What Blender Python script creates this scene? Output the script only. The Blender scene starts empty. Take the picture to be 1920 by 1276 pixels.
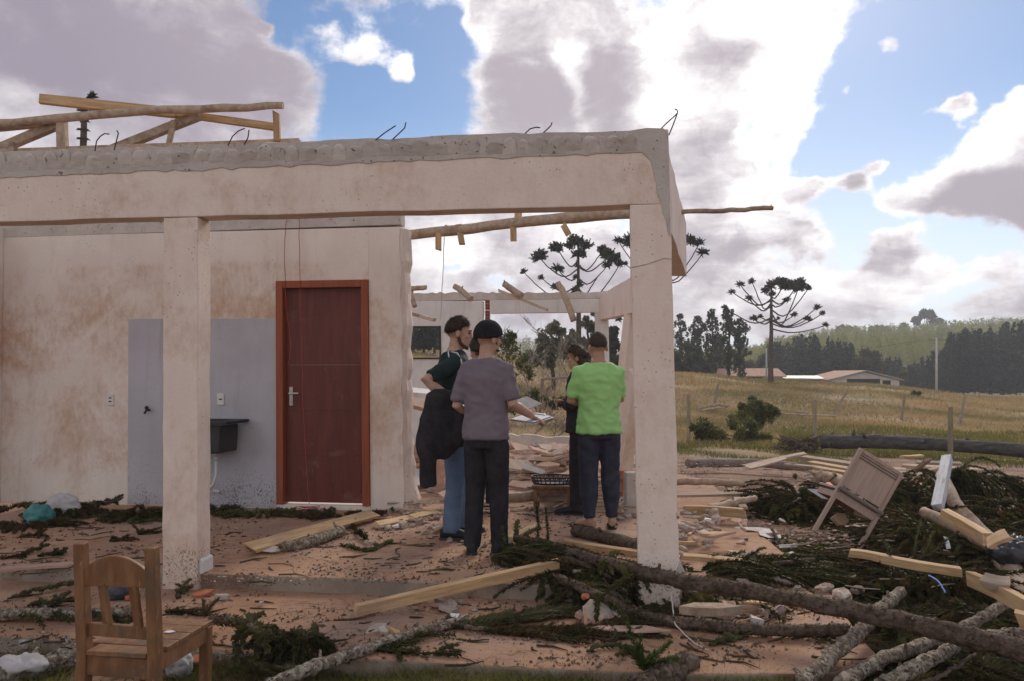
import bpy, math, random
import numpy as np
from mathutils import Vector, Matrix, noise

random.seed(11)
RNG = np.random.default_rng(11)
scn = bpy.context.scene
COL = scn.collection
R = math.radians

# ------------------------------------------------------------------ camera
FPX, HC = 1440.0, 1.35                      # focal length in photo pixels, eye height above the slab
PITCH = math.atan(62.0 / FPX)
CP, SP = math.cos(PITCH), math.sin(PITCH)
cam = bpy.data.objects.new('camera', bpy.data.cameras.new('camera'))
COL.objects.link(cam)
cam.location = (0, 0, HC)
cam.rotation_euler = (math.pi / 2 + PITCH, 0, 0)
cam.data.sensor_width = 36
cam.data.lens = 36 * FPX / 1920
cam.data.clip_start = 0.05
cam.data.clip_end = 5000
scn.camera = cam

def ray(px, py):
    a, b = px - 960, 638 - py
    return Vector((a, FPX * CP - b * SP, FPX * SP + b * CP))
def G(px, py, z):                           # survey: where the sight line meets the level z
    r = ray(px, py); t = (z - HC) / r.z
    return Vector((r.x * t, r.y * t, z))
def P(px, py, Y):                           # survey: the point at distance Y
    r = ray(px, py); t = Y / r.y
    return Vector((r.x * t, Y, HC + r.z * t))

# ------------------------------------------------------------------ world, sun, exposure
SUN_EL, SUN_AZ = R(33), R(19)               # behind the cloud to the upper right
world = bpy.data.worlds.new('World')
scn.world = world
world.use_nodes = True
SKY_STRENGTH = 0.056

class NT:
    """tiny helper to write node trees"""
    def __init__(s, nt):
        s.nt = nt; nt.nodes.clear()
    def n(s, typ, **kw):
        nd = s.nt.nodes.new(typ)
        for k, v in kw.items():
            if k == 'ins':
                for kk, vv in v.items(): s.put(nd.inputs[kk], vv)
            else: setattr(nd, k, v)
        return nd
    def put(s, sock, v):
        if isinstance(v, bpy.types.NodeSocket): s.nt.links.new(v, sock)
        elif v is not None:
            if isinstance(v, (tuple, list, Vector)) and len(v) == 3 and sock.type == 'RGBA': v = (*v, 1)
            sock.default_value = v
    def m(s, op, a, b=None, c=None, clamp=False):
        nd = s.n('ShaderNodeMath', operation=op, use_clamp=clamp)
        s.put(nd.inputs[0], a); s.put(nd.inputs[1], b); s.put(nd.inputs[2], c)
        return nd.outputs[0]
    def v(s, op, a, b=None, scale=None):
        nd = s.n('ShaderNodeVectorMath', operation=op)
        s.put(nd.inputs[0], a); s.put(nd.inputs[1], b)
        if scale is not None: s.put(nd.inputs['Scale'], scale)
        return nd.outputs['Value'] if op in ('LENGTH', 'DOT_PRODUCT', 'DISTANCE') else nd.outputs[0]
    def ss(s, x, a, b, lo=0.0, hi=1.0, typ='SMOOTHSTEP'):
        nd = s.n('ShaderNodeMapRange', interpolation_type=typ)
        for i, vv in enumerate((x, a, b, lo, hi)): s.put(nd.inputs[i], vv)
        return nd.outputs[0]
    def mix(s, f, a, b, blend='MIX'):
        nd = s.n('ShaderNodeMix', data_type='RGBA', blend_type=blend)
        s.put(nd.inputs[0], f); s.put(nd.inputs[6], a); s.put(nd.inputs[7], b)
        return nd.outputs[2]
    def noise(s, vec, scale, detail=5, rough=0.55, dist=0.0):
        nd = s.n('ShaderNodeTexNoise')
        s.put(nd.inputs['Vector'], vec); s.put(nd.inputs['Scale'], scale)
        s.put(nd.inputs['Detail'], detail); s.put(nd.inputs['Roughness'], rough); s.put(nd.inputs['Distortion'], dist)
        return nd.outputs['Fac']

def build_sky():
    t = NT(world.node_tree)
    sky = t.n('ShaderNodeTexSky', sky_type='NISHITA', sun_disc=False)
    sky.sun_elevation = SUN_EL; sky.sun_rotation = SUN_AZ
    sky.altitude = 900; sky.air_density = 1.0; sky.dust_density = 0.6; sky.ozone_density = 2.2
    d = t.v('NORMALIZE', t.n('ShaderNodeTexCoord').outputs['Generated'])
    sx = t.n('ShaderNodeSeparateXYZ'); t.put(sx.inputs[0], d)
    z = sx.outputs[2]
    # cloud sheets seen in perspective: coordinates on a plane overhead
    k = t.m('ADD', t.m('MAXIMUM', z, 0.0), 0.30)
    cv = t.n('ShaderNodeCombineXYZ')
    t.put(cv.inputs[0], t.m('DIVIDE', sx.outputs[0], k)); t.put(cv.inputs[1], t.m('DIVIDE', sx.outputs[1], k))
    t.put(cv.inputs[2], t.m('MULTIPLY', z, 2.0))
    cv = cv.outputs[0]
    wn = t.n('ShaderNodeTexNoise'); t.put(wn.inputs['Vector'], d); t.put(wn.inputs['Scale'], 7.0); t.put(wn.inputs['Detail'], 6); t.put(wn.inputs['Roughness'], .55)
    warp = t.v('SCALE', t.v('SUBTRACT', wn.outputs['Color'], (.5, .5, .5)), scale=0.10)
    wn2 = t.n('ShaderNodeTexNoise'); t.put(wn2.inputs['Vector'], d); t.put(wn2.inputs['Scale'], 24.0); t.put(wn2.inputs['Detail'], 5)
    warp2 = t.v('SCALE', t.v('SUBTRACT', wn2.outputs['Color'], (.5, .5, .5)), scale=0.022)
    dw = t.v('ADD', t.v('ADD', d, warp), warp2)
    fb = t.noise(cv, 8.0, 10, .60, .25)
    base_n = t.noise(cv, 2.1, 3, .5)
    D = t.m('MULTIPLY_ADD', base_n, 1.3, -0.40)
    blobs = [ # px, py, half width, half height, weight   (cloud masses and the blue gaps between them)
        (40, 70, 300, 170, .8), (300, 90, 240, 140, .85), (480, 165, 120, 65, .6), (150, 260, 170, 80, .55), (330, 250, 110, 40, .35), (0, 180, 130, 90, .5),
        (760, 170, 170, 130, -.9), (840, 30, 40, 50, -.5), (560, 25, 90, 50, -.7), (700, 250, 120, 40, -.5), (640, 170, 50, 60, -.4), (860, 60, 40, 60, -.3),
        (650, 62, 66, 28, .85), (738, 98, 20, 36, .95), (497, 36, 20, 11, .8), (640, 255, 40, 16, .35), (810, 245, 22, 12, .4), (560, 255, 50, 25, .3),
        (990, 190, 110, 90, .85), (960, 35, 120, 60, .6), (1100, 60, 110, 70, .6), (1110, 210, 80, 60, .6), (1050, 265, 130, 40, .5), (1170, 170, 60, 90, .5),
        (1390, 60, 130, 110, 1.0), (1420, 150, 120, 110, .9), (1300, 230, 110, 110, .9), (1480, 230, 65, 50, .9), (1400, 330, 90, 70, .8), (1520, 40, 60, 60, .5), (1290, 350, 70, 60, .6),
        (1415, 240, 34, 40, -1.3), (1640, 190, 130, 170, -.8), (1800, 90, 190, 130, -.85), (1550, 325, 90, 70, -.9), (1640, 420, 60, 26, -.5), (1600, 400, 60, 40, -.4), (1830, 455, 80, 26, -.7), (1830, 540, 60, 20, -.5), (1600, 470, 40, 30, -.4), (1800, 590, 90, 30, -.2), (1780, 420, 80, 16, -.4),
        (1668, 75, 32, 26, 1.7), (1805, 202, 28, 24, 1.5), (1595, 150, 20, 13, 1.6), (1650, 300, 26, 14, 1.3), (1740, 215, 26, 14, .9),
        (1850, 330, 105, 55, 1.0), (1905, 270, 60, 55, .7), (1770, 368, 75, 36, .7), (1890, 398, 80, 34, .6), (1680, 360, 40, 20, .7), (1600, 335, 40, 28, 1.6), (1510, 348, 38, 24, 1.7), (1905, 215, 30, 20, .5),
        (1575, 412, 15, 13, .6), (1400, 430, 120, 42, .7), (1330, 480, 90, 60, .7), (1500, 440, 60, 20, .45), (1540, 470, 50, 20, .4),
        (1685, 468, 56, 40, .95), (1640, 500, 50, 22, .45), (1755, 525, 50, 24, .55), (1600, 550, 90, 30, .5), (1480, 545, 90, 32, .5), (1880, 495, 40, 26, .6), (1870, 460, 40, 12, .45), (1890, 560, 80, 30, .5),
        (830, 480, 120, 80, .7), (960, 480, 110, 70, .7), (1090, 490, 110, 70, .7), (842, 515, 26, 13, -1.1), (930, 540, 34, 16, -1.1), (880, 420, 70, 20, .3), (1180, 520, 70, 60, .6),
        (1300, 580, 140, 50, .55), (1430, 610, 200, 30, .4), (1050, 590, 200, 40, .45), (1240, 400, 60, 60, .5), (700, 520, 120, 80, .5),
    ]
    for (px, py, rx, ry, w) in blobs:
        c = ray(px, py).normalized()
        q = t.v('MULTIPLY', t.v('SUBTRACT', dw, tuple(c)), (FPX / rx * .9, FPX / rx * .9, FPX / ry * .9))
        e = t.ss(t.v('LENGTH', q), 0.15, 1.35, w, 0.0)
        D = t.m('ADD', D, e)
    # puffs and wisps
    D = t.m('ADD', D, t.m('MULTIPLY_ADD', fb, 1.5, -0.75))
    fb2 = t.noise(d, 38.0, 6, .62, .2)
    D = t.m('ADD', D, t.m('MULTIPLY_ADD', fb2, 1.0, -0.50))
    alpha = t.ss(D, -0.08, 0.60)
    thick = t.ss(D, 0.30, 0.95)
    sd = (math.sin(SUN_AZ) * math.cos(SUN_EL), math.cos(SUN_AZ) * math.cos(SUN_EL), math.sin(SUN_EL))
    ds = t.v('DOT_PRODUCT', d, sd)
    near = t.ss(ds, 0.70, 0.97, 0, 1, 'LINEAR')
    anti = t.ss(ds, 0.45, -0.35)                       # clouds facing the sun are lit from the front
    W = t.m('ADD', t.m('MULTIPLY_ADD', t.noise(cv, 5.0, 9, .62, .3), 2.4, -1.2), t.m('MULTIPLY_ADD', t.noise(dw, 19.0, 7, .62, .3), 1.5, -.75))
    whites = [  # the sunlit parts of the clouds
        (1420, 40, 110, 80, .95), (1470, 150, 90, 70, .8), (1270, 190, 80, 70, .65), (1490, 235, 70, 50, .9), (1420, 330, 80, 80, .7), (1250, 60, 60, 60, .5), (1075, 140, 26, 60, 1.1), (940, 70, 30, 70, .4), (650, 58, 90, 40, .5), (738, 95, 30, 50, .6),
        (1350, 110, 80, 60, -.75), (1020, 200, 110, 110, -.5), (1160, 130, 70, 90, -.3), (1400, 300, 50, 30, -.3),
        (1790, 290, 110, 45, .9), (1870, 240, 60, 40, .8), (1700, 350, 60, 30, .6), (1870, 370, 110, 45, -.8), (1700, 440, 60, 35, .5), (1680, 485, 50, 25, -.5),
        (1450, 420, 120, 30, .6), (1330, 470, 100, 40, -.35), (1540, 450, 40, 20, .6), (830, 460, 90, 60, .6), (800, 520, 70, 50, .6), (950, 500, 110, 60, .45), (1110, 430, 110, 50, .45), (1600, 540, 130, 50, .6), (1480, 520, 90, 40, .4), (1760, 520, 70, 40, .5), (1250, 500, 60, 60, .3), (1300, 580, 150, 40, .4), (1880, 490, 70, 40, .5),
        (200, 80, 300, 110, -.5), (520, 170, 120, 60, -.35), (60, 230, 160, 60, .45), (280, 260, 140, 50, .25), (0, 200, 60, 60, .3),
    ]
    for (px, py, rx, ry, w) in whites:
        c = ray(px, py).normalized()
        q = t.v('MULTIPLY', t.v('SUBTRACT', dw, tuple(c)), (FPX / rx * .9, FPX / rx * .9, FPX / ry * .9))
        W = t.m('ADD', W, t.ss(t.v('LENGTH', q), 0.15, 1.35, w, 0.0))
    thin = t.m('SUBTRACT', 1.0, thick)
    lit = t.m('ADD', t.m('MULTIPLY', thin, t.m('MULTIPLY_ADD', near, .55, .06)), W)
    lit = t.ss(lit, -.55, 1.55)
    dark = t.mix(near, (.20, .176, .215), (.29, .258, .285))
    white = t.mix(near, (.52, .495, .51), (.95, .925, .91))
    cl = t.mix(lit, dark, white)
    cl = t.mix(anti, cl, t.mix(lit, (.74, .68, .62), (1.08, .99, .89)))
    # thin milky veil low over the horizon
    hs = t.n('ShaderNodeHueSaturation', ins={'Saturation': 1.2, 'Value': 1.02, 'Color': sky.outputs[0]})
    sky_lin = t.mix(1.0, hs.outputs[0], (SKY_STRENGTH,) * 3, 'MULTIPLY')
    veil = t.ss(z, 0.0, 0.34, 0.78, 0.03)
    base = t.mix(veil, sky_lin, t.mix(near, (.50, .55, .66), (.72, .74, .80)))
    col = t.mix(alpha, base, cl)
    below = t.ss(z, -0.02, 0.0)
    col = t.mix(below, (.18, .16, .12), col)
    inv = 1.0 / SKY_STRENGTH
    col = t.mix(1.0, col, (inv, inv, inv), 'MULTIPLY')
    bg = t.n('ShaderNodeBackground', ins={'Color': col, 'Strength': SKY_STRENGTH})
    out = t.n('ShaderNodeOutputWorld'); t.put(out.inputs[0], bg.outputs[0])
build_sky()
world.cycles.sampling_method = 'MANUAL'
world.cycles.sample_map_resolution = 512

sun = bpy.data.lights.new('sun', 'SUN')
sun.energy = 1.35; sun.angle = R(18); sun.color = (1, .90, .76)
sun_o = bpy.data.objects.new('sun', sun); COL.objects.link(sun_o)
sun_o.rotation_euler = (math.pi / 2 - SUN_EL, 0, math.pi - SUN_AZ)
scn.view_settings.view_transform = 'Standard'
scn.view_settings.look = 'None'
scn.view_settings.exposure = 0.88
scn.view_settings.gamma = 1.0
scn.view_settings.use_curve_mapping = False
scn.cycles.max_bounces = 6
scn.cycles.diffuse_bounces = 3
scn.cycles.use_denoising = True

# ------------------------------------------------------------------ materials
def material(name, c1, c2, scale=6, stretch=(1, 1, 1), detail=6, rough=.85, bump=.15, bscale=None, contrast=(.35, .65),
             c3=None, s3=2.0, t3=(.5, .65), c4=None, s4=60, t4=(.66, .7), vary=.18, spec=.3, coords='Object', extra=None, translucent=0):
    m = bpy.data.materials.new(name); m.use_nodes = True
    t = NT(m.node_tree)
    tc = t.n('ShaderNodeTexCoord').outputs[coords]
    oi = t.n('ShaderNodeObjectInfo')
    off = t.v('SCALE', (7.3, 3.1, 5.7), scale=oi.outputs['Random'])
    vec = t.v('ADD', tc, off)
    sv = t.v('MULTIPLY', vec, stretch)
    n1 = t.noise(sv, scale, detail, .6)
    col = t.mix(t.ss(n1, contrast[0], contrast[1]), c1, c2)
    if c3: col = t.mix(t.ss(t.noise(vec, s3, 5, .6, .4), *t3), col, c3)
    if c4: col = t.mix(t.ss(t.noise(sv, s4, 3, .5), *t4), col, c4)
    if extra: col = extra(t, col, vec, tc)
    if vary:
        hv = t.n('ShaderNodeHueSaturation'); t.put(hv.inputs['Value'], t.ss(oi.outputs['Random'], 0, 1, 1 - vary, 1 + vary, 'LINEAR')); t.put(hv.inputs['Color'], col)
        col = hv.outputs[0]
    b = t.n('ShaderNodeBsdfPrincipled')
    t.put(b.inputs['Base Color'], col); t.put(b.inputs['Roughness'], rough); t.put(b.inputs['Specular IOR Level'], spec)
    if bump:
        bp = t.n('ShaderNodeBump'); t.put(bp.inputs['Strength'], bump); t.put(bp.inputs['Distance'], .02)
        t.put(bp.inputs['Height'], t.noise(sv, bscale or scale * 4, 6, .65)); t.put(b.inputs['Normal'], bp.outputs[0])
    sh = b.outputs[0]
    if translucent:
        tr = t.n('ShaderNodeBsdfTranslucent'); t.put(tr.inputs['Color'], t.mix(1.0, col, (1.3, 1.25, .85), 'MULTIPLY'))
        mx = t.n('ShaderNodeMixShader'); t.put(mx.inputs[0], translucent); t.put(mx.inputs[1], sh); t.put(mx.inputs[2], tr.outputs[0]); sh = mx.outputs[0]
    o = t.n('ShaderNodeOutputMaterial'); t.put(o.inputs[0], sh)
    return m

def plaster_extra(dust, amount, lo, hi, streak=.35, specks=True, zbands=None, splash=None):
    """wind-blown red dust, rain streaks and mud specks on painted render"""
    def f(t, col, vec, tc):
        big = t.noise(vec, 1.1, 8, .66, .5)
        fine = t.noise(t.v('MULTIPLY', vec, (1, 1, .6)), 17.0, 8, .68)
        mk = t.m('ADD', t.m('MULTIPLY', big, .66), t.m('MULTIPLY', fine, .34))
        if zbands:
            sp = t.n('ShaderNodeSeparateXYZ'); t.put(sp.inputs[0], tc)
            for (z0, z1, w) in zbands:
                mid, h = (z0 + z1) / 2, (z1 - z0) / 2
                dz = t.m('ABSOLUTE', t.m('SUBTRACT', sp.outputs[2], mid))
                mk = t.m('ADD', mk, t.ss(dz, h * .3, h * 1.3, w, 0.0))
        k = t.m('MULTIPLY', t.ss(mk, lo, hi), amount)
        col = t.mix(k, col, dust)
        st = t.noise(t.v('MULTIPLY', vec, (8, 8, .8)), 1.0, 5, .6)
        col = t.mix(t.ss(st, .52, .74, 0, streak), col, tuple(c * .62 for c in dust))
        if specks:
            vo = t.n('ShaderNodeTexVoronoi'); t.put(vo.inputs['Vector'], vec); t.put(vo.inputs['Scale'], 26)
            msk = t.ss(t.noise(vec, 2.7, 3), .48, .62)
            s = t.m('MULTIPLY', t.ss(vo.outputs['Distance'], .10, .17, 1, 0), msk)
            col = t.mix(t.m('MULTIPLY', s, .55), col, (.13, .09, .07))
            vo2 = t.n('ShaderNodeTexVoronoi'); t.put(vo2.inputs['Vector'], vec); t.put(vo2.inputs['Scale'], 75)
            s2 = t.ss(vo2.outputs['Distance'], .08, .16, .45, 0)
            col = t.mix(t.m('MULTIPLY', s2, t.ss(t.noise(vec, 4.1, 3), .45, .65)), col, (.2, .13, .1))
        if splash:                            # mud thrown up from the ground
            sp = t.n('ShaderNodeSeparateXYZ'); t.put(sp.inputs[0], tc)
            zf = t.ss(sp.outputs[2], .05, splash, .10, -.12)
            s = t.ss(t.m('ADD', t.noise(t.v('MULTIPLY', vec, (1, 1, .8)), 70.0, 4, .7, .6), t.m('ADD', zf, t.m('MULTIPLY_ADD', t.noise(vec, 3.0, 4), .30, -.15))), .635, .69)
            col = t.mix(t.m('MULTIPLY', s, .75), col, (.11, .085, .07))
        return col
    return f

DUST = (.53, .305, .18)
M = {}
M['plaster'] = material('painted_render', (.79, .65, .555), (.83, .70, .605), 3, rough=.9, bump=.25, bscale=40, vary=0,
                        extra=plaster_extra((.56, .37, .25), .75, .46, .70, .10, splash=.35))
M['plaster_wall'] = material('dusty_wall_render', (.77, .665, .585), (.82, .725, .645), 2.5, rough=.9, bump=.18, bscale=40, vary=0,
                             extra=plaster_extra(DUST, .85, .44, .72, .16, zbands=[(1.35, 2.25, .09), (.55, 1.45, .05), (2.5, 3.0, -.3), (-.2, .4, -.08)]))
M['plaster_white'] = material('white_render', (.66, .63, .60), (.74, .71, .68), 2.5, rough=.9, bump=.15, bscale=40, vary=.06,
                              extra=plaster_extra((.45, .33, .25), .5, .52, .75, .2, specks=False))
M['cement'] = material('grey_cement', (.51, .445, .395), (.61, .54, .485), 5, rough=.95, bump=.5, bscale=30, vary=.08, c4=(.2, .18, .16), s4=30)
M['step'] = material('step_cement', (.26, .21, .165), (.35, .29, .23), 4, rough=.95, bump=.4, bscale=25, vary=.05, c3=(.2, .13, .09))
M['panel'] = material('blue_grey_wall_paint', (.44, .42, .45), (.50, .48, .51), 2, rough=.6, bump=.05, vary=0,
                      extra=plaster_extra((.34, .27, .23), .35, .5, .8, .25, splash=1.1))
M['brick'] = material('hollow_brick', (.34, .13, .075), (.44, .20, .12), 9, rough=.95, bump=.3)
M['brick_pale'] = material('dusty_brick', (.42, .26, .18), (.5, .34, .25), 9, rough=.95, bump=.3)
M['door'] = material('mahogany_door', (.115, .028, .02), (.155, .037, .026), 3, (6, 6, .5), rough=.42, bump=.05, vary=0, spec=.4, c3=(.26, .15, .11), s3=3.0, t3=(.56, .85), c4=(.30, .2, .15), s4=40, t4=(.68, .76))
M['doorframe'] = material('orange_brown_door_frame', (.26, .068, .03), (.33, .09, .042), 3, (8, 8, .6), rough=.5, bump=.05, vary=.03)
M['metal'] = material('brushed_metal', (.5, .47, .43), (.6, .57, .53), 20, rough=.35, bump=0, vary=0, spec=.6)
M['black_plastic'] = material('dark_plastic', (.035, .032, .034), (.05, .046, .05), 8, rough=.5, bump=.05, vary=.1)
M['white_plastic'] = material('white_plastic', (.66, .63, .60), (.74, .71, .68), 8, rough=.5, bump=.02, vary=.05)
M['shade_black'] = material('painted_recess_shade', (.012, .011, .01), (.02, .018, .016), 8, bump=0)  # near-black colour in place of the shade inside doorways and grooves
M['raw_wood'] = material('raw_pine_lumber', (.44, .27, .135), (.60, .41, .225), 4, (.9, 9, 9), rough=.8, bump=.2, vary=.16, c3=(.36, .25, .17), t3=(.5, .72), c4=(.24, .13, .06), s4=3, t4=(.68, .74))
M['pale_wood'] = material('weathered_pine', (.40, .29, .21), (.52, .40, .30), 4, (.9, 9, 9), rough=.85, bump=.25, vary=.2, c3=(.30, .20, .14), t3=(.5, .7))
M['pole_wood'] = material('peeled_pole_wood', (.38, .27, .19), (.50, .385, .285), 3, (7, 7, 7), rough=.85, bump=.25, vary=.12, c3=(.27, .18, .12), s3=5, t3=(.5, .7), c4=(.16, .1, .065), s4=14, t4=(.66, .72))
M['grey_wood'] = material('grey_old_wood', (.24, .19, .155), (.34, .28, .235), 4, (.9, 6, 6), rough=.9, bump=.3, vary=.2)
M['chair_wood'] = material('worn_varnished_wood', (.17, .08, .036), (.26, .135, .064), 3.5, (5, 5, 1.5), rough=.5, bump=.15, vary=.10, c3=(.13, .085, .05), s3=6, t3=(.5, .7), c4=(.34, .22, .13), s4=9, t4=(.62, .75), spec=.35)
M['beige_wood'] = material('beige_laminate', (.40, .28, .22), (.46, .335, .27), 3, (14, 14, 1), rough=.55, bump=.08, vary=.05)
M['bark'] = material('dark_scaly_bark', (.085, .058, .042), (.19, .135, .10), 26, rough=.95, bump=.9, bscale=60, vary=.15, c3=(.24, .18, .13), s3=9, t3=(.55, .7))
M['lichen_bark'] = material('lichen_bark', (.15, .105, .075), (.26, .195, .145), 40, rough=.95, bump=.9, bscale=60, vary=.1, c3=(.40, .36, .28), s3=34, t3=(.46, .60), c4=(.05, .035, .025), s4=55, t4=(.58, .66))
M['tree_bark'] = material('tree_bark', (.06, .045, .035), (.12, .09, .07), 6, rough=.95, bump=.5, vary=.15)
M['needles'] = material('araucaria_needles', (.058, .057, .025), (.125, .118, .05), 7, rough=.6, bump=0, vary=.2, c3=(.13, .10, .042), s3=2.5, t3=(.56, .75), spec=.3, translucent=0.25)
M['needles_light'] = material('fresh_needles', (.05, .085, .022), (.12, .165, .045), 9, rough=.6, bump=0, vary=.15, translucent=0.4)
M['needles_brown'] = material('dry_needles', (.07, .048, .024), (.12, .085, .04), 9, rough=.8, bump=0, vary=.2, c3=(.045, .055, .02), s3=6, translucent=0.25)
M['tuft'] = material('crown_tufts', (.055, .062, .05), (.10, .108, .085), 1.5, rough=.7, bump=0, vary=.2, translucent=0.25)
M['leaf_dark'] = material('dark_foliage', (.045, .055, .034), (.085, .095, .058), .8, rough=.7, bump=0, vary=.2, translucent=0.4)
M['leaf_mid'] = material('mid_foliage', (.075, .085, .032), (.13, .13, .055), .8, rough=.7, bump=0, vary=.2, translucent=0.4)
M['leaf_plantation'] = material('plantation_foliage', (.14, .165, .03), (.26, .26, .06), .12, rough=.7, bump=0, vary=.1, translucent=0.4)
M['leaf_pine'] = material('pine_stand_foliage', (.015, .027, .019), (.032, .048, .033), .2, rough=.8, bump=0, vary=.1, translucent=0.25)
M['leaf_veiled'] = material('veiled_foliage', (.12, .115, .08), (.19, .175, .12), .8, rough=.8, bump=0, vary=.15, translucent=.35)  # lightened and greyed: the lens veil over this foliage is in its colour
M['trunk_dark'] = material('charcoal_trunk', (.06, .052, .05), (.12, .105, .10), 3, (1, 4, 4), rough=.95, bump=.5, vary=0)
M['twig'] = material('bare_twigs', (.24, .19, .145), (.36, .29, .225), 3, rough=.9, bump=0, vary=.15)
M['dry_grass'] = material('dry_grass_blades', (.34, .235, .135), (.46, .34, .205), .25, rough=.8, bump=0, vary=0, c3=(.21, .175, .085), s3=.11, t3=(.43, .62), translucent=0.4)
M['green_grass'] = material('green_grass_blades', (.09, .098, .026), (.19, .185, .058), 1.2, rough=.8, bump=0, vary=0, translucent=0.4)
M['litter'] = material('needle_litter', (.075, .045, .03), (.15, .09, .06), 30, rough=.95, bump=0, vary=0)
M['chips'] = material('rubble_chips', (.30, .21, .16), (.48, .40, .34), 18, rough=.95, bump=.2, vary=.15)
M['rubble'] = material('dusty_rubble', (.33, .25, .20), (.50, .43, .37), 7, rough=.95, bump=.4, vary=.22, c3=(.36, .2, .13), s3=4, t3=(.5, .65))
M['board'] = material('dusty_pink_board', (.42, .26, .19), (.52, .355, .28), 4, rough=.9, bump=.15, vary=.2)
M['terracotta'] = material('terracotta', (.50, .15, .07), (.58, .22, .12), 9, rough=.85, bump=.15, vary=.12)
M['roof_tile'] = material('faded_roof_tiles', (.40, .22, .15), (.50, .31, .23), 2, rough=.9, bump=.2, vary=.1)
M['farm_wall'] = material('farm_wall_paint', (.55, .48, .42), (.63, .56, .50), 1, rough=.9, bump=0, vary=.05)
M['sheet'] = material('pale_sheet_metal', (.24, .23, .24), (.29, .28, .29), 1, rough=.5, bump=0, vary=.05)
M['concrete_pole'] = material('concrete_pole', (.45, .43, .42), (.54, .52, .5), 1, rough=.9, bump=0, vary=.1)
M['post'] = material('fence_post_wood', (.22, .175, .12), (.32, .26, .185), 3, (4, 4, 1), rough=.95, bump=.3, vary=.2)
M['steel'] = material('rusty_rebar', (.06, .045, .04), (.1, .07, .06), 20, rough=.8, bump=0, vary=.1)
M['cord_red'] = material('red_string', (.35, .05, .045), (.42, .08, .06), 9, bump=0, vary=.05)
M['cord_blue'] = material('blue_cord', (.12, .26, .62), (.16, .32, .7), 9, bump=0, vary=.0)
M['wire_pale'] = material('pale_wire', (.5, .47, .43), (.6, .56, .52), 9, bump=0, vary=.05)
M['cloth_white'] = material('dirty_white_sheet', (.40, .37, .36), (.52, .49, .48), 6, rough=.7, bump=.2, vary=.08, c3=(.35, .3, .27), s3=5, t3=(.55, .75))
M['teal_bag'] = material('teal_plastic_bag', (.05, .19, .18), (.09, .27, .25), 9, rough=.45, bump=.3, vary=0)
M['dark_sheet'] = material('dark_plastic_sheet', (.05, .05, .06), (.12, .115, .125), 9, rough=.35, bump=.2, vary=.1)
M['white_timber'] = material('white_painted_timber', (.52, .51, .52), (.66, .65, .66), 4, (.9, 7, 7), rough=.7, bump=.2, vary=.0, c4=(.3, .25, .22), s4=5, t4=(.62, .7))
M['red_plastic'] = material('red_plastic', (.60, .10, .05), (.66, .14, .07), 5, rough=.5, bump=0, vary=.05)
# people
M['skin'] = material('skin', (.47, .28, .20), (.53, .33, .24), 14, rough=.55, bump=.03, vary=.05)
M['skin_dark'] = material('tanned_skin', (.42, .235, .155), (.47, .27, .185), 14, rough=.55, bump=.03, vary=.03)
M['hair'] = material('dark_brown_hair', (.025, .016, .011), (.05, .032, .022), 40, (1, 1, .4), rough=.6, bump=.5, bscale=120, vary=.1)
M['stubble'] = material('cropped_hair', (.05, .034, .026), (.085, .058, .043), 90, rough=.8, bump=.4, bscale=200, vary=.0)
M['hair_brown'] = material('brown_hair', (.055, .030, .018), (.10, .055, .033), 40, (1, 1, .3), rough=.5, bump=.5, bscale=120, vary=0)
M['beanie'] = material('black_knit', (.013, .012, .014), (.022, .020, .023), 60, rough=.95, bump=.5, bscale=150, vary=0)
M['shirt_dark'] = material('dark_green_polo', (.012, .026, .024), (.018, .036, .033), 12, rough=.85, bump=.1, vary=0)
M['shirt_grey'] = material('mauve_grey_cotton', (.185, .15, .175), (.20, .165, .19), 18, rough=.9, bump=.12, bscale=120, vary=0)
M['shirt_green'] = material('bright_green_cotton', (.34, .64, .22), (.38, .69, .25), 8, rough=.85, bump=.1, bscale=120, vary=0)
M['black_cloth'] = material('black_cloth', (.020, .017, .021), (.034, .029, .034), 14, rough=.9, bump=.15, vary=.1)
M['navy_cloth'] = material('navy_track_cloth', (.026, .029, .048), (.042, .045, .068), 14, rough=.8, bump=.1, vary=0)
M['denim'] = material('blue_denim', (.085, .135, .22), (.16, .225, .33), 4, rough=.9, bump=.25, bscale=160, vary=0, contrast=(.3, .7))
M['shoe'] = material('black_shoe', (.012, .012, .013), (.022, .021, .022), 14, rough=.6, bump=.1, vary=0)
M['sole'] = material('pale_sole', (.4, .38, .36), (.5, .48, .46), 14, rough=.7, bump=0, vary=0)
M['lanyard'] = material('lanyard_blue', (.06, .08, .2), (.5, .5, .55), 60, rough=.6, bump=0, vary=0, contrast=(.5, .52))
M['white_cloth'] = material('white_piping', (.6, .6, .6), (.68, .68, .68), 9, bump=0, vary=0)
M['clip'] = material('lilac_clipboard', (.40, .35, .48), (.46, .41, .55), 5, rough=.5, bump=0, vary=0)
M['paper'] = material('paper', (.66, .65, .66), (.74, .73, .74), 5, rough=.8, bump=.02, vary=.03)

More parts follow.
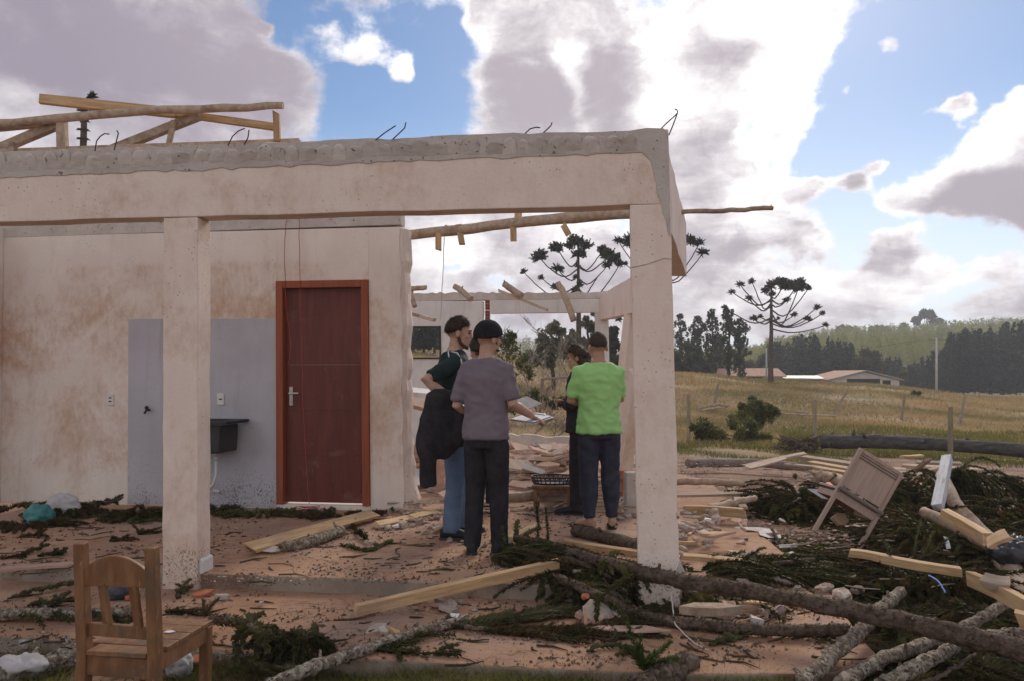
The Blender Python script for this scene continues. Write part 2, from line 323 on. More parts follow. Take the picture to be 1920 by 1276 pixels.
# ------------------------------------------------------------------ mesh helpers
class MB:
    def __init__(s): s.v = []; s.f = []; s.mi = []
    def add(s, vs, fs, mi=0):
        o = len(s.v); s.v += [tuple(v) for v in vs]; s.f += [tuple(i + o for i in f) for f in fs]; s.mi += [mi] * len(fs)
    def box(s, c, size, rot=None, mi=0, taper=None):
        x, y, z = (k / 2 for k in size)
        vs = [Vector((a * x, b * y, d * z)) for d in (-1, 1) for (a, b) in ((-1, -1), (1, -1), (1, 1), (-1, 1))]
        if rot is not None: vs = [rot @ v for v in vs]
        c = Vector(c)
        s.add([v + c for v in vs], [(3, 2, 1, 0), (4, 5, 6, 7), (0, 1, 5, 4), (1, 2, 6, 5), (2, 3, 7, 6), (3, 0, 4, 7)], mi)
    def tube(s, pts, rad, n=8, cap=True, mi=0, flat=1.0, jit=0.0):
        pts = [Vector(p) for p in pts]
        if not isinstance(rad, (list, tuple)): rad = [rad] * len(pts)
        up = None; vs = []
        for i, p in enumerate(pts):
            d = (pts[min(i + 1, len(pts) - 1)] - pts[max(i - 1, 0)])
            if d.length < 1e-9: d = Vector((0, 0, 1))
            d.normalize()
            if up is None:
                up = d.orthogonal().normalized() if abs(d.z) > .9 else Vector((0, 0, 1))
            a = d.cross(up)
            if a.length < 1e-6: a = d.orthogonal()
            a.normalize(); up = a.cross(d).normalized()
            for k in range(n):
                th = 2 * math.pi * k / n
                r = rad[i] * (1 + (random.uniform(-jit, jit) if jit else 0))
                vs.append(p + a * math.cos(th) * r + up * math.sin(th) * r * flat)
        fs = [(i * n + k, i * n + (k + 1) % n, (i + 1) * n + (k + 1) % n, (i + 1) * n + k) for i in range(len(pts) - 1) for k in range(n)]
        if cap:
            fs.append(tuple(range(n - 1, -1, -1))); b = (len(pts) - 1) * n; fs.append(tuple(b + k for k in range(n)))
        s.add(vs, fs, mi)
    def loft(s, rings, n=18, mi=0):
        """rings: (centre, half-axis a, half-axis b)"""
        vs = []
        for (c, a, b) in rings:
            c, a, b = Vector(c), Vector(a), Vector(b)
            for k in range(n):
                th = 2 * math.pi * k / n
                vs.append(c + a * math.cos(th) + b * math.sin(th))
        m = len(rings)
        fs = [(i * n + k, i * n + (k + 1) % n, (i + 1) * n + (k + 1) % n, (i + 1) * n + k) for i in range(m - 1) for k in range(n)]
        fs.append(tuple(range(n - 1, -1, -1))); fs.append(tuple((m - 1) * n + k for k in range(n)))
        s.add(vs, fs, mi)
    def ball(s, c, r, rot=None, nu=14, nv=9, mi=0):
        c = Vector(c); r = (r, r, r) if not isinstance(r, (tuple, list)) else r
        vs = []
        for j in range(nv + 1):
            ph = math.pi * j / nv
            for i in range(nu):
                th = 2 * math.pi * i / nu
                v = Vector((math.sin(ph) * math.cos(th) * r[0], math.sin(ph) * math.sin(th) * r[1], math.cos(ph) * r[2]))
                if rot is not None: v = rot @ v
                vs.append(v + c)
        fs = [(j * nu + i, (j + 1) * nu + i, (j + 1) * nu + (i + 1) % nu, j * nu + (i + 1) % nu) for j in range(nv) for i in range(nu)]
        s.add(vs, fs, mi)
    def prism(s, poly, ax, ay, az, o=(0, 0, 0), h0=0, h1=.1, mi=0):
        """2-D outline (counter-clockwise) extruded along az"""
        o, ax, ay, az = Vector(o), Vector(ax), Vector(ay), Vector(az)
        n = len(poly)
        vs = [o + ax * p[0] + ay * p[1] + az * h for h in (h0, h1) for p in poly]
        fs = [tuple(range(n - 1, -1, -1)), tuple(range(n, 2 * n))] + [(k, (k + 1) % n, n + (k + 1) % n, n + k) for k in range(n)]
        s.add(vs, fs, mi)
    def mesh(s, name):
        me = bpy.data.meshes.new(name); me.from_pydata(s.v, [], s.f)
        if any(s.mi): me.polygons.foreach_set('material_index', s.mi)
        me.update(); return me

def link(name, data, mat=None, parent=None, smooth=False, bevel=0, loc=None, rot=None):
    if isinstance(data, MB): data = data.mesh(name)
    o = bpy.data.objects.new(name, data); COL.objects.link(o)
    if mat is not None and not data.materials:
        for m in (mat if isinstance(mat, (list, tuple)) else [mat]): data.materials.append(m)
    if parent is not None: o.parent = parent
    if smooth: data.polygons.foreach_set('use_smooth', [True] * len(data.polygons))
    if bevel:
        b = o.modifiers.new('edge_wear', 'BEVEL'); b.width = bevel; b.segments = 2; b.limit_method = 'ANGLE'; b.angle_limit = R(35)
    if loc is not None: o.location = loc
    if rot is not None: o.rotation_euler = rot
    return o
def tag(o, label, cat, group=None, kind=None):
    o['label'] = label; o['category'] = cat
    if group: o['group'] = group
    if kind: o['kind'] = kind
    return o
def thing(name, label, cat, loc=(0, 0, 0), rz=0, group=None):
    o = bpy.data.objects.new(name, None); COL.objects.link(o); o.location = loc; o.rotation_euler = (0, 0, rz)
    o.empty_display_size = .1
    return tag(o, label, cat, group)
def structure(name, data, mat, **k):
    o = link(name, data, mat, **k); o['kind'] = 'structure'; return o
def stuff(name, data, mat, parent=None, **k):
    o = link(name, data, mat, parent, **k); o['kind'] = 'stuff'; return o
def numpy_mesh(name, V, F):
    """V (n,3) float, F (m,3|4) int"""
    V = np.asarray(V, dtype=np.float32); F = np.asarray(F, dtype=np.int32)
    me = bpy.data.meshes.new(name); k = F.shape[1]
    me.vertices.add(len(V)); me.vertices.foreach_set('co', V.ravel())
    me.loops.add(F.size); me.loops.foreach_set('vertex_index', F.ravel())
    me.polygons.add(len(F)); me.polygons.foreach_set('loop_start', np.arange(0, F.size, k, dtype=np.int32))
    me.update(calc_edges=True); return me

# ------------------------------------------------------------------ terrain
T_Y = [1, 5, 10, 15, 20, 30, 40, 55, 70, 100, 140, 200, 300, 600, 1500]
T_T = [-.8, -.2, -.05, .1, .22, .33, .45, .66, .8]
T_Z = np.array([
    [-.19, -.19, -.20, -.20, 0.0, 0.9, 1.8, 3.0, 4.0, 5.0, 5.0, 5.0, 10., 12., 10.],
    [-.19, -.19, -.20, -.20, 0.0, 0.9, 1.8, 3.0, 4.0, 5.0, 5.0, 5.0, 10., 12., 10.],
    [-.15, -.15, -.20, -.30, -.3, 0.2, 1.0, 2.3, 3.2, 4.0, 4.0, 4.0, 8.0, 12., 10.],
    [-.15, -.15, -.20, -.30, -.4, -.2, 0.3, 1.3, 2.3, 2.5, 2.0, 2.0, 4.0, 10., 10.],
    [-.15, -.15, -.18, -.35, -.5, -.5, -.3, 0.6, 1.35, 1.0, 0.0, 0.5, 2.0, 10., 10.],
    [-.15, -.15, -.20, -.42, -.55, -.65, -.5, .3, .75, 0.0, -2., 1.0, 5.0, 10., 8.],
    [-.19, -.19, -.22, -.45, -.6, -.75, -.75, -.1, .3, -1.5, -3., 2.0, 10., 12., 8.],
    [-.22, -.22, -.25, -.50, -.75, -1., -1.15, -1.1, -.98, -2., -4., 2.0, 13., 14., 8.],
    [-.22, -.22, -.25, -.55, -.8, -1.05, -1.2, -1.2, -1.1, -2.5, -4., 3.0, 14., 14., 8.]])
T_L = np.log(np.array(T_Y, float))
def ground_z(x, y):
    x = np.asarray(x, float); y = np.asarray(y, float)
    yy = np.clip(y, 1.0, 1500.0); t = np.clip(x / yy, -.8, .8); l = np.log(yy)
    i = np.clip(np.searchsorted(T_T, t, side='right') - 1, 0, len(T_T) - 2)
    j = np.clip(np.searchsorted(T_L, l, side='right') - 1, 0, len(T_L) - 2)
    TT = np.array(T_T)
    a = (t - TT[i]) / (TT[i + 1] - TT[i]); b = (l - T_L[j]) / (T_L[j + 1] - T_L[j])
    a = a * a * (3 - 2 * a); b = b * b * (3 - 2 * b)
    z = (T_Z[i, j] * (1 - a) + T_Z[i + 1, j] * a) * (1 - b) + (T_Z[i, j + 1] * (1 - a) + T_Z[i + 1, j + 1] * a) * b
    w = np.clip((y - 6) / 20, 0, 1)
    z = z + w * (.10 * np.sin(x * .31 + y * .17) * np.sin(y * .23 - 1.1) + .05 * np.sin(x * .9 + 2) * np.sin(y * .7))
    near = np.clip((9 - np.hypot(x - 1, y - 6)) / 9, 0, 1)
    return z + .012 * np.sin(x * 5.1) * np.sin(y * 4.3) * near
def gz(x, y): return float(ground_z(x, y))

rs = np.concatenate([np.geomspace(.4, 20, 70), np.geomspace(20.6, 3000, 120)])
th = np.concatenate([np.linspace(-R(48), R(48), 160), np.linspace(R(48), R(312), 90)[1:-1]])
RR, TH = np.meshgrid(rs, th, indexing='ij')
X = RR * np.sin(TH); Y = RR * np.cos(TH); Z = ground_z(X, Y)
nr, nt_ = RR.shape
V = np.stack([X.ravel(), Y.ravel(), Z.ravel()], 1)
V = np.vstack([V, [[0, 0, -.17]]])
F = [(i * nt_ + j, i * nt_ + (j + 1) % nt_, (i + 1) * nt_ + (j + 1) % nt_, (i + 1) * nt_ + j) for i in range(nr - 1) for j in range(nt_)]
F = np.array(F)[:, ::-1]
def soil(t, col, vec, tc):
    sp = t.n('ShaderNodeSeparateXYZ'); t.put(sp.inputs[0], tc)
    yy = t.m('ADD', sp.outputs[1], t.m('MULTIPLY_ADD', t.noise(tc, .35, 4), 6.0, -3.0))
    yard = t.mix(t.ss(t.noise(tc, 1.7, 6, .65), .4, .62), (.19, .10, .063), (.30, .18, .12))
    yard = t.mix(t.ss(t.noise(tc, 14, 5, .65), .5, .68), yard, (.065, .04, .026))
    yard = t.mix(t.ss(t.noise(tc, 45, 3, .6), .62, .7), yard, (.30, .22, .17))
    col = t.mix(t.ss(yy, 15.5, 19.5), yard, col)
    return col
M['field'] = material('field_soil', (.24, .155, .08), (.35, .24, .13), .22, rough=.95, bump=.4, bscale=6, vary=0,
                      c3=(.13, .12, .04), s3=.13, t3=(.5, .66), extra=soil)
me = numpy_mesh('field', V, F)
structure('field', me, M['field'], smooth=True)

# ------------------------------------------------------------------ the house: local frame
# u runs along the front to the right, v back from it; the storm has pushed everything slightly out of plumb
BA = math.atan(.1306)
UU, VV = Vector((math.cos(BA), -math.sin(BA), 0)), Vector((math.sin(BA), math.cos(BA), 0))
ORG = Vector((1.04, 4.816, 0))              # right front corner of the right pillar
LEAN = -.016
def B(u, v, z): 
    q = ORG + UU * u + VV * v
    return Vector((q.x + LEAN * z, q.y, z))
def to_uv(p):
    d = Vector((p[0], p[1], 0)) - Vector((ORG.x, ORG.y, 0))
    return d.dot(UU), d.dot(VV)
def wall_prism(mb, poly, v0, v1, mi=0):
    """outline in (u, z), thickness v0..v1, with the lean of the house"""
    n = len(poly)
    vs = [B(p[0], v, p[1]) for v in (v0, v1) for p in poly]
    fs = [tuple(range(n)), tuple(range(2 * n - 1, n - 1, -1))] + [((k + 1) % n, k, n + k, n + (k + 1) % n) for k in range(n)]
    mb.add(vs, fs, mi)
def ragged(u0, z0, u1, z1, n, amp, seed=0):
    """broken line from (u0,z0) to (u1,z1), ends included"""
    out = []
    rr = random.Random(seed)
    for i in range(n + 1):
        f = i / n; a = 0 if i in (0, n) else amp
        out.append((u0 + (u1 - u0) * f + rr.uniform(-a, a) * (1 if abs(z1 - z0) > abs(u1 - u0) else .3), z0 + (z1 - z0) * f + rr.uniform(-a, a) * (1 if abs(u1 - u0) >= abs(z1 - z0) else .3)))
    return out

# floor slab and lower walkway
def floor_extra(t, col, vec, tc):
    col = t.mix(t.ss(t.noise(tc, .9, 6, .65, .5), .45, .68, 0, .8), col, (.30, .215, .175))
    col = t.mix(t.ss(t.noise(t.v('MULTIPLY', tc, (1, 2.2, 1)), 5.5, 6, .68), .55, .70, 0, .75), col, (.145, .08, .052))
    col = t.mix(t.ss(t.noise(tc, 38, 4, .65), .60, .68, 0, .8), col, (.075, .045, .03))
    col = t.mix(t.ss(t.noise(tc, 21, 4, .6), .63, .70, 0, .6), col, (.46, .37, .31))
    tw = t.n('ShaderNodeTexVoronoi', feature='DISTANCE_TO_EDGE'); t.put(tw.inputs['Vector'], t.v('ADD', tc, t.v('SCALE', t.n('ShaderNodeTexNoise', ins={'Vector': tc, 'Scale': 3.0}).outputs['Color'], scale=.6))); t.put(tw.inputs['Scale'], 2.3)
    col = t.mix(t.m('MULTIPLY', t.ss(tw.outputs['Distance'], .0, .03, .75, 0), t.ss(t.noise(tc, 2.4, 4), .45, .6)), col, (.10, .06, .04))
    return col
M['floor'] = material('dusty_red_floor', (.35, .188, .108), (.45, .268, .168), 3.0, rough=.9, bump=.3, bscale=22, vary=0, extra=floor_extra)
M['path'] = material('dusty_walkway', (.34, .183, .104), (.43, .253, .155), 2.2, rough=.92, bump=.3, bscale=22, vary=0, extra=floor_extra)
mb = MB()
front = [(-6.2 + i * .31, .05 + random.uniform(-.012, .012)) for i in range(21)]
poly = front + [(.02, .06), (.25, 9.7), (-6.5, 9.9)]
n = len(poly)
vs = [B(p[0], p[1], 0) for p in poly] + [B(p[0], p[1], -.3) for p in poly]
mb.add(vs, [tuple(range(n))] + [(k, n + k, n + (k + 1) % n, (k + 1) % n) for k in range(n)])
for i in range(1, n + 1): mb.mi[i] = 1
fl = structure('floor', mb, [M['floor'], M['step']], bevel=.012)
mb = MB()
pp = [G(-260, 1178, -.1), G(0, 1190, -.1), G(250, 1208, -.1), G(480, 1222, -.1), G(722, 1236, -.1), G(1010, 1252, -.1), G(1297, 1262, -.1), G(1480, 1263, -.1), G(1560, 1262, -.1),
      G(1648, 1230, -.1), G(1612, 1190, -.1), G(1570, 1120, -.1), G(1500, 1060, -.1), G(1440, 1010, -.1), G(1400, 985, -.1), G(1400, 955, -.1), G(1360, 930, -.1), G(1330, 900, -.1), G(1240, 880, -.1)]
pp = [Vector((p.x + random.uniform(-.01, .01), p.y + random.uniform(-.01, .01), 0)) for p in pp] + [B(-.5, 4, 0), B(-.5, .5, 0), B(-6.5, .5, 0)]
n = len(pp)
mb.add([p + Vector((0, 0, -.1)) for p in pp] + [p + Vector((0, 0, -.32)) for p in pp], [tuple(range(n))] + [(k, n + k, n + (k + 1) % n, (k + 1) % n) for k in range(n)])
for i in range(1, n + 1): mb.mi[i] = 1
pa = structure('walkway', mb, [M['path'], M['step']], bevel=.012)

house = thing('ruined_house', 'unroofed white rendered house with open porch and cracked pillars', 'house', B(-3, 2.5, 0))
bpy.context.view_layer.update()
HINV = Matrix.Translation(house.location).inverted()
def hpart(name, mb, mat, bevel=.008, smooth=False, parent=None):
    o = link(name, mb, mat, parent or house, bevel=bevel, smooth=smooth)
    if parent is None: o.matrix_parent_inverse = HINV
    return o
ZS, ZT = 2.42, 2.90                          # soffit and top of the ring beam
# pillars (front)
for (u0, seed) in ((-.253, 3), (-3.437, 5)):
    mb = MB(); w = .253
    poly = [(u0, -.12)] + [(u0 + w, -.12)] + ragged(u0 + w, .0, u0 + w, 2.30, 14, .004, seed)[1:-1] + [(u0 + w, ZS), (u0, ZS)] + ragged(u0, 2.3, u0, .0, 14, .004, seed + 1)[1:-1]
    wall_prism(mb, poly, 0, .17)
    pl = hpart('pillar', mb, M['plaster'], bevel=.006)
    if u0 > -1: pl['label'] = 'right pillar with chipped lower edges and a hairline crack'
    else: pl['label'] = 'left pillar with skirting tile left on its side'
    if u0 < -1:
        mb = MB(); wall_prism(mb, [(u0 + w + .002, .0), (u0 + w + .022, .0), (u0 + w + .022, .085), (u0 + w + .012, .1), (u0 + w + .002, .1)], .02, .17)
        hpart('skirting_tile', mb, M['plaster_white'], .003, parent=pl)
    else:
        for (pu, pz, sz) in ((u0 + .001, .10, .05), (u0 + w - .001, .13, .075), (u0 + w - .001, .47, .028)):
            mb = MB(); pts = []
            for k in range(9):
                a = 2 * math.pi * k / 9; r = sz * random.uniform(.6, 1.1)
                pts.append((pu + math.cos(a) * r * .45, pz + math.sin(a) * r))
            wall_prism(mb, pts, -.003, .02)
            hpart('exposed_render', mb, M['cement'], 0, parent=pl)
        mb = MB()
        mb.tube([B(u0 - .002, -.002, 2.02), B(u0 + .1, -.002, 2.04), B(u0 + .2, -.002, 2.075), B(u0 + w, -.002, 2.07)], .0035, 5)
        hpart('crack', mb, M['cement'], 0, parent=pl)
# ring beam over the porch front
mb = MB()
UL = -6.4
top = ragged(0.0, ZT, UL, ZT + .03, 60, .010, 8)
poly = [(UL, ZS + .01)] + ragged(UL, ZS + .01, -.0, ZS, 24, .004, 9)[1:-1] + [(0, ZS)] + [(0.0, 2.6), (0.0, 2.75)] + top
wall_prism(mb, poly, .003, .165)
beam = hpart('ring_beam', mb, M['plaster'], .006)
# bare cement band along the top, dropping down at the broken corner
mb = MB()
low = ragged(UL, ZT - .165, -.17, ZT - .145, 90, .010, 12)
poly = low + [(-.115, 2.70), (-.10, 2.62), (-.085, 2.55), (-.082, 2.49), (-.06, 2.44), (-.052, 2.37), (-.03, 2.31), (-.022, 2.24), (-.004, 2.20), (-.002, ZT - .02)] + ragged(-.03, ZT + .004, UL, ZT + .034, 60, .011, 13)
wall_prism(mb, poly, -.004, .172)
hpart('cement_band', mb, M['cement'], .004, parent=None)
# lumps of tile-bedding mortar left along the beam
lump_meshes = []
for k in range(10):                           # scallop: flush below, bulging to a rounded rim that once filled a roof tile
    rr = random.Random(k + 50); mb = MB(); nx, rows = 9, ((-.055, .0), (-.03, .35), (.0, .75), (.55, 1.0), (.86, .95), (1.0, .7), (1.0, .0))
    hgt, dp, sk = rr.uniform(.035, .068), rr.uniform(.012, .024), rr.uniform(-.25, .25); vs = []
    for i in range(nx + 1):
        f = i / nx; arch = max(0, math.sin(math.pi * f)) ** .6 * (1 + sk * (f - .5)) ; side = max(0, math.sin(math.pi * min(1, max(0, f)))) ** .35
        for (zf, pf) in rows:
            z = zf if zf <= 0 else zf * hgt * arch
            nz = noise.noise(Vector((f * 3 + k * 4, zf * 3, 1.3))) * .006
            vs.append(((f - .5) * .105, -(dp * pf * side + .0005) + nz * pf, z + nz))
    m_ = len(rows); mb.add(vs, [(i * m_ + q, (i + 1) * m_ + q, (i + 1) * m_ + q + 1, i * m_ + q + 1) for i in range(nx) for q in range(m_ - 1)])
    me = mb.mesh('mortar_lump'); me.materials.append(M['cement']); me.polygons.foreach_set('use_smooth', [True] * len(me.polygons)); lump_meshes.append(me)
u = -.25; k = 0
while u > UL + .1:
    o = link('mortar_lump', random.choice(lump_meshes), None, house)
    o.matrix_parent_inverse = HINV
    o.location = B(u, -.0045, ZT - .074 + random.uniform(-.012, .010) + .034 * u / UL); o.rotation_euler = (0, random.uniform(-.08, .08), -BA)
    s = random.uniform(.75, 1.15); w_ = random.uniform(.7, 1.35); o.scale = (w_ * 1.08, random.uniform(.8, 1.5), s)
    u -= .0525 * (w_ + 1.02) * (1.5 if random.random() < .10 else 1)
# porch back wall with the door
V0 = to_uv(G(757, 958, 0))[1]
UE = to_uv(G(757, 958, 0))[0]
def u_at(px, py=700, v=V0):               # where a sight line crosses a vertical plane v of the house
    r = ray(px, py); o = Vector((0, 0, HC))
    t = (v - (o - ORG).dot(VV)) / r.dot(VV)
    p = o + r * t
    z = p.z
    return (p - ORG - Vector((LEAN * z, 0, 0))).dot(UU), z
DL, DR = u_at(519, 740)[0], u_at(693, 740)[0]
DT = u_at(606, 526)[1]
UWL = -6.9
mb = MB()
wall_prism(mb, [(UWL, 0), (DL, 0), (DL, DT), (DL, 2.81), (UWL, 2.81)], V0, V0 + .15)
wl = hpart('wall', mb, M['plaster_wall'], .004); wl['label'] = 'dust-stained porch wall left of the door'
mb = MB()
ed = ragged(UE, .45, UE - .01, 2.81, 16, .012, 21)
wall_prism(mb, [(DR, 0), (UE + .0, 0), (UE + .01, .2)] + ed + [(DR, 2.81)], V0, V0 + .15)
wr = hpart('wall', mb, M['plaster_wall'], .004); wr['label'] = 'torn wall end right of the door'
mb = MB(); wall_prism(mb, [(DL, DT), (DR, DT), (DR, 2.81), (DL, 2.81)], V0, V0 + .15); hpart('door_lintel', mb, M['plaster_wall'], .0)
mb = MB(); wall_prism(mb, [(DL, 0), (DR, 0), (DR, .045), (DL, .045)], V0 - .006, V0 + .15); hpart('door_sill', mb, M['plaster_wall'], .0)
mb = MB(); wall_prism(mb, [(UWL, 2.80), (UE, 2.83)] + ragged(UE, 3.04, UWL, 3.08, 60, .010, 22), V0 - .004, V0 + .154)
hpart('wall_cement_band', mb, M['cement'], .004)
# projecting wall at far left
mb = MB(); ul, _ = u_at(5, 700, V0); wall_prism(mb, [(ul - .16, 0), (ul, 0), (ul, ZT), (ul - .16, ZT)], V0 - .5, V0 - .003); hpart('side_wall', mb, M['plaster_wall'], .004)
# raw torn face of the wall end, spreading into a foot of mortar and brick
mb = MB(); rows = []
for i in range(27):
    z0 = 2.80 * i / 26; e = .035 + .085 * max(0, 1 - z0 / .7) ** 1.5 + random.uniform(-.012, .012)
    rows.append((z0, e))
vs = []; 
for (z0, e) in rows:
    for (vv, f) in ((.02, .35), (.07, .8), (.13, 1.0), (.20, 1.1), (.27, .9)): vs.append(B(UE - .02 + (e + .02) * f + random.uniform(-.008, .008), V0 + vv, z0))
    vs.append(B(UE - .03, V0 + .27, z0)); vs.append(B(UE - .03, V0 + .02, z0))
fs = [(i * 7 + k, i * 7 + (k + 1) % 7, (i + 1) * 7 + (k + 1) % 7, (i + 1) * 7 + k) for i in range(26) for k in range(7)] + [tuple(range(6, -1, -1)), tuple(26 * 7 + k for k in range(7))]
mb.add(vs, fs); hpart('torn_wall_face', mb, M['plaster'], 0)
# blue-grey painted panel
pl_, pzt = u_at(242, 600); pr_, pzb = u_at(519, 600)
pzt = u_at(380, 599)[1]
mb = MB(); wall_prism(mb, [(pl_, .012), (DL - .003, .012), (DL - .003, pzt), (pl_, pzt + .01)], V0 - .006, V0 - .0005)
pan = hpart('painted_panel', mb, M['panel'], .002)
# door
dr = bpy.data.objects.new('door', None); COL.objects.link(dr); dr.parent = house; dr.matrix_parent_inverse = HINV; dr['label'] = 'closed dark red door in an orange brown frame'
fw = .075
mb = MB()
for (a, b) in ((DL + .002, DL + fw), (DR - fw, DR - .002)): wall_prism(mb, [(a, .047), (b, .047), (b, DT - .002), (a, DT - .002)], V0 - .025, V0 + .12)
wall_prism(mb, [(DL + fw, DT - fw), (DR - fw, DT - fw), (DR - fw, DT - .002), (DL + fw, DT - .002)], V0 - .024, V0 + .12)
hpart('frame', mb, M['doorframe'], .004, parent=dr)
mb = MB()
zz = [.06, .52, .98, 1.44, DT - fw - .004]
for a, b in zip(zz[:-1], zz[1:]): wall_prism(mb, [(DL + fw + .003, a + .003), (DR - fw - .003, a + .003), (DR - fw - .003, b + .0015), (DL + fw + .003, b + .0015)], V0 + .045, V0 + .09)
hpart('leaf', mb, M['door'], 0, parent=dr)
hu, hz = u_at(543, 738)
mb = MB(); wall_prism(mb, [(hu - .018, hz - .115), (hu + .018, hz - .115), (hu + .018, hz + .075), (hu - .018, hz + .075)], V0 + .034, V0 + .0445)
c = B(hu, V0 + .02, hz + .01); mb.tube([c + VV * .03, c - VV * .03], .009, 8)
mb.tube([c - VV * .03, c - VV * .032 + UU * .05, c - VV * .03 + UU * .095], .009, 8)
mb.tube([B(hu, V0 + .034, hz - .07), B(hu, V0 + .022, hz - .07)], .011, 8)
hpart('handle', mb, M['metal'], .002, parent=dr)
# switch plates
for (px, py, s2) in ((208, 748, 2), (415, 747, 1)):
    su, sz = u_at(px, py); mb = MB()
    vv = V0 - (.007 if px > 300 else .0005)
    wall_prism(mb, [(su - .036, sz - .058), (su + .036, sz - .058), (su + .036, sz + .058), (su - .036, sz + .058)], vv - .010, vv)
    pw = hpart('light_switch', mb, M['white_plastic'], .003)
    mb = MB()
    for k in range(s2): 
        zc = sz + (.018 - .036 * k if s2 == 2 else 0)
        wall_prism(mb, [(su - .016, zc - .006), (su + .016, zc - .006), (su + .016, zc + .006), (su - .016, zc + .006)], vv - .013, vv - .0105)
    hpart('rocker', mb, M['black_plastic'], .001, parent=pw)
# utility sink on the wall, its drain and the tap
su0, sz0 = u_at(366, 783); su1, _ = u_at(467, 783); sb, szb = u_at(450, 842)
sink = thing('laundry_sink', 'black plastic laundry sink with white drain pipe on grey wall panel', 'sink', B((su0 + su1) / 2, V0 - .2, szb))
SI = Matrix.Translation(sink.location).inverted()
def spart(name, mb, mat, **k):
    o = link(name, mb, mat, sink, **k); o.matrix_parent_inverse = SI; return o
mb = MB()
szt = sz0
wall_prism(mb, [(su0 + .08, szb), (sb, szb), (sb + .015, szt - .04), (su0 + .06, szt - .04)], V0 - .42, V0 - .05)
spart('basin', mb, M['black_plastic'], bevel=.02)
mb = MB()
for (v0, v1) in ((V0 - .46, V0 - .42), (V0 - .05, V0 - .008)): wall_prism(mb, [(su0, szt - .038), (su1, szt - .03), (su1 + .012, szt), (su0, szt)], v0, v1)
wall_prism(mb, [(su0, szt - .037), (su0 + .05, szt - .037), (su0 + .05, szt - .001), (su0, szt - .001)], V0 - .419, V0 - .051)
wall_prism(mb, [(sb + .02, szt - .036), (su1, szt - .029), (su1 + .012, szt - .001), (sb + .02, szt - .001)], V0 - .419, V0 - .051)
spart('rim', mb, M['black_plastic'], bevel=.006)
du, dz = u_at(405, 850, V0 - .2); mb = MB()
mb.tube([B(du, V0 - .2, szb + .005), B(du, V0 - .2, szb - .05)], .028, 12)
mb.tube([B(du, V0 - .2, szb - .05), B(du, V0 - .2, szb - .09)], .02, 12)
mb.tube([B(du, V0 - .2, szb - .08), B(du + .005, V0 - .2, szb - .22), B(du - .03, V0 - .19, szb - .32), B(du - .09, V0 - .17, szb - .38), B(du - .14, V0 - .12, szb - .42)], .015, 10)
spart('drain_pipe', mb, M['white_plastic'], smooth=True)
eu, ez = u_at(406, 920, V0 - .06); mb = MB(); mb.tube([B(eu - .03, V0 - .06, ez + .005), B(eu + .03, V0 - .06, ez - .005)], .018, 10)
tag(link('pipe_cap', mb, M['white_plastic'], smooth=True), 'short white pipe end sticking out low on the grey wall panel', 'pipe')
tu, tz = u_at(281, 768); mb = MB()
mb.tube([B(tu, V0 - .005, tz + .005), B(tu, V0 - .06, tz + .005)], .014, 8); mb.tube([B(tu + .005, V0 - .06, tz + .03), B(tu, V0 - .06, tz), B(tu - .012, V0 - .075, tz - .03)], .012, 8); mb.ball(B(tu + .004, V0 - .06, tz + .03), .02)
tag(link('tap', mb, M['black_plastic'], smooth=True), 'small black wall tap on the grey panel left of the pillar', 'tap')

# ---- far side of the house: back wall, corner column, sagging right beam
FV = to_uv(P(1128, 548, 14.3))[1]
def fq(px, py): return u_at(px, py, FV)
fl0 = fq(700, 600)[0]; fa = fq(906, 600)[0]; fb = fq(1115, 600)[0]; fc = fq(1141, 600)[0]
fzt = fq(1000, 549)[1]; fzb = fq(1000, 587)[1]; fcb = fq(1000, 562)[1]
wz0, wz1 = fq(790, 672)[1], fq(790, 612)[1]; wu0, wu1 = fq(755, 640)[0], fq(827, 640)[0]
mb = MB()
wall_prism(mb, [(fl0, 0), (wu0, 0), (wu0, fcb), (fl0, fcb)], FV, FV + .15)
wall_prism(mb, [(wu1, 0)] + [(fa, 0)] + ragged(fa, .1, fa, fcb - .02, 14, .02, 31) + [(wu1, fcb)], FV, FV + .15)
wall_prism(mb, [(wu0, 0), (wu1, 0), (wu1, wz0), (wu0, wz0)], FV, FV + .15); wall_prism(mb, [(wu0, wz1), (wu1, wz1), (wu1, fcb), (wu0, fcb)], FV, FV + .15)
fw_ = hpart('wall', mb, M['plaster_white'], .004); fw_['label'] = 'white back wall with an empty window opening'
mb = MB()
for (a, b, c_, d) in ((wu0, wu1, wz1 - .035, wz1), (wu0, wu1, wz0, wz0 + .03)): wall_prism(mb, [(a, c_), (b, c_), (b, d), (a, d)], FV - .02, FV + .1)
wall_prism(mb, [(wu1 - .03, wz0 + .03), (wu1, wz0 + .03), (wu1, wz1 - .035), (wu1 - .03, wz1 - .035)], FV - .02, FV + .1)
hpart('window_frame', mb, M['black_plastic'], .003)
mb = MB(); wall_prism(mb, [(fl0, fcb + .001), (fa + .35, fcb + .001)] + ragged(fa + .35, fzt + .01, fl0, fzt + .03, 30, .02, 33), FV - .003, FV + .153)
wall_prism(mb, [(fa + .352, fcb + .001), (fc, fcb + .001)] + ragged(fc, fzt, fa + .352, fzt, 24, .02, 34), FV - .004, FV + .154)
hpart('back_cement_band', mb, M['cement'], .004)
mb = MB(); wall_prism(mb, [(fa + .13, fzb), (fb, fzb), (fc, fzb), (fc, fcb), (fa + .13, fcb)], FV, FV + .15)
hpart('back_beam', mb, M['plaster_white'], .006)
mb = MB(); wall_prism(mb, [(fb, 0), (fc, 0), (fc, fzb), (fb, fzb)], FV, FV + .15)
cc = hpart('pillar', mb, M['plaster_white'], .006); cc['label'] = 'back corner column'
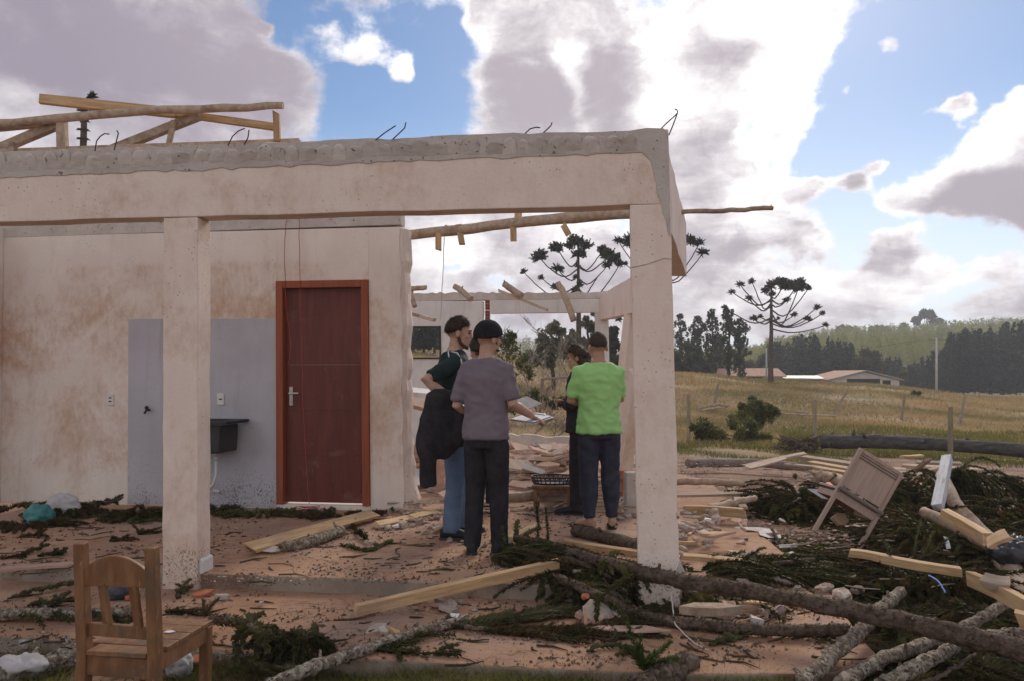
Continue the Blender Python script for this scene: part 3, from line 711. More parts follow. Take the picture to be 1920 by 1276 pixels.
# torn edge of hollow bricks in the back wall
for i in range(13):
    z0 = fcb - .19 * (i + 1); mb = MB()
    if z0 < .2: break
    off = random.uniform(-.03, .03)
    for k in range(3):
        a = fa + .012 + k * .037 + off
        wall_prism(mb, [(a, z0 + .008), (a + .008, z0 + .008), (a + .008, z0 + .178), (a, z0 + .178)], FV + .01, FV + .13)
    for zz_ in (z0 + .006, z0 + .06, z0 + .115, z0 + .17):
        wall_prism(mb, [(fa + .012 + off, zz_), (fa + .094 + off, zz_), (fa + .094 + off, zz_ + .012), (fa + .012 + off, zz_ + .012)], FV + .012, FV + .128)
    wall_prism(mb, [(fa + .016 + off, z0 + .01), (fa + .09 + off, z0 + .01), (fa + .09 + off, z0 + .17), (fa + .016 + off, z0 + .17)], FV + .06, FV + .12)
    hpart('brick', mb, M['brick'], 0)
# low broken sill along the back opening
mb = MB(); wall_prism(mb, [(fa + .13, 0), (fb, 0)] + ragged(fb, .16, fa + .13, .22, 16, .03, 41), FV, FV + .15); hpart('back_sill', mb, M['cement'], .006)
# right side ring beam, snapped in two and bowed out
def seg_beam(name, a, b, h, w, mat, seed, n=10, amp=.012):
    a, b = Vector(a), Vector(b); d = (b - a); L = d.length; d.normalize(); s = d.cross(Vector((0, 0, 1))).normalized(); upv = s.cross(d).normalized()
    rr = random.Random(seed); vs = []; fs = []
    for i in range(n + 1):
        f = i / n; p = a + d * L * f
        e = .04 if i in (0, n) else amp
        for (su, sv) in ((-1, -1), (1, -1), (1, 1), (-1, 1)):
            vs.append(p + s * (su * w / 2 + rr.uniform(-.3, .3) * amp) + upv * ((sv * .5 - .5) * h + rr.uniform(-1, 1) * amp * (1 if sv > 0 else .5)) + d * rr.uniform(-e, e))
    for i in range(n):
        for k in range(4): fs.append((i * 4 + k, i * 4 + (k + 1) % 4, (i + 1) * 4 + (k + 1) % 4, (i + 1) * 4 + k))
    fs += [(3, 2, 1, 0), (n * 4, n * 4 + 1, n * 4 + 2, n * 4 + 3)]
    mb = MB(); mb.add(vs, fs); return hpart(name, mb, mat, .006)
pa_ = B(-.075, .18, 2.87); pb_ = P(1272, 402, 7.4)
o = seg_beam('side_beam', pa_, (pb_.x, pb_.y, 2.80), .52, .15, M['plaster'], 44); o['label'] = 'snapped right-hand ring beam bowed outwards'
p1 = Vector((1.53, 8.0, 2.48)); p2 = Vector(B(fc - .08, FV - .02, 2.80))
o = seg_beam('side_beam', p1, p2, .46, .15, M['plaster'], 45, 16, .005); o['label'] = 'far half of the right-hand beam still on the corner column'
# toppled columns of the right wall leaning under it
def lean_col(a, b, w, label, seed, mat='plaster'):
    o = seg_beam('leaning_column', a, b, w, w * .7, M[mat], seed, 8, .006)
    me = o.data; bpy.data.objects.remove(o); o = link('leaning_column', me, None, bevel=.006)
    return tag(o, label, 'column', 'toppled columns of the right wall')
lean_col(P(1155, 800, 10.6), P(1181, 560, 10.2), .20, 'tall white column leaning just right of the back corner column', 61)
lean_col(P(1165, 885, 9.4), P(1190, 690, 8.9), .19, 'shorter white column leaning low beside the right pillar', 62)
lean_col(P(1164, 760, 11.6), P(1183, 660, 11.3), .09, 'thin pale strip of render leaning behind the two white columns', 63)
mb = MB(); c0 = P(1184, 955, 7.55); mb.box(c0 + Vector((0, 0, .17)), (.13, .12, .40), Matrix.Rotation(.1, 3, 'Z'))
tag(link('wall_stub', mb, M['cement'], bevel=.012), 'grey stub of broken wall standing behind the right pillar', 'wall')

# ---- rebar hooks on the beam
for i, (pts, lab) in enumerate([
    ([(178, 280), (181, 265), (188, 256), (196, 251), (205, 252)], 'bent rebar hook left of the dead tree tip'), ([(214, 278), (219, 262), (222, 250), (219, 245)], 'short rebar just right of the leftmost hook'),
    ([(427, 270), (436, 256), (447, 246), (459, 241)], 'curved rebar hook left of the square roof post'), ([(458, 268), (465, 258), (467, 244)], 'short upright rebar beside the square roof post'),
    ([(704, 259), (722, 249), (742, 236)], 'slanting rebar over the middle of the beam'), ([(736, 258), (752, 247), (759, 240), (761, 230)], 'curved rebar pointing up over the middle of the beam'),
    ([(980, 251), (994, 242), (1005, 239), (1013, 240)], 'flat rebar hook over the right half of the beam'), ([(1015, 249), (1026, 243), (1033, 236), (1035, 230)], 'upcurved rebar over the right half of the beam'),
    ([(1230, 248), (1248, 233), (1266, 217), (1271, 211), (1269, 206), (1265, 205)], 'long rebar with hooked tip at the right corner'), ([(1254, 250), (1262, 235), (1270, 213)], 'straight rebar at the right corner'),
    ]):
    f = (pts[0][0] + 350) / 1600; yb = 5.42 - .6 * f
    mb = MB(); mb.tube([P(x, y + (4 if k == 0 else 0), yb + .02) for k, (x, y) in enumerate(pts)], .0042, 6)
    tag(link('rebar', mb, M['steel']), lab, 'rebar', 'rebar sticking out of the ring beam')

# ------------------------------------------------------------------ lumber, logs, boards
def lumber_mb(mb, a, b, w, t, roll=0.0, n=4, bend=0.0, jag=0.02, seed=0, mi=0):
    """sawn timber from a to b: width w (across), thickness t"""
    rr = random.Random(seed)
    a, b = Vector(a), Vector(b); d = b - a; L = d.length; d.normalize()
    s = d.cross(Vector((0, 0, 1)))
    if s.length < 1e-3: s = Vector((1, 0, 0))
    s.normalize(); q = s.cross(d).normalized()
    rot = Matrix.Rotation(roll, 3, d); s = rot @ s; q = rot @ q
    vs = []
    for i in range(n + 1):
        f = i / n; p = a + d * L * f + q * bend * math.sin(math.pi * f)
        for (x, y) in ((-1, -1), (1, -1), (1, 1), (-1, 1)):
            e = rr.uniform(-jag, jag) if i in (0, n) else 0
            vs.append(p + s * x * w / 2 * rr.uniform(.96, 1.03) + q * y * t / 2 * rr.uniform(.95, 1.04) + d * e)
    fs = [(i * 4 + k, i * 4 + (k + 1) % 4, (i + 1) * 4 + (k + 1) % 4, (i + 1) * 4 + k) for i in range(n) for k in range(4)] + [(3, 2, 1, 0), (n * 4, n * 4 + 1, n * 4 + 2, n * 4 + 3)]
    mb.add(vs, fs, mi)
_seed = [100]
def lumber(a, b, w, t, label, mat='raw_wood', name='plank', cat='plank', group=None, parent=None, roll=0.0, **k):
    _seed[0] += 1; mb = MB(); a, b = Vector(a), Vector(b); d = b - a; L = d.length; d.normalize()
    lumber_mb(mb, (-L / 2, 0, 0), (L / 2, 0, 0), w, t, seed=_seed[0], **k)
    s = d.cross(Vector((0, 0, 1)))
    if abs(d.z) > .75: s = Vector((1, 0, 0)) - d * d.x
    s.normalize(); q = s.cross(d).normalized(); rot = Matrix.Rotation(roll, 3, d); s = rot @ s; q = rot @ q
    o = link(name, mb, M[mat], parent, bevel=min(.004, t * .12))
    o.matrix_basis = Matrix.Translation((a + b) / 2) @ Matrix((d, -s, q)).transposed().to_4x4()
    if parent is None: tag(o, label, cat, group)
    elif label: o['label'] = label
    return o
def wavy(pts, n=14, amp=.01, seed=0):
    """smooth path through pts with small bends"""
    rr = random.Random(seed); P_ = [Vector(p) for p in pts]; out = []
    m = len(P_) - 1
    for i in range(n + 1):
        f = i / n * m; k = min(int(f), m - 1); u = f - k
        p0, p1, p2, p3 = P_[max(k - 1, 0)], P_[k], P_[k + 1], P_[min(k + 2, m)]
        q = .5 * ((2 * p1) + (p2 - p0) * u + (2 * p0 - 5 * p1 + 4 * p2 - p3) * u * u + (3 * p1 - p0 - 3 * p2 + p3) * u ** 3)
        e = amp if 0 < i < n else 0
        out.append(q + Vector((rr.uniform(-e, e), rr.uniform(-e, e), rr.uniform(-e, e))))
    return out
def log(pts, r0, r1, label, mat='pole_wood', name='log', cat='log', group=None, parent=None, n=14, amp=.008, jit=.05, knots=6, nn=10):
    _seed[0] += 1; random.seed(_seed[0])
    path = wavy(pts, n, amp, _seed[0]); mb = MB()
    rad = [(r0 + (r1 - r0) * i / n) * random.uniform(.94, 1.06) for i in range(n + 1)]
    mb.tube(path, rad, nn, jit=jit)
    for k in range(knots):
        i = random.randint(1, n - 1); d = Vector((random.uniform(-1, 1), random.uniform(-1, 1), random.uniform(-.2, 1))).normalized()
        mb.tube([path[i] + d * rad[i] * .6, path[i] + d * rad[i] * random.uniform(1.3, 2.0)], [rad[i] * .35, rad[i] * .2], 5)
    o = link(name, mb, M[mat], parent, smooth=True)
    o.data.polygons.foreach_set('use_smooth', [len(p.vertices) == 4 for p in o.data.polygons])
    if parent is None: tag(o, label, cat, group)
    return o

# ---- remains of the roof truss standing on the left of the beam
YT = 5.62
truss = thing('roof_truss', 'wrecked roof truss of poles and sawn timber standing on the left of the beam', 'roof truss', P(320, 276, YT))
TI = Matrix.Translation(truss.location).inverted()
def tpart(o): o.matrix_parent_inverse = TI; return o
tpart(log([P(-60, 241, YT + .03), P(0, 233, YT), P(260, 209, YT - .05), P(400, 204, YT - .06), P(531, 198, YT - .1)], .035, .028, None, parent=truss, name='pole', knots=5, nn=12))
tpart(lumber(P(75, 186, YT + .07), P(330, 213, YT + .06), .05, .072, None, 'raw_wood', 'rafter', parent=truss))
tpart(lumber(P(330, 213, YT + .06), P(519, 239, YT + .02), .05, .052, None, 'raw_wood', 'rafter', parent=truss))
tpart(lumber(P(118, 290, YT), P(116, 228, YT), .062, .062, None, 'pole_wood', 'strut', parent=truss))
tpart(lumber(P(315, 278, YT), P(326, 228, YT - .02), .034, .034, None, 'pole_wood', 'strut', parent=truss))
tpart(lumber(P(520, 270, YT - .05), P(518, 211, YT - .05), .044, .044, None, 'raw_wood', 'strut', parent=truss))
tpart(lumber(P(205, 284, YT + .08), P(376, 216, YT + .02), .06, .062, None, 'pole_wood', 'brace', parent=truss))
tpart(lumber(P(-30, 292, YT + .07), P(110, 233, YT + .04), .06, .066, None, 'pole_wood', 'brace', parent=truss))
tpart(lumber(P(22, 292, YT), P(24, 268, YT), .04, .04, None, 'pole_wood', 'strut', parent=truss))
tpart(lumber(P(-50, 245, YT + .06), P(80, 233, YT + .08), .04, .05, None, 'pole_wood', 'rafter', parent=truss))
tpart(lumber(P(-80, 291, YT + .06), P(560, 268, YT - .02), .07, .05, None, 'pole_wood', 'bottom_chord', parent=truss))

# ---- pole left across the room with stub battens nailed to it
a, b = P(735, 445, 8.1), P(1215, 396, 7.1)
pt = thing('roof_pole', 'long roof pole across the open room with batten stubs nailed on', 'pole', (a + b) / 2)
PI_ = Matrix.Translation(pt.location).inverted()
o = log([a, a.lerp(b, .5) + Vector((0, 0, .012)), b], .050, .056, None, parent=pt, name='pole', knots=4, nn=14); o.matrix_parent_inverse = PI_
def on_pole(px): return a.lerp(b, (px - 735) / 480)
for (x0, y0, x1, y1, w) in ((822, 440, 822, 470, .062), (860, 424, 867, 461, .062), (962, 412, 963, 450, .062), (1056, 422, 1066, 440, .06), (972, 396, 971, 416, .075)):
    Yp = on_pole(x0).y - .06
    if x0 == 972: Yp += .1
    o = lumber(P(x0, y0, Yp), P(x1, y1, Yp), w, .022, None, 'raw_wood', 'batten', parent=pt, roll=0 if True else 0, jag=.03); o.matrix_parent_inverse = PI_
log([P(1268, 397, 6.6), P(1370, 395, 6.6), P(1449, 391, 6.6)], .022, .019, 'thin pole sticking out into the sky past the right corner of the house', name='pole', cat='pole', knots=2)
# ---- logs hanging on the back beam
yb = 14.0
for (pts, r, lab) in (
    ([(764, 541), (800, 540)], .045, 'short log lying level at the left end of the back wall top'),
    ([(770, 545), (778, 575)], .045, 'stub log hanging down beside the torn wall end'),
    ([(852, 537), (868, 548), (884, 561)], .055, 'stub log tilted over the white back wall above the bearded man'),
    ([(945, 533), (960, 543), (978, 555)], .06, 'thick stub log tilted over the middle of the back beam'),
    ([(1046, 530), (1062, 560), (1076, 602)], .06, 'long log hanging steeply over the back beam'),
    ):
    log([P(x, y, yb + .12 * (1 - i)) for i, (x, y) in enumerate(pts)], r, r, lab, 'pole_wood', knots=1, n=8)
lumber(P(935, 545, yb + .1), P(1025, 581, yb - .1), .09, .05, 'flat board slanting across the front of the back beam', 'pale_wood')
lumber(P(764, 586, 13.6), P(814, 600, 13.2), .09, .06, 'split plank sticking out above the back window', 'pale_wood')

# ---- strings and wires over the door
for (pts, mat, lab) in (
    ([(538, 408), (534, 470), (536, 560), (545, 640), (541, 680)], 'cord_red', 'red string hanging from the beam along the left edge of the door'),
    ([(561, 408), (563, 520), (565, 640), (569, 760), (576, 900), (580, 944)], 'cord_red', 'red string hanging down across the middle of the door'),
    ):
    mb = MB(); mb.tube(wavy([B(*(lambda q: (q[0], V0 - .03, q[1]))(u_at(x, y, V0 - .03))) for (x, y) in pts], 26, .004, 5), .0032, 5)
    tag(link('string', mb, M[mat]), lab, 'string')
mb = MB(); random.seed(5)
c0 = G(576, 958, .012)
mb.tube(wavy([c0 + Vector((random.uniform(-.13, .13), random.uniform(-.08, .06), random.uniform(0, .05))) for k in range(14)], 70, .006, 7), .0035, 5)
tag(link('string', mb, M['cord_red']), 'tangle of red string on the door sill', 'string')
mb = MB(); mb.tube(wavy([P(833, 440, 8), P(831, 510, 8.2), P(828, 560, 8.4), P(826, 600, 8.4)], 14, .004, 3), .004, 5)
tag(link('wire', mb, M['wire_pale']), 'thin pale wire hanging from the roof pole in front of the white back wall', 'wire')

# ------------------------------------------------------------------ people
def voxel_mesh(mb, voxel=.009, smooth=3):
    me = mb.mesh('tmp'); o = bpy.data.objects.new('tmp', me); COL.objects.link(o)
    r = o.modifiers.new('r', 'REMESH'); r.mode = 'VOXEL'; r.voxel_size = voxel; r.use_smooth_shade = True
    s = o.modifiers.new('s', 'SMOOTH'); s.factor = .5; s.iterations = smooth
    dg = bpy.context.evaluated_depsgraph_get(); dg.update()
    out = bpy.data.meshes.new_from_object(o.evaluated_get(dg)); bpy.data.objects.remove(o); bpy.data.meshes.remove(me)
    return out
def folds(me, amp, fx=9, fz=14, seed=0, zref=None):
    """cloth creases: push the surface along its normals"""
    n = len(me.vertices); co = np.empty(n * 3, np.float32); no = np.empty(n * 3, np.float32)
    me.vertices.foreach_get('co', co); me.vertices.foreach_get('normal', no)
    co = co.reshape(-1, 3); no = no.reshape(-1, 3); o = Vector((seed * 3.7, seed * 1.9, 0))
    h = np.array([(1 - abs(noise.noise(Vector((p[0] * fx + p[2] * 3, p[1] * fx, p[2] * fz)) + o)) * 2) * .6 + noise.noise(Vector((p[0] * fx * 2.3, p[1] * fx * 2.3, p[2] * fz * .8)) + o) * .5 for p in co])
    co += no * (h * amp)[:, None]
    me.vertices.foreach_set('co', co.astype(np.float32).ravel()); me.update(); return me
def add_chain(mb, pts, radii, n=12, flat=1.0): mb.tube(pts, radii, n, flat=flat)

class Person:
    """figure standing at the origin, facing +y, x to its right; H = standing height"""
    def __init__(s, name, label, loc, heading, H, w=1.0, **j):
        s.root = thing(name, label, 'person', loc, heading)
        s.k = H / 1.75; s.w = w; s.j = j
    def p(s, x, y, z): return Vector((x * s.k * s.w, y * s.k, z * s.k))
    def torso_rings(s, e=0.0, z0=.86, z1=1.51, bulge=1.0):
        T = [(.80, .172, .118), (.88, .172, .125), (.96, .165, .122), (1.04, .155, .115), (1.12, .155, .115), (1.22, .168, .122), (1.32, .182, .122), (1.38, .182, .106), (1.42, .158, .092), (1.45, .120, .080), (1.475, .088, .072), (1.51, .064, .064)]
        out = []
        for (z, a, b) in T:
            if z0 - 1e-6 <= z <= z1 + 1e-6:
                out.append((s.p(0, s.j.get('stoop', 0) * max(0, z - .9), z), (Vector(((a + e) * s.k * s.w * bulge, 0, 0))), Vector((0, (b + e) * s.k * bulge, 0))))
        return out
    def arm_pts(s, side):
        sh = s.p(.168 * side, s.j.get('stoop', 0) * .5, 1.395)
        el, wr = s.j['elbow'][0 if side < 0 else 1], s.j['wrist'][0 if side < 0 else 1]
        return sh, s.p(*el), s.p(*wr)
    def leg_pts(s, side):
        i = 0 if side < 0 else 1
        hip = s.p(.088 * side, 0, .90)
        an = s.p(*s.j.get('ankle', ((-.10, 0, .08), (.10, 0, .08)))[i]); kn = s.j.get('knee'); kn = s.p(*kn[i]) if kn else hip.lerp(an, .5) + Vector((0, .02, 0))
        return hip, kn, an, s.j.get('toe', (0, 0))[i]
    def head_frame(s):
        yaw, pit = s.j.get('yaw', 0), s.j.get('pitch', 0)
        rot = Matrix.Rotation(yaw, 3, 'Z') @ Matrix.Rotation(pit, 3, 'X')
        hs = list(s.j.get('head', (0, .035, 1.635))); hs[2] -= .012; c = s.p(*hs)
        return c, rot
    def hand(s, mb, wr, el, side, grip=None):
        d = (wr - el).normalized(); k = s.k
        palm_dir = grip if grip is not None else Vector((0, 0, -1))
        sx = d.cross(palm_dir).normalized(); 
        c = wr + d * .045 * k
        mb.loft([(wr - d * .02, sx * .026 * k, palm_dir * .02 * k), (wr + d * .02 * k, sx * .034 * k, palm_dir * .017 * k), (wr + d * .06 * k, sx * .041 * k, palm_dir * .016 * k), (wr + d * .092 * k, sx * .038 * k, palm_dir * .013 * k)], 10)
        return wr, d, sx, palm_dir
    def fingers(s, mb, frame, curl=.5, side=1):
        wr, d, sx, pd = frame; k = s.k
        for i, (off, L) in enumerate(((-.030, .066), (-.010, .076), (.011, .071), (.030, .055))):
            a = wr + d * .085 * k + sx * off * k; pts = [a]; ang = 0; L *= k
            for seg in (.42, .32, .26):
                ang += curl * (.5 + .5 * seg); dd = d * math.cos(ang) + pd * math.sin(ang)
                pts.append(pts[-1] + dd * L * seg)
            mb.tube(pts, [.0092 * k, .0088 * k, .008 * k, .0062 * k], 7)
        a = wr + d * .025 * k - sx * .03 * k * side
        dd = (d * .75 - sx * .65 * side).normalized()
        mb.tube([a, a + dd * .035 * k, a + dd * .055 * k + d * .012 * k + pd * .008, a + dd * .062 * k + d * .03 * k + pd * .018], [.014 * k, .012 * k, .0105 * k, .008 * k], 7)
    def build_body(s, skin, face=True, feet=False, voxel=.008, hands=(True, True), curl=(.5, .5), grip=(None, None)):
        mb = MB(); k = s.k
        mb.loft(s.torso_rings(-.012, .80, 1.51))
        c, rot = s.head_frame(); nb = s.p(0, s.j.get('stoop', 0) * .55, 1.44)
        nk = c + rot @ Vector((0, -.018, -.07)) * k
        mb.tube([nb, nb.lerp(nk, .5), nk, c], [.066 * k, .057 * k, .056 * k, .05 * k], 14)
        mb.ball(c + rot @ Vector((0, -.012, .028)) * k, (.077 * k, .095 * k, .092 * k), rot)
        mb.ball(c + rot @ Vector((0, .022, -.045)) * k, (.060 * k, .068 * k, .075 * k), rot)
        mb.ball(c + rot @ Vector((0, .060, -.085)) * k, (.030 * k, .028 * k, .026 * k), rot)
        if face:
            mb.tube([c + rot @ Vector(q) * k for q in ((0, .084, .022), (0, .098, -.005), (0, .108, -.026))], [.009 * k, .0125 * k, .0165 * k], 8)
            mb.ball(c + rot @ Vector((0, .083, .030)) * k, (.05 * k, .014 * k, .012 * k), rot)
            mb.ball(c + rot @ Vector((0, .085, -.056)) * k, (.024 * k, .011 * k, .012 * k), rot)
            for sx in (-1, 1): mb.ball(c + rot @ Vector((.042 * sx, .060, -.018)) * k, (.022 * k, .022 * k, .02 * k), rot)
        for sx in (-1, 1):
            mb.ball(c + rot @ Vector((.084 * sx, -.012, -.008)) * k, (.011 * k, .021 * k, .033 * k), rot)
        frames = []
        for i, side in enumerate((-1, 1)):
            sh, el, wr = s.arm_pts(side)
            mb.tube([sh * .92 + nb * .08, sh, sh.lerp(el, .5), el, el.lerp(wr, .3), wr], [.05 * k, .052 * k, .047 * k, .040 * k, .042 * k, .029 * k], 12)
            fr = s.hand(mb, wr, el, side, grip[i]); frames.append(fr if hands[i] else None)
            hip, kn, an, toe = s.leg_pts(side)
            mb.tube([hip + Vector((0, 0, .06 * k)), hip, hip.lerp(kn, .5), kn, kn.lerp(an, .35), an, an - Vector((0, 0, .03 * k))], [.07 * k, .078 * k, .07 * k, .052 * k, .055 * k, .036 * k, .034 * k], 12)
            td = Vector((math.sin(toe), math.cos(toe), 0))
            b_ = Vector((an.x, an.y, 0)); ax = Vector((td.y, -td.x, 0))
            mb.loft([(b_ - td * .07 * k + Vector((0, 0, .045 * k)), ax * .026 * k, Vector((0, 0, .035 * k))), (b_ - td * .04 * k + Vector((0, 0, .045 * k)), ax * .036 * k, Vector((0, 0, .045 * k))), (b_ + td * .06 * k + Vector((0, 0, .035 * k)), ax * .04 * k, Vector((0, 0, .034 * k))), (b_ + td * .13 * k + Vector((0, 0, .022 * k)), ax * .045 * k, Vector((0, 0, .02 * k))), (b_ + td * .185 * k + Vector((0, 0, .015 * k)), ax * .03 * k, Vector((0, 0, .012 * k)))], 10)
        me = voxel_mesh(mb, voxel, 2)
        fm = MB()
        for i, fr in enumerate(frames):
            if fr: s.fingers(fm, fr, curl[i], 1 if i else -1)
        if fm.v:
            o1 = len(me.vertices); V_ = np.empty(o1 * 3, np.float32); me.vertices.foreach_get('co', V_)
            polys = [tuple(p.vertices) for p in me.polygons]
            nm = bpy.data.meshes.new('body'); nm.from_pydata([tuple(v) for v in V_.reshape(-1, 3)] + fm.v, [], polys + [tuple(i + o1 for i in f) for f in fm.f]); nm.update(); me = nm
        s.body = link('body', me, M[skin], s.root, smooth=True)
        # eyes
        if face:
            em = MB()
            for sx in (-1, 1): em.ball(c + rot @ Vector((.030 * sx, .080, .010)) * k, (.011 * k, .008 * k, .006 * k), rot, 8, 6)
            link('eyes', em, M['hair'], s.root, smooth=True)
            em = MB()
            for sx in (-1, 1): em.tube([c + rot @ Vector(q) * k for q in ((.014 * sx, .094, .031), (.032 * sx, .089, .037), (.050 * sx, .076, .031))], [.004 * k, .005 * k, .003 * k], 6)
            link('eyebrows', em, M['hair'], s.root, smooth=True)
        return s
    def shirt(s, mat, name='shirt', sleeve=.55, hem=.83, e=.014, amp=.006, seed=0, long=False, collar=0):
        mb = MB(); k = s.k
        rings = s.torso_rings(e, hem + .02, 1.476); c0, a0, b0 = rings[0]
        rings = [(s.p(0, 0, hem), a0 * 1.04, b0 * 1.06)] + rings
        mb.loft(rings, 24)
        for side in (-1, 1):
            sh, el, wr = s.arm_pts(side)
            nb = s.p(0, s.j.get('stoop', 0) * .55, 1.43)
            if long: mb.tube([nb.lerp(sh, .6), sh, sh.lerp(el, .5), el, el.lerp(wr, .5), wr], [.06 * k, .068 * k, .062 * k, .055 * k, .05 * k, .042 * k], 14)
            else: mb.tube([nb.lerp(sh, .6), sh, sh.lerp(el, sleeve * .5), sh.lerp(el, sleeve), sh.lerp(el, sleeve + .08)], [.058 * k, .063 * k, .061 * k, .060 * k, .058 * k], 14)
        if collar:
            nb = s.p(0, .0, 1.455); mb.loft([(nb, Vector((.085 * k, 0, 0)), Vector((0, .075 * k, 0))), (nb + Vector((0, .01, .035 * k)), Vector((.07 * k, 0, 0)), Vector((0, .066 * k, 0)))], 16)
        me = folds(voxel_mesh(mb, .010, 4), amp, seed=seed)
        return link(name, me, M[mat], s.root, smooth=True)
    def trousers(s, mat, rad=(.098, .095, .074, .068, .060), amp=.006, seed=3, cuff=.05, waist=1.0, name='trousers'):
        mb = MB(); k = s.k
        mb.loft([(s.p(0, -.005, z), Vector((a * k * s.w, 0, 0)), Vector((0, b * k, 0))) for (z, a, b) in ((.80, .158, .118), (.86, .166, .124), (.93, .160, .118), (waist, .148, .108))], 20)
        for side in (-1, 1):
            hip, kn, an, toe = s.leg_pts(side)
            end = an + Vector((0, 0, (cuff - .08) * k))
            mb.tube([hip - Vector((0, 0, .01 * k)), hip.lerp(kn, .22), hip.lerp(kn, .6), kn, kn.lerp(end, .5), kn.lerp(end, .85), end], [rad[0] * .82 * k, rad[0] * .96 * k, rad[1] * .92 * k, rad[2] * k, rad[3] * k, rad[4] * 1.02 * k, rad[4] * k], 14)
        me = folds(voxel_mesh(mb, .010, 3), amp, fx=7, fz=11, seed=seed)
        return link(name, me, M[mat], s.root, smooth=True)
    def shoes(s, mat='shoe', sole=True):
        k = s.k
        for side in (-1, 1):
            hip, kn, an, toe = s.leg_pts(side); td = Vector((math.sin(toe), math.cos(toe), 0)); ax = Vector((td.y, -td.x, 0)); b_ = Vector((an.x, an.y, 0))
            Z = lambda z: Vector((0, 0, z * k))
            mb = MB()
            mb.loft([(b_ - td * .085 * k + Z(.04), ax * .03 * k, Z(.035)), (b_ - td * .06 * k + Z(.05), ax * .041 * k, Z(.05)), (b_ + td * .0 * k + Z(.055), ax * .043 * k, Z(.055)), (b_ + td * .07 * k + Z(.042), ax * .046 * k, Z(.042)), (b_ + td * .14 * k + Z(.032), ax * .05 * k, Z(.032)), (b_ + td * .19 * k + Z(.025), ax * .040 * k, Z(.025)), (b_ + td * .215 * k + Z(.02), ax * .02 * k, Z(.016))], 14)
            mb.tube([b_ + Z(.06), b_ + Z(.12)], [.045 * k, .044 * k], 12)
            o = link('shoe', voxel_mesh(mb, .008, 2), M[mat], s.root, smooth=True)
            if sole:
                mb = MB(); out = [(-.045, -.07), (-.03, -.09), (.03, -.09), (.045, -.07), (.048, .05), (.053, .13), (.042, .19), (.01, .222), (-.02, .218), (-.048, .18), (-.05, .12), (-.044, .03)]
                mb.prism([(x * k, y * k) for x, y in out], ax, td, (0, 0, 1), b_, -.002, .018 * k); link('sole', mb, M['black_plastic'], o, bevel=.003)
    def hair(s, mat, kind='short', th=.012, name='hair', back=-.30, nape=.22, front=.35, amp=.006, seed=1):
        """cap of hair over the skull: lower edge dips from the forehead to the nape"""
        c, rot = s.head_frame(); k = s.k; mb = MB()
        nu, nv = 44, 28; vs = []; keep = []
        for j in range(nv + 1):
            ph = math.pi * j / nv
            for i in range(nu):
                t = 2 * math.pi * i / nu; d = Vector((math.sin(ph) * math.cos(t), math.sin(ph) * math.sin(t), math.cos(ph)))
                y = d.y
                if kind == 'beanie': lim = -.30 - .10 * (-y) if y < 0 else -.30 + .42 * y
                elif y > .5: lim = front + .12 * (y - .5)
                elif y > .12: lim = back + (front - back) * ((y - .12) / .38) ** .8
                else: lim = back - nape * min(1, max(0, -y))
                ex = d.z - lim
                g = 1.0 if kind == 'beanie' else max(-.35, min(1, ex / .32))
                g = g * (2 - g) if g > 0 else g
                q = th * g + (amp * (.6 * noise.noise(d * 6 + Vector((seed, 0, 0))) + .55 * noise.noise(d * 19 + Vector((0, seed, 0)))) if kind != 'beanie' else amp * noise.noise(d * 5)) * max(.0, g)
                p = Vector((d.x * (.0775 + q), -.012 + d.y * (.0955 + q), .028 + d.z * (.0925 + q * 1.15)))
                vs.append(c + rot @ p * k); keep.append(ex > (-.16 if kind != 'beanie' else 0))
        fs = []
        for j in range(nv):
            for i in range(nu):
                q = (j * nu + i, (j + 1) * nu + i, (j + 1) * nu + (i + 1) % nu, j * nu + (i + 1) % nu)
                if sum(keep[x] for x in q) >= 3: fs.append(q)
        mb.add(vs, fs)
        o = link(name, mb, M[mat], s.root, smooth=True)
        if kind == 'beanie': so = o.modifiers.new('thick', 'SOLIDIFY'); so.thickness = -.012 * k; so.offset = -1
        return o
    def blob_part(s, name, mat, balls, voxel=.007, amp=0, smooth=2):
        """balls in head coordinates"""
        c, rot = s.head_frame(); mb = MB()
        for (q, r) in balls: mb.ball(c + rot @ Vector(q) * s.k, tuple(x * s.k for x in r), rot)
        me = voxel_mesh(mb, voxel, smooth)
        if amp: folds(me, amp, 30, 30)
        return link(name, me, M[mat], s.root, smooth=True)
def strands(pr, hair_o, n, L, mat, out=.35, seed=0):
    """loose hair over the cap"""
    me = hair_o.data; rg = np.random.default_rng(seed); nv = len(me.vertices)
    co = np.empty(nv * 3, np.float32); me.vertices.foreach_get('co', co); co = co.reshape(-1, 3); no = np.empty(nv * 3, np.float32); me.vertices.foreach_get('normal', no); no = no.reshape(-1, 3)
    used = sorted({v for p in me.polygons for v in p.vertices}); c0, rot = pr.head_frame(); top = np.array(c0 + rot @ Vector((0, -.03, .13)) * pr.k)
    i = np.array(used)[rg.integers(0, len(used), n)]; p = co[i] + rg.normal(0, .004, (n, 3)); nn = p - np.array(c0); nn /= np.linalg.norm(nn, axis=1)[:, None]
    d = p - top; d -= nn * (d * nn).sum(1)[:, None]; d /= np.linalg.norm(d, axis=1)[:, None] + 1e-6; d += rg.normal(0, .35, (n, 3)); s = np.cross(nn, d); s /= np.linalg.norm(s, axis=1)[:, None] + 1e-6
    ln = L * rg.uniform(.5, 1.3, n)[:, None]; w = .0016; tip = p + (d + nn * out) * ln
    v = np.stack([p - nn * .002 - s * w, p - nn * .002 + s * w, tip], 1).reshape(-1, 3)
    o = link('hair_strands', numpy_mesh('hair_strands', v, np.arange(n * 3).reshape(n, 3)), M[mat], hair_o); o['kind'] = 'stuff'; return o
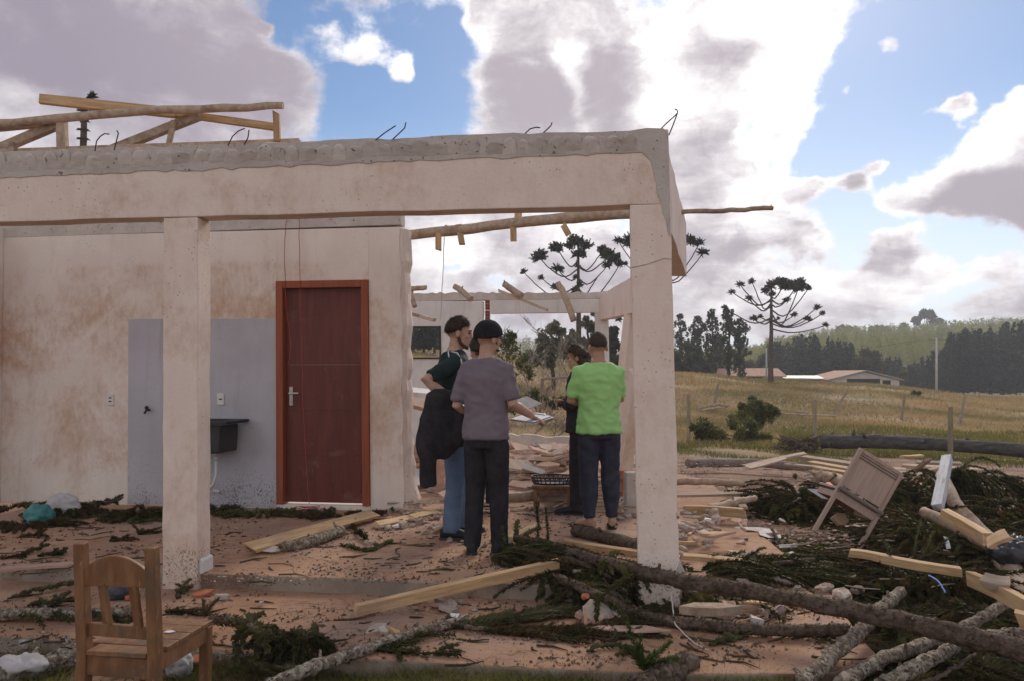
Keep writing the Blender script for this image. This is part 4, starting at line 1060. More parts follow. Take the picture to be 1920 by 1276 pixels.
def lanyard(pr, label=None):
    k = pr.k; mb = MB(); pts = []
    for i in range(15):
        t = math.pi * (i / 14); pts.append(pr.p(math.cos(t) * .080, -.085 + .02 * abs(math.cos(t)) if False else -.055 * math.sin(t) - .005, 1.475 - .0 * math.sin(t)))
    pts = [pr.p(.085, .09, 1.36)] + pts + [pr.p(-.085, .09, 1.36)]
    mb.tube(pts, .0085 * k, 6, flat=.6); return link('lanyard', mb, M['lanyard'], pr.root, smooth=True)

# bearded man in the dark shirt, facing right, jacket over his right arm
g = G(850, 1004, 0)
p1 = Person('person', 'bearded man in dark green shirt and jeans with a jacket over his arm', g, R(-80), 1.82, 1.08,
            elbow=((-.26, .02, 1.12), (.26, -.25, 1.245)), wrist=((-.16, .22, 1.08), (.27, -.03, 1.10)), ankle=((-.10, .06, .08), (.11, -.03, .08)), toe=(-.12, .30), yaw=R(-6), pitch=R(-6), head=(0, .045, 1.63))
p1.build_body('skin', hands=(True, True), voxel=.0075)
p1.shirt('shirt_dark', 'polo_shirt', sleeve=.74, hem=.88, e=.022, seed=2, collar=1, amp=.007)
p1.trousers('denim', rad=(.100, .096, .076, .068, .066), amp=.008, seed=5)
p1.shoes()
h_ = p1.hair('hair', back=-.10, nape=.34, th=.018, front=.40, seed=3, amp=.010); strands(p1, h_, 2600, .015, 'hair', .35, 1)
jaw = [(.067, -.004, -.030), (.065, .004, -.050), (.060, .014, -.068), (.052, .030, -.082), (.040, .048, -.092), (.024, .064, -.100), (.008, .072, -.104)]
p1.blob_part('beard', 'hair_brown', [((x * sx, y, z), (.011, .015, .016)) for sx in (-1, 1) for (x, y, z) in jaw] + [((0, .078, -.082), (.016, .010, .012)), ((.012, .092, -.046), (.012, .007, .004)), ((-.012, .092, -.046), (.012, .007, .004))], amp=.001, voxel=.005)
lanyard(p1)
mb = MB(); sh = p1.arm_pts(1); 
for q in ((.03, .0), ): mb.tube([p1.p(.10, -.03, 1.475), p1.p(.165, .01, 1.462), p1.p(.215, .035, 1.40), p1.p(.225, .045, 1.32)], .0065, 6)
mb.tube([p1.p(.09, -.055, 1.478), p1.p(.15, -.06, 1.465), p1.p(.20, -.06, 1.43)], .0055, 6)
link('piping', mb, M['white_cloth'], p1.root, smooth=True)
# the jacket: draped from the forearm
bpy.context.view_layer.update()
jm = MB(); k = p1.k
def J(x, y, z): return p1.root.matrix_world @ p1.p(x, y, z)
for (y0, y1, z1, wob) in ((-.24, .02, .70, 0),):
    ax = (p1.root.matrix_world.to_3x3() @ Vector((0, 1, 0))); bx = (p1.root.matrix_world.to_3x3() @ Vector((1, 0, 0)))
    rows = [(1.175, -.12, .06, .065), (1.14, -.125, .11, .082), (1.08, -.125, .135, .088), (.98, -.12, .158, .088), (.86, -.135, .172, .085), (.77, -.15, .172, .078), (.70, -.175, .145, .066), (.66, -.20, .105, .05)]
    jm.loft([(J(.31, cy, z), ax * a * k, bx * b * k) for (z, cy, a, b) in rows], 28)
jm.tube([J(.33, -.20, .86), J(.335, -.235, .72), J(.33, -.235, .60), J(.32, -.225, .475), J(.32, -.222, .455)], [.075 * k, .068 * k, .06 * k, .056 * k, .054 * k], 14)
jm.tube([J(.33, -.01, 1.16), J(.37, .02, 1.0), J(.37, .02, .85), J(.35, .0, .76)], [.06 * k, .058 * k, .055 * k, .05 * k], 12)
jme = folds(voxel_mesh(jm, .010, 3), .016, fx=8, fz=5, seed=8)
tag(link('jacket', jme, M['black_cloth'], smooth=True), 'black jacket hanging over the bearded man\'s forearm, one sleeve dangling', 'jacket')

# man with the beanie and clipboard, back to the camera
g = G(911, 1036, 0)
p2 = Person('person', 'man in mauve grey t-shirt and black knit cap holding a clipboard', g, R(-22), 1.74, .95,
            elbow=((-.235, -.05, 1.11), (.235, -.01, 1.13)), wrist=((-.17, .18, 1.04), (.30, .23, 1.035)), ankle=((-.105, -.03, .08), (.105, .03, .08)), toe=(-.35, .1), yaw=R(-32), pitch=R(-4), head=(.01, .035, 1.635))
p2.build_body('skin', hands=(False, True), curl=(.5, .35), grip=(None, Vector((-.3, .15, -.95)).normalized()))
p2.shirt('shirt_grey', 't_shirt', sleeve=.80, hem=.865, e=.022, seed=4, amp=.015)
p2.trousers('black_cloth', rad=(.100, .095, .076, .068, .064), seed=6)
p2.shoes()
p2.hair('beanie', 'beanie', th=.014, name='knit_cap', amp=.003, seed=5)
p2.blob_part('sideburns', 'hair', [((.076, .022, -.03), (.006, .010, .018)), ((.055, .052, -.082), (.010, .02, .012))])
lanyard(p2)
bpy.context.view_layer.update()
W2 = p2.root.matrix_world
hand_c = W2 @ (p2.p(.315, .30, 1.0)); rt = Matrix.Rotation(R(-22), 3, 'Z')
clip = thing('clipboard', 'lilac clipboard with white papers held by the man in the knit cap', 'clipboard', hand_c, R(-22))
mb = MB(); mb.box((-.06, .03, -.005), (.235, .32, .006)); link('board', mb, M['clip'], clip, bevel=.002)
mb = MB(); 
for i in range(3): mb.box((-.065 + .004 * i, .025 - .003 * i, .001 + .003 * i), (.21, .297, .002), Matrix.Rotation(.02 * i, 3, 'Z'))
link('papers', mb, M['paper'], clip)
mb = MB(); mb.box((-.06, .17, .011), (.10, .03, .012)); link('clip', mb, M['metal'], clip, bevel=.003)
clip.rotation_euler = (R(6), R(5), R(-30))

# man in the bright green t-shirt, back to the camera
g = G(1124, 990, 0)
p3 = Person('person', 'man in bright green t-shirt and navy track trousers seen from behind', g, R(6), 1.70, 1.07,
            elbow=((-.235, .03, 1.13), (.205, .09, 1.14)), wrist=((-.06, .20, 1.12), (.06, .22, 1.16)), ankle=((-.085, .0, .08), (.115, .03, .08)), toe=(-.5, .25), yaw=R(6), pitch=R(-8), head=(0, .04, 1.63))
p3.build_body('skin_dark', hands=(True, True), curl=(.8, .8))
p3.shirt('shirt_green', 't_shirt', sleeve=.78, hem=.845, e=.020, seed=7, amp=.016)
p3.trousers('navy_cloth', rad=(.104, .098, .084, .078, .052), amp=.010, seed=9, cuff=.09)
h_ = p3.hair('stubble', back=-.06, nape=.34, th=.007, front=.5, seed=9, amp=.002); strands(p3, h_, 2200, .007, 'stubble', .5, 2)
for side in (-1, 1):
    hip, kn, an, toe = p3.leg_pts(side); td = Vector((math.sin(toe), math.cos(toe), 0)); ax = Vector((td.y, -td.x, 0)); b_ = Vector((an.x, an.y, 0))
    mb = MB(); out = [(-.04, -.06), (-.025, -.085), (.025, -.085), (.04, -.06), (.042, .05), (.05, .13), (.03, .2), (-.02, .2), (-.047, .13), (-.042, .03)]
    mb.prism(out, ax, td, (0, 0, 1), b_, -.012, .006); mb.tube([b_ + ax * .045 + Vector((0, 0, .006)) + td * .03, b_ + Vector((0, 0, .05)) + td * .1, b_ - ax * .045 + Vector((0, 0, .006)) + td * .03], .006, 6)
    link('flip_flop', mb, M['shoe'], p3.root, bevel=.003)
p3.root.location.z = .012

# woman in black facing left, arms folded
g = G(1089, 962, 0)
p4 = Person('person', 'woman in black with brown tied hair and folded arms, in profile', g, R(78), 1.63, .94,
            elbow=((-.22, .08, 1.12), (.22, .10, 1.10)), wrist=((.03, .17, 1.13), (-.05, .19, 1.16)), ankle=((-.08, .05, .08), (.08, -.04, .08)), yaw=R(4), pitch=R(-10), head=(0, .045, 1.63))
p4.build_body('skin', hands=(False, False), voxel=.007)
p4.shirt('black_cloth', 'jumper', long=True, hem=.84, e=.028, seed=11, amp=.008)
p4.trousers('black_cloth', rad=(.098, .088, .064, .055, .052), seed=13)
p4.shoes()
h_ = p4.hair('hair_brown', th=.018, front=.42, seed=13, amp=.008); strands(p4, h_, 2600, .03, 'hair_brown', .12, 3)
p4.blob_part('ponytail', 'hair_brown', [((0, -.115, .0), (.035, .04, .05)), ((0, -.105, -.06), (.045, .035, .06)), ((0, -.10, -.12), (.04, .03, .05)), ((.05, -.05, -.04), (.03, .05, .05)), ((-.05, -.05, -.04), (.03, .05, .05))], amp=.004)

# person hidden between the two men
g = G(905, 962, 0)
p5 = Person('person', 'dark-haired person in black mostly hidden behind the man in the knit cap', g, R(25), 1.70, 1.0,
            elbow=((-.25, .0, 1.10), (.25, .0, 1.10)), wrist=((-.2, .18, 1.0), (.2, .18, 1.0)), yaw=R(20), pitch=R(-10), head=(-.02, .05, 1.62))
p5.build_body('skin', hands=(True, True))
p5.shirt('black_cloth', 'jumper', long=True, hem=.84, e=.02, seed=15)
p5.trousers('black_cloth', seed=17, rad=(.098, .09, .07, .06, .058))
p5.shoes()
h_ = p5.hair('hair', th=.035, front=.3, seed=17, amp=.02); strands(p5, h_, 1800, .03, 'hair', .3, 4)

# ------------------------------------------------------------------ furniture
# worn wooden chair in the foreground, its back to the camera
ch = thing('wooden_chair', 'worn brown wooden chair standing on the grass with its back to us', 'chair', P(216, 1276, 3.45) * 1.0, R(2))
ch.location = (-1.645, 3.257, -.20); ch.rotation_euler = (0, 0, -.148)
def cpart(name, mb, mat='chair_wood', bevel=.004): return link(name, mb, M[mat], ch, bevel=bevel)
def rail(mb, a, b, w, t, roll=0, **k): lumber_mb(mb, a, b, w, t, roll, jag=.0, seed=random.randint(0, 9999), **k)
HW, SD, SH = .162, .445, .385
for (sx, zt) in ((-1, .845), (1, .838)):
    mb = MB(); x = sx * HW
    for (a, b) in (((x * 1.0, .0, -.02), (x * 1.01, 0, .40)), ((x * 1.01, 0, .40), (x * 1.0, -.045, zt))):
        pass
    prof = [(0, -.02), (.045, -.02), (.048, .40), (.006, zt), (-.034, zt - .004), (0, .38)]
    mb.prism(prof, (0, 1, 0), (0, 0, 1), (1, 0, 0), (x - .024, -.01, 0), 0, .046); cpart('back_post', mb)
mb = MB(); n = 14; prof = [(-HW + .02, .665), (HW - .02, .665)] + [(HW - .02 - (2 * HW - .04) * i / n, .735 + .062 * math.sin(math.pi * i / n) ** .8) for i in range(n + 1)]
mb.prism(prof, (1, 0, 0), (0, -.09, .996), (0, 1, 0), (0, .034, .003), 0, .022); cpart('crest_rail', mb)
for x in (-.062, .078):
    mb = MB(); rail(mb, (x + .008, .012, .495), (x - .004, -.016, .68), .050, .018); cpart('slat', mb, bevel=.003)
mb = MB(); rail(mb, (-HW + .02, .012, .478), (HW - .02, .012, .472), .024, .052); cpart('lower_back_rail', mb)
for i in range(5):
    mb = MB(); y = .03 + .092 * i
    x0 = HW + .012 if i else HW - .026
    rail(mb, (-x0, y, SH + .002 * (i % 2)), (x0, y, SH), .088, .020); cpart('seat_plank', mb, bevel=.003)
for sx in (-1, 1):
    mb = MB(); rail(mb, (sx * (HW - .005), .03, SH - .047), (sx * (HW - .005), SD - .03, SH - .047), .024, .07); cpart('side_apron', mb)
    mb = MB(); rail(mb, (sx * (HW - .006), SD - .03, -.02), (sx * (HW - .006), SD - .03, SH - .012), .044, .044); cpart('front_leg', mb)
    mb = MB(); rail(mb, (sx * (HW - .005), .03, .11), (sx * (HW - .005), SD - .04, .11), .022, .04); cpart('side_stretcher', mb)
mb = MB(); rail(mb, (-HW + .02, .01, SH - .055), (HW - .02, .01, SH - .06), .022, .085); cpart('back_apron', mb)
mb = MB(); rail(mb, (-HW + .02, SD - .03, SH - .045), (HW - .02, SD - .03, SH - .045), .022, .065); cpart('front_apron', mb)
mb = MB(); rail(mb, (-HW + .02, SD * .5, .112), (HW - .02, SD * .5, .112), .04, .022); cpart('cross_stretcher', mb)
mb = MB(); rail(mb, (.09, .008, .20), (.09, .012, SH - .09), .03, .03); cpart('centre_block', mb)
mb = MB(); mb.prism([(.0, .0), (.03, -.005), (.05, .012), (.03, .024), (.008, .02)], (1, 0, 0), (0, 1, 0), (0, 0, 1), (ch.location.x + .09, ch.location.y + .22, ch.location.z + SH + .0125), 0, .003)
tag(link('paper_scrap', mb, M['paper']), 'white scrap of paper on the seat of the wooden chair', 'paper')

# beige chair thrown on the branches, seen from behind, top leaning away
tc_ = thing('tilted_chair', 'beige wooden chair with solid panel back tipped over on the branches', 'chair', (2.74, 6.6, -.09)); tc_.scale = (.93, .93, .93)
tc_.rotation_euler = (Matrix.Rotation(R(31.7), 3, 'Y') @ Matrix.Rotation(R(-2), 3, 'X')).to_euler()
def c2(name, mb, mat='beige_wood', bevel=.004): return link(name, mb, M[mat], tc_, bevel=bevel)
hw = .215
for sx in (-1, 1):
    mb = MB(); rail(mb, (sx * hw, 0, .0), (sx * hw, 0, .88), .034, .042); c2('back_leg', mb)
    mb = MB(); rail(mb, (sx * (hw - .012), .02, .395), (sx * (hw - .012), .38, .395), .02, .06); c2('side_apron', mb)
mb = MB(); mb.box((0, .004, .672), (.396, .016, .345)); c2('back_panel', mb)
mb = MB(); mb.box((0, -.012, .80), (.395, .006, .004)); mb.box((0, -.012, .825), (.395, .006, .004)); c2('groove', mb, 'shade_black', 0)
mb = MB(); mb.box((0, -.004, .865), (.396, .03, .034)); c2('top_rail', mb)
mb = MB(); mb.box((0, -.034, .462), (.475, .034, .036)); c2('seat_edge', mb, 'grey_wood', bevel=.014)
mb = MB(); mb.box((0, .20, .455), (.45, .41, .022)); c2('seat', mb)
mb = MB(); mb.box((0, .0, .40), (.396, .018, .075)); c2('back_apron', mb)
mb = MB(); mb.box((0, .395, .40), (.39, .018, .07)); c2('front_apron', mb, 'chair_wood')
for sx in (-1, 1):
    mb = MB(); mb.tube([(sx * hw, -.022, .425), (sx * hw, -.026, .425)], .007, 8); c2('bolt', mb, 'steel', 0)

# low wooden stool with the basket
st = thing('low_table', 'low square wooden stool holding the dark basket', 'stool', G(1037, 955, 0), R(-6))
mb = MB(); mb.box((0, .02, .245), (.40, .36, .03)); link('top', mb, M['chair_wood'], st, bevel=.004)
for sx in (-1, 1):
    for sy in (-1, 1): mb = MB(); mb.box((sx * .165, .02 + sy * .145, .115), (.04, .04, .23)); link('leg', mb, M['chair_wood'], st, bevel=.003)
    mb = MB(); mb.box((0, .02 + sx * .15, .205), (.32, .016, .05)); link('apron', mb, M['chair_wood'], st, bevel=.003)
bk = thing('basket', 'dark slatted oval basket on the low stool', 'basket', st.location + Vector((-.01, .02, .26)), 0)
def oval(z, a, b, n=28): return [(a * math.cos(2 * math.pi * i / n), b * math.sin(2 * math.pi * i / n), z) for i in range(n)]
for (z, s, nm) in ((.07, 1.0, 'rim'), (.012, .9, 'base_ring'), (.042, .955, 'middle_ring')):
    mb = MB(); q = oval(z, .205 * s, .15 * s); mb.tube(q + [q[0], q[1]], .008 if nm == 'rim' else .006, 6, cap=False); link(nm, mb, M['black_plastic'], bk, smooth=True)
for i in range(26):
    t = 2 * math.pi * i / 26; mb = MB(); mb.tube([(.185 * math.cos(t), .135 * math.sin(t), .01), (.205 * math.cos(t), .15 * math.sin(t), .07)], .0055, 5); link('slat', mb, M['black_plastic'], bk)
mb = MB(); mb.prism([(x, y) for x, y, z in oval(0, .183, .133)], (1, 0, 0), (0, 1, 0), (0, 0, 1), (0, 0, 0), .002, .008); link('base', mb, M['black_plastic'], bk)

# ------------------------------------------------------------------ planks and poles lying about  (survey points: px, py, height)
def Q(px, py, z): return G(px, py, z)
PL = [
    # a, b, width, thickness, material, label, roll
    ((470, 1026, .055), (702, 962, .06), .125, .028, 'raw_wood', 'yellow plank lying flat on the porch floor right of the left pillar', .35),
    ((706, 983, .03), (816, 958, .03), .085, .03, 'raw_wood', 'short yellow plank in the rubble in front of the torn wall end', .3),
    ((1280, 955, .0), (1397, 961, .0), .07, .09, 'raw_wood', 'squared timber lying just right of the right pillar at mid height', 0),
    ((1240, 927, .02), (1419, 922, .02), .07, .03, 'pale_wood', 'thin plank lying level beyond the squared timber right of the pillar', .3),
    ((1365, 910, -.03), (1396, 953, -.03), .08, .03, 'pale_wood', 'short flat board lying away from us under the thin plank', .0),
    ((1398, 873, -.05), (1509, 849, .05), .09, .035, 'pale_wood', 'upper pale board of the two crossing on the mud beyond the yard', .2),
    ((1400, 877, .0), (1470, 858, .05), .10, .03, 'pale_wood', 'lower pale board of the two crossing on the mud beyond the yard', .2),
    ((1500, 855, -.05), (1640, 876, -.02), .12, .05, 'pale_wood', 'long pale board running behind the tipped beige chair', .2),
    ((1475, 870, -.1), (1640, 884, -.08), .10, .04, 'pale_wood', 'second board of the stack behind the tipped chair', .1),
    ((1520, 866, -.06), (1650, 889, -.06), .12, .05, 'raw_wood', 'third board of the stack behind the tipped chair, yellowish', .1),
    ((1530, 876, -.08), (1640, 893, -.08), .12, .05, 'raw_wood', 'lowest yellow board of the stack behind the tipped chair', .1),
    ((1691, 855, -.12), (1728, 853, -.12), .10, .04, 'raw_wood', 'small orange-yellow board beyond the lumber heap', .1),
    ((1710, 885, -.1), (1741, 860, .15), .09, .04, 'pale_wood', 'short board tilted up over the lumber heap behind the chair', .2),
    ((1716, 893, .0), (1760, 877, .12), .08, .05, 'pale_wood', 'second tilted board of the lumber heap left of the white post', .2),
    ((1680, 893, -.05), (1745, 902, -.05), .09, .03, 'pale_wood', 'flat board at the front of the lumber heap', .2),
    ((1690, 905, -.05), (1750, 912, -.05), .09, .03, 'raw_wood', 'flat board low in the lumber heap with yellow edge', .2),
    ((1672, 897, -.05), (1750, 930, -.05), .12, .03, 'pale_wood', 'wide board sliding down from the lumber heap', .3),
    ((1660, 884, -.02), (1740, 888, -.02), .09, .03, 'pale_wood', 'thin grey-pink board on top of the lumber heap', .2),
    ((1600, 874, -.06), (1700, 880, -.06), .10, .04, 'pale_wood', 'board running right from behind the tipped chair back', .2),
    ((1690, 872, -.06), (1850, 881, -.06), .10, .05, 'pale_wood', 'long board lying beyond the white post', .2),
    ((1720, 866, -.1), (1800, 868, -.1), .10, .04, 'grey_wood', 'grey board farthest back in the lumber heap', .2),
    ((1280, 1042, .0), (1386, 1052, .0), .06, .035, 'raw_wood', 'narrow yellow plank right of the pillar foot between the trunks', .2),
    ((1060, 1015, .03), (1196, 1036, .02), .06, .045, 'raw_wood', 'narrow yellow plank on the porch floor left of the right pillar', .1),
    ((955, 1008, .02), (1008, 985, .02), .06, .03, 'raw_wood', 'short plank end on the floor right of the man in black trousers', .2),
    ((0, 1067, .02), (138, 1057, .02), .09, .02, 'board', 'pinkish board flat on the porch edge at far left', .0),
    ((1590, 1035, .10), (1655, 1045, .10), .075, .05, 'raw_wood', 'left broken half of the jagged yellow plank under the tipped chair', 0),
    ((1645, 1044, .10), (1802, 1071, .08), .075, .055, 'raw_wood', 'long half of the jagged yellow plank on the branches under the tipped chair', 0),
    ((1817, 1082, .12), (1935, 1142, .12), .05, .085, 'raw_wood', 'thick yellow plank at the right picture edge', 0),
    ((1841, 1085, .18), (1894, 1094, .18), .10, .045, 'pale_wood', 'short board tucked under the bleached trunk at right', .3),
    ((1905, 1158, .1), (1945, 1166, .1), .08, .075, 'raw_wood', 'sawn timber end at the right edge below the thick yellow plank', 0),
    ((1770, 962, .42), (1852, 1010, .38), .06, .075, 'raw_wood', 'squared yellow timber lying across the branches below the white post', 0),
    ((1860, 1015, .45), (1890, 1001, .5), .11, .02, 'raw_wood', 'short pale board sticking up between the trunks at right', .4),
    ((830, 930, .15), (905, 905, .2), .12, .03, 'board', 'pink board in the room behind the bearded man', .5),
    ((940, 925, .05), (1100, 933, .05), .10, .05, 'pale_wood', 'long board lying behind the low stool', 0),
    ((1010, 935, .1), (1090, 930, .12), .08, .04, 'pale_wood', 'second board lying behind the low stool', .2),
    ((955, 905, .12), (1050, 920, .1), .14, .03, 'board', 'wide dusty board behind the low stool', .3),
]
for (a, b, w, t, mt, lab, roll) in PL:
    lumber(Q(*a), Q(*b), w, t, lab, mt, roll=roll, jag=.03, bend=random.uniform(-.008, .008))
# jagged splinters on the broken plank are its own parts
lumber(P(667, 1143, 4.63), P(1047, 1056, 5.12), .045, .068, 'long fresh yellow plank leaning from the walkway up onto the porch step', 'raw_wood', roll=.15, jag=.012)
wp = lumber(P(1776, 858, 7.3), P(1758, 950, 6.7), .085, .075, 'white painted timber post standing tilted in the branches', 'white_timber', name='timber_post', cat='post', roll=.2)
LG = [
    ([(1240, 902, .03), (1330, 902, .03), (1398, 906, .03)], .045, .04, 'pole_wood', 'short round log lying farthest back right of the pillar'),
    ([(1330, 952, .02), (1370, 943, .03), (1416, 932, .06)], .045, .03, 'pole_wood', 'split log piece pointing right across the thin plank'),
    ([(1535, 893, -.1), (1560, 896, -.1), (1595, 908, -.1)], .09, .08, 'pole_wood', 'thick pale log end lying left behind the tipped chair'),
    ([(1290, 868, -.15), (1400, 866, -.2), (1520, 876, -.2)], .08, .07, 'grey_wood', 'long grey log lying along the edge of the grass'),
    ([(534, 1026, .03), (590, 1012, .04), (640, 994, .04)], .045, .045, 'lichen_bark', 'mossy log lying along the yellow plank on the porch'),
    ([(1077, 993, .05), (1130, 1004, .05), (1200, 1026, .04)], .05, .055, 'bark', 'cut dark log lying at the feet of the man in green'),
    ([(1640, 884, -.1), (1780, 888, -.1), (1900, 894, -.15)], .06, .05, 'pole_wood', 'long log lying right of the white post under the hanging bough'),
    ([(1640, 897, -.1), (1700, 905, -.05), (1742, 931, -.05)], .05, .04, 'pole_wood', 'thin log sticking out of the lumber heap'),
    ([(1100, 925, .1), (1000, 928, .12), (920, 935, .1)], .05, .05, 'pole_wood', 'round log lying across the room behind the stool'),
]
for (pts, r0, r1, mt, lab) in LG: log([Q(*p) for p in pts], r0, r1, lab, mt)
log([P(1730, 958, 6.6), P(1800, 992, 6.2), P(1860, 1022, 5.8), P(1965, 1072, 5.3)], .045, .052, 'smooth grey-brown pole sloping down to the right edge', 'pole_wood', cat='pole', name='pole')
log([P(1766, 890, 7.6), P(1795, 950, 6.8), P(1850, 1005, 6.4), P(1890, 1060, 5.6), P(1935, 1140, 4.9)], .055, .075, 'bleached curved trunk bending down at the right edge', 'pole_wood', nn=14)
mb = MB(); c0 = Q(1903, 915, -.1); mb.tube([c0 + Vector((0, 0, -.1)), c0 + Vector((0, 0, .05)), c0 + Vector((.01, 0, .16))], [.13, .09, .075], 12, jit=.12)
tag(link('tree_stump', mb, M['bark'], smooth=False), 'dark jagged stump at the right edge beyond the boughs', 'stump')

# ------------------------------------------------------------------ araucaria branches torn off by the wind
def spray(verts, faces, path, r=.008, nl=.034, dens=420, spread=1.0, nw=.006, off=None):
    """stem thick with stiff pointed leaves (numpy)"""
    P_ = np.array([tuple(p) for p in path]); seg = np.diff(P_, axis=0); L = np.linalg.norm(seg, axis=1); cum = np.concatenate([[0], np.cumsum(L)])
    n = max(6, int(cum[-1] * dens)); s = RNG.uniform(0, cum[-1], n); i = np.clip(np.searchsorted(cum, s) - 1, 0, len(seg) - 1)
    d = seg[i] / np.maximum(L[i], 1e-6)[:, None]; base = P_[i] + d * (s - cum[i])[:, None]
    rnd = RNG.normal(size=(n, 3)); o = rnd - d * (rnd * d).sum(1)[:, None]; o /= np.linalg.norm(o, axis=1)[:, None]
    side = np.cross(d, o)
    f = s / cum[-1]; ln = nl * RNG.uniform(.7, 1.2, n) * np.clip(1.25 - f * .6, .4, 1.1)
    if off is not None: base = base + o * (off[0] + (off[1] - off[0]) * f)[:, None] * .92
    tip = base + (o * (.80 * spread) + d * .62) * ln[:, None]
    mid = base + (o * .55 + d * .25) * (ln * .5)[:, None]
    w = nw * RNG.uniform(.8, 1.3, n)[:, None]
    v = np.stack([base, mid - side * w, tip, mid + side * w], 1).reshape(-1, 3)
    b = sum(len(x) for x in verts)
    q = np.arange(n * 4).reshape(n, 4) + b
    verts.append(v); faces.append(np.concatenate([q[:, [0, 1, 2]], q[:, [0, 2, 3]]]))
    if off is not None: return
    # stem
    k = 4; ring = []
    for j, p in enumerate(P_):
        dd = seg[min(j, len(seg) - 1)]; a = np.cross(dd, (.3, .2, .9)); a /= np.linalg.norm(a) + 1e-9; c = np.cross(dd, a); c /= np.linalg.norm(c) + 1e-9
        rr = r * (1 - .6 * j / len(P_))
        for m_ in range(k): ring.append(p + (a * math.cos(m_ * math.pi / 2) + c * math.sin(m_ * math.pi / 2)) * rr)
    b = sum(len(x) for x in verts); verts.append(np.array(ring)); fs = []
    for j in range(len(P_) - 1):
        for m_ in range(k):
            a, c = b + j * k + m_, b + j * k + (m_ + 1) % k; fs += [(a, c, c + k), (a, c + k, a + k)]
    faces.append(np.array(fs))
def twig_path(p, d, L, droop=.3, n=7, curl=.25, floor=None):
    p = Vector(p); d = Vector(d).normalized(); out = [p.copy()]
    w = Vector((random.uniform(-1, 1), random.uniform(-1, 1), random.uniform(-.5, .5))) * curl
    for i in range(n):
        d = (d + Vector((0, 0, -droop / n)) + w / n).normalized(); p = p + d * L / n
        if floor is not None and p.z < floor + .012: p.z = floor + .012 + random.uniform(0, .02); d.z = max(d.z, 0)
        out.append(p.copy())
    return out
def sprays_obj(name, verts, faces, mat, parent=None):
    me = numpy_mesh(name, np.concatenate(verts), np.concatenate(faces)); o = link(name, me, M[mat], parent); o['kind'] = 'stuff'; return o
def bough(pts, r0, r1, label, mat='bark', ntw=0, L=(.25, .5), nmat='needles', zone=(0, 1), group=None, floor=-.1, name='fallen_branch', cat='branch', dens=420, up=.25, along=.5, knots=10, nl=.034, amp=.012, n=20):
    """fallen araucaria limb with its rope-like twigs"""
    root = thing(name, label, cat, Vector(pts[0]), 0, group); inv = Matrix.Translation(root.location).inverted()
    o = log(pts, r0, r1, None, mat, 'stem', parent=root, n=n * 2, amp=amp * .5, jit=.14, knots=knots, nn=12); o.matrix_parent_inverse = inv
    if mat == 'bark' and r0 > .015:
        vs, fs = [], []; spray(vs, fs, wavy(pts, n, 0, 1), nl=.03, dens=520 if r0 < .04 else 420, nw=.004, off=(r0, r1), spread=.7); q = sprays_obj('dead_bristles', vs, fs, 'needles_brown', root); q.matrix_parent_inverse = inv
    if ntw:
        path = wavy(pts, n, 0, 1); vs, fs = [], []
        for k in range(ntw):
            f = zone[0] + (zone[1] - zone[0]) * random.random(); i = min(int(f * n), n - 1); p = path[i].lerp(path[i + 1], random.random()); d = (path[i + 1] - path[i]).normalized()
            th = random.uniform(0, 2 * math.pi); q = Vector((math.cos(th), math.sin(th), random.uniform(-.1, .9) * up * 2))
            spray(vs, fs, twig_path(p, q * (1 if along < 1 else .35) + d * along, random.uniform(*L), .55, floor=floor), dens=dens, nl=nl)
        o = sprays_obj('needle_twigs', vs, fs, nmat, root); o.matrix_parent_inverse = inv
    return root
def heap(c, n, rad, h, L, label, nmat='needles', group=None, floor=-.15, name='fallen_bough', dens=420, dirv=None, nl=.036, droop=.6, stem=True, lift=.55):
    """pile of leafy twigs round a broken limb"""
    c = Vector(c); root = thing(name, label, 'branch', c, 0, group); inv = Matrix.Translation(c).inverted(); vs, fs = [], []
    for k in range(n):
        a = random.uniform(0, 2 * math.pi); q = math.sqrt(random.random())
        p = c + Vector((math.cos(a) * rad[0] * q, math.sin(a) * rad[1] * q, random.uniform(0, h) * (1 - .75 * q)))
        d = Vector((math.cos(a), math.sin(a), random.uniform(-.2, lift))) + Vector((random.uniform(-.7, .7), random.uniform(-.7, .7), 0))
        if dirv: d = Vector(dirv) + d * .45
        spray(vs, fs, twig_path(p, d, random.uniform(*L), droop, floor=floor), dens=dens, nl=nl)
    if stem:
        d = Vector(dirv) if dirv else Vector((random.uniform(-1, 1), random.uniform(-.6, .6), .1)); d.normalize()
        o = log([c - d * rad[0] * .9 + Vector((0, 0, .03)), c + Vector((0, 0, h * .4)), c + d * rad[0] * .8 + Vector((0, 0, .05))], .022, .012, None, 'bark', 'stem', parent=root, knots=4); o.matrix_parent_inverse = inv
    o = sprays_obj('needle_twigs', vs, fs, nmat, root); o.matrix_parent_inverse = inv
    if n > 60 and nmat == 'needles':
        vs, fs = [], []
        for k in range(n // 3):
            a = random.uniform(0, 2 * math.pi); q = math.sqrt(random.random()); p = c + Vector((math.cos(a) * rad[0] * q, math.sin(a) * rad[1] * q, h * .3 + random.uniform(0, h) * (1 - .75 * q)))
            spray(vs, fs, twig_path(p, (math.cos(a), math.sin(a), random.uniform(-.2, lift)), random.uniform(*L) * 1.1, droop, floor=floor), dens=dens * .8, nl=nl)
        o = sprays_obj('dry_twigs', vs, fs, 'needles_brown', root); o.matrix_parent_inverse = inv
    return root

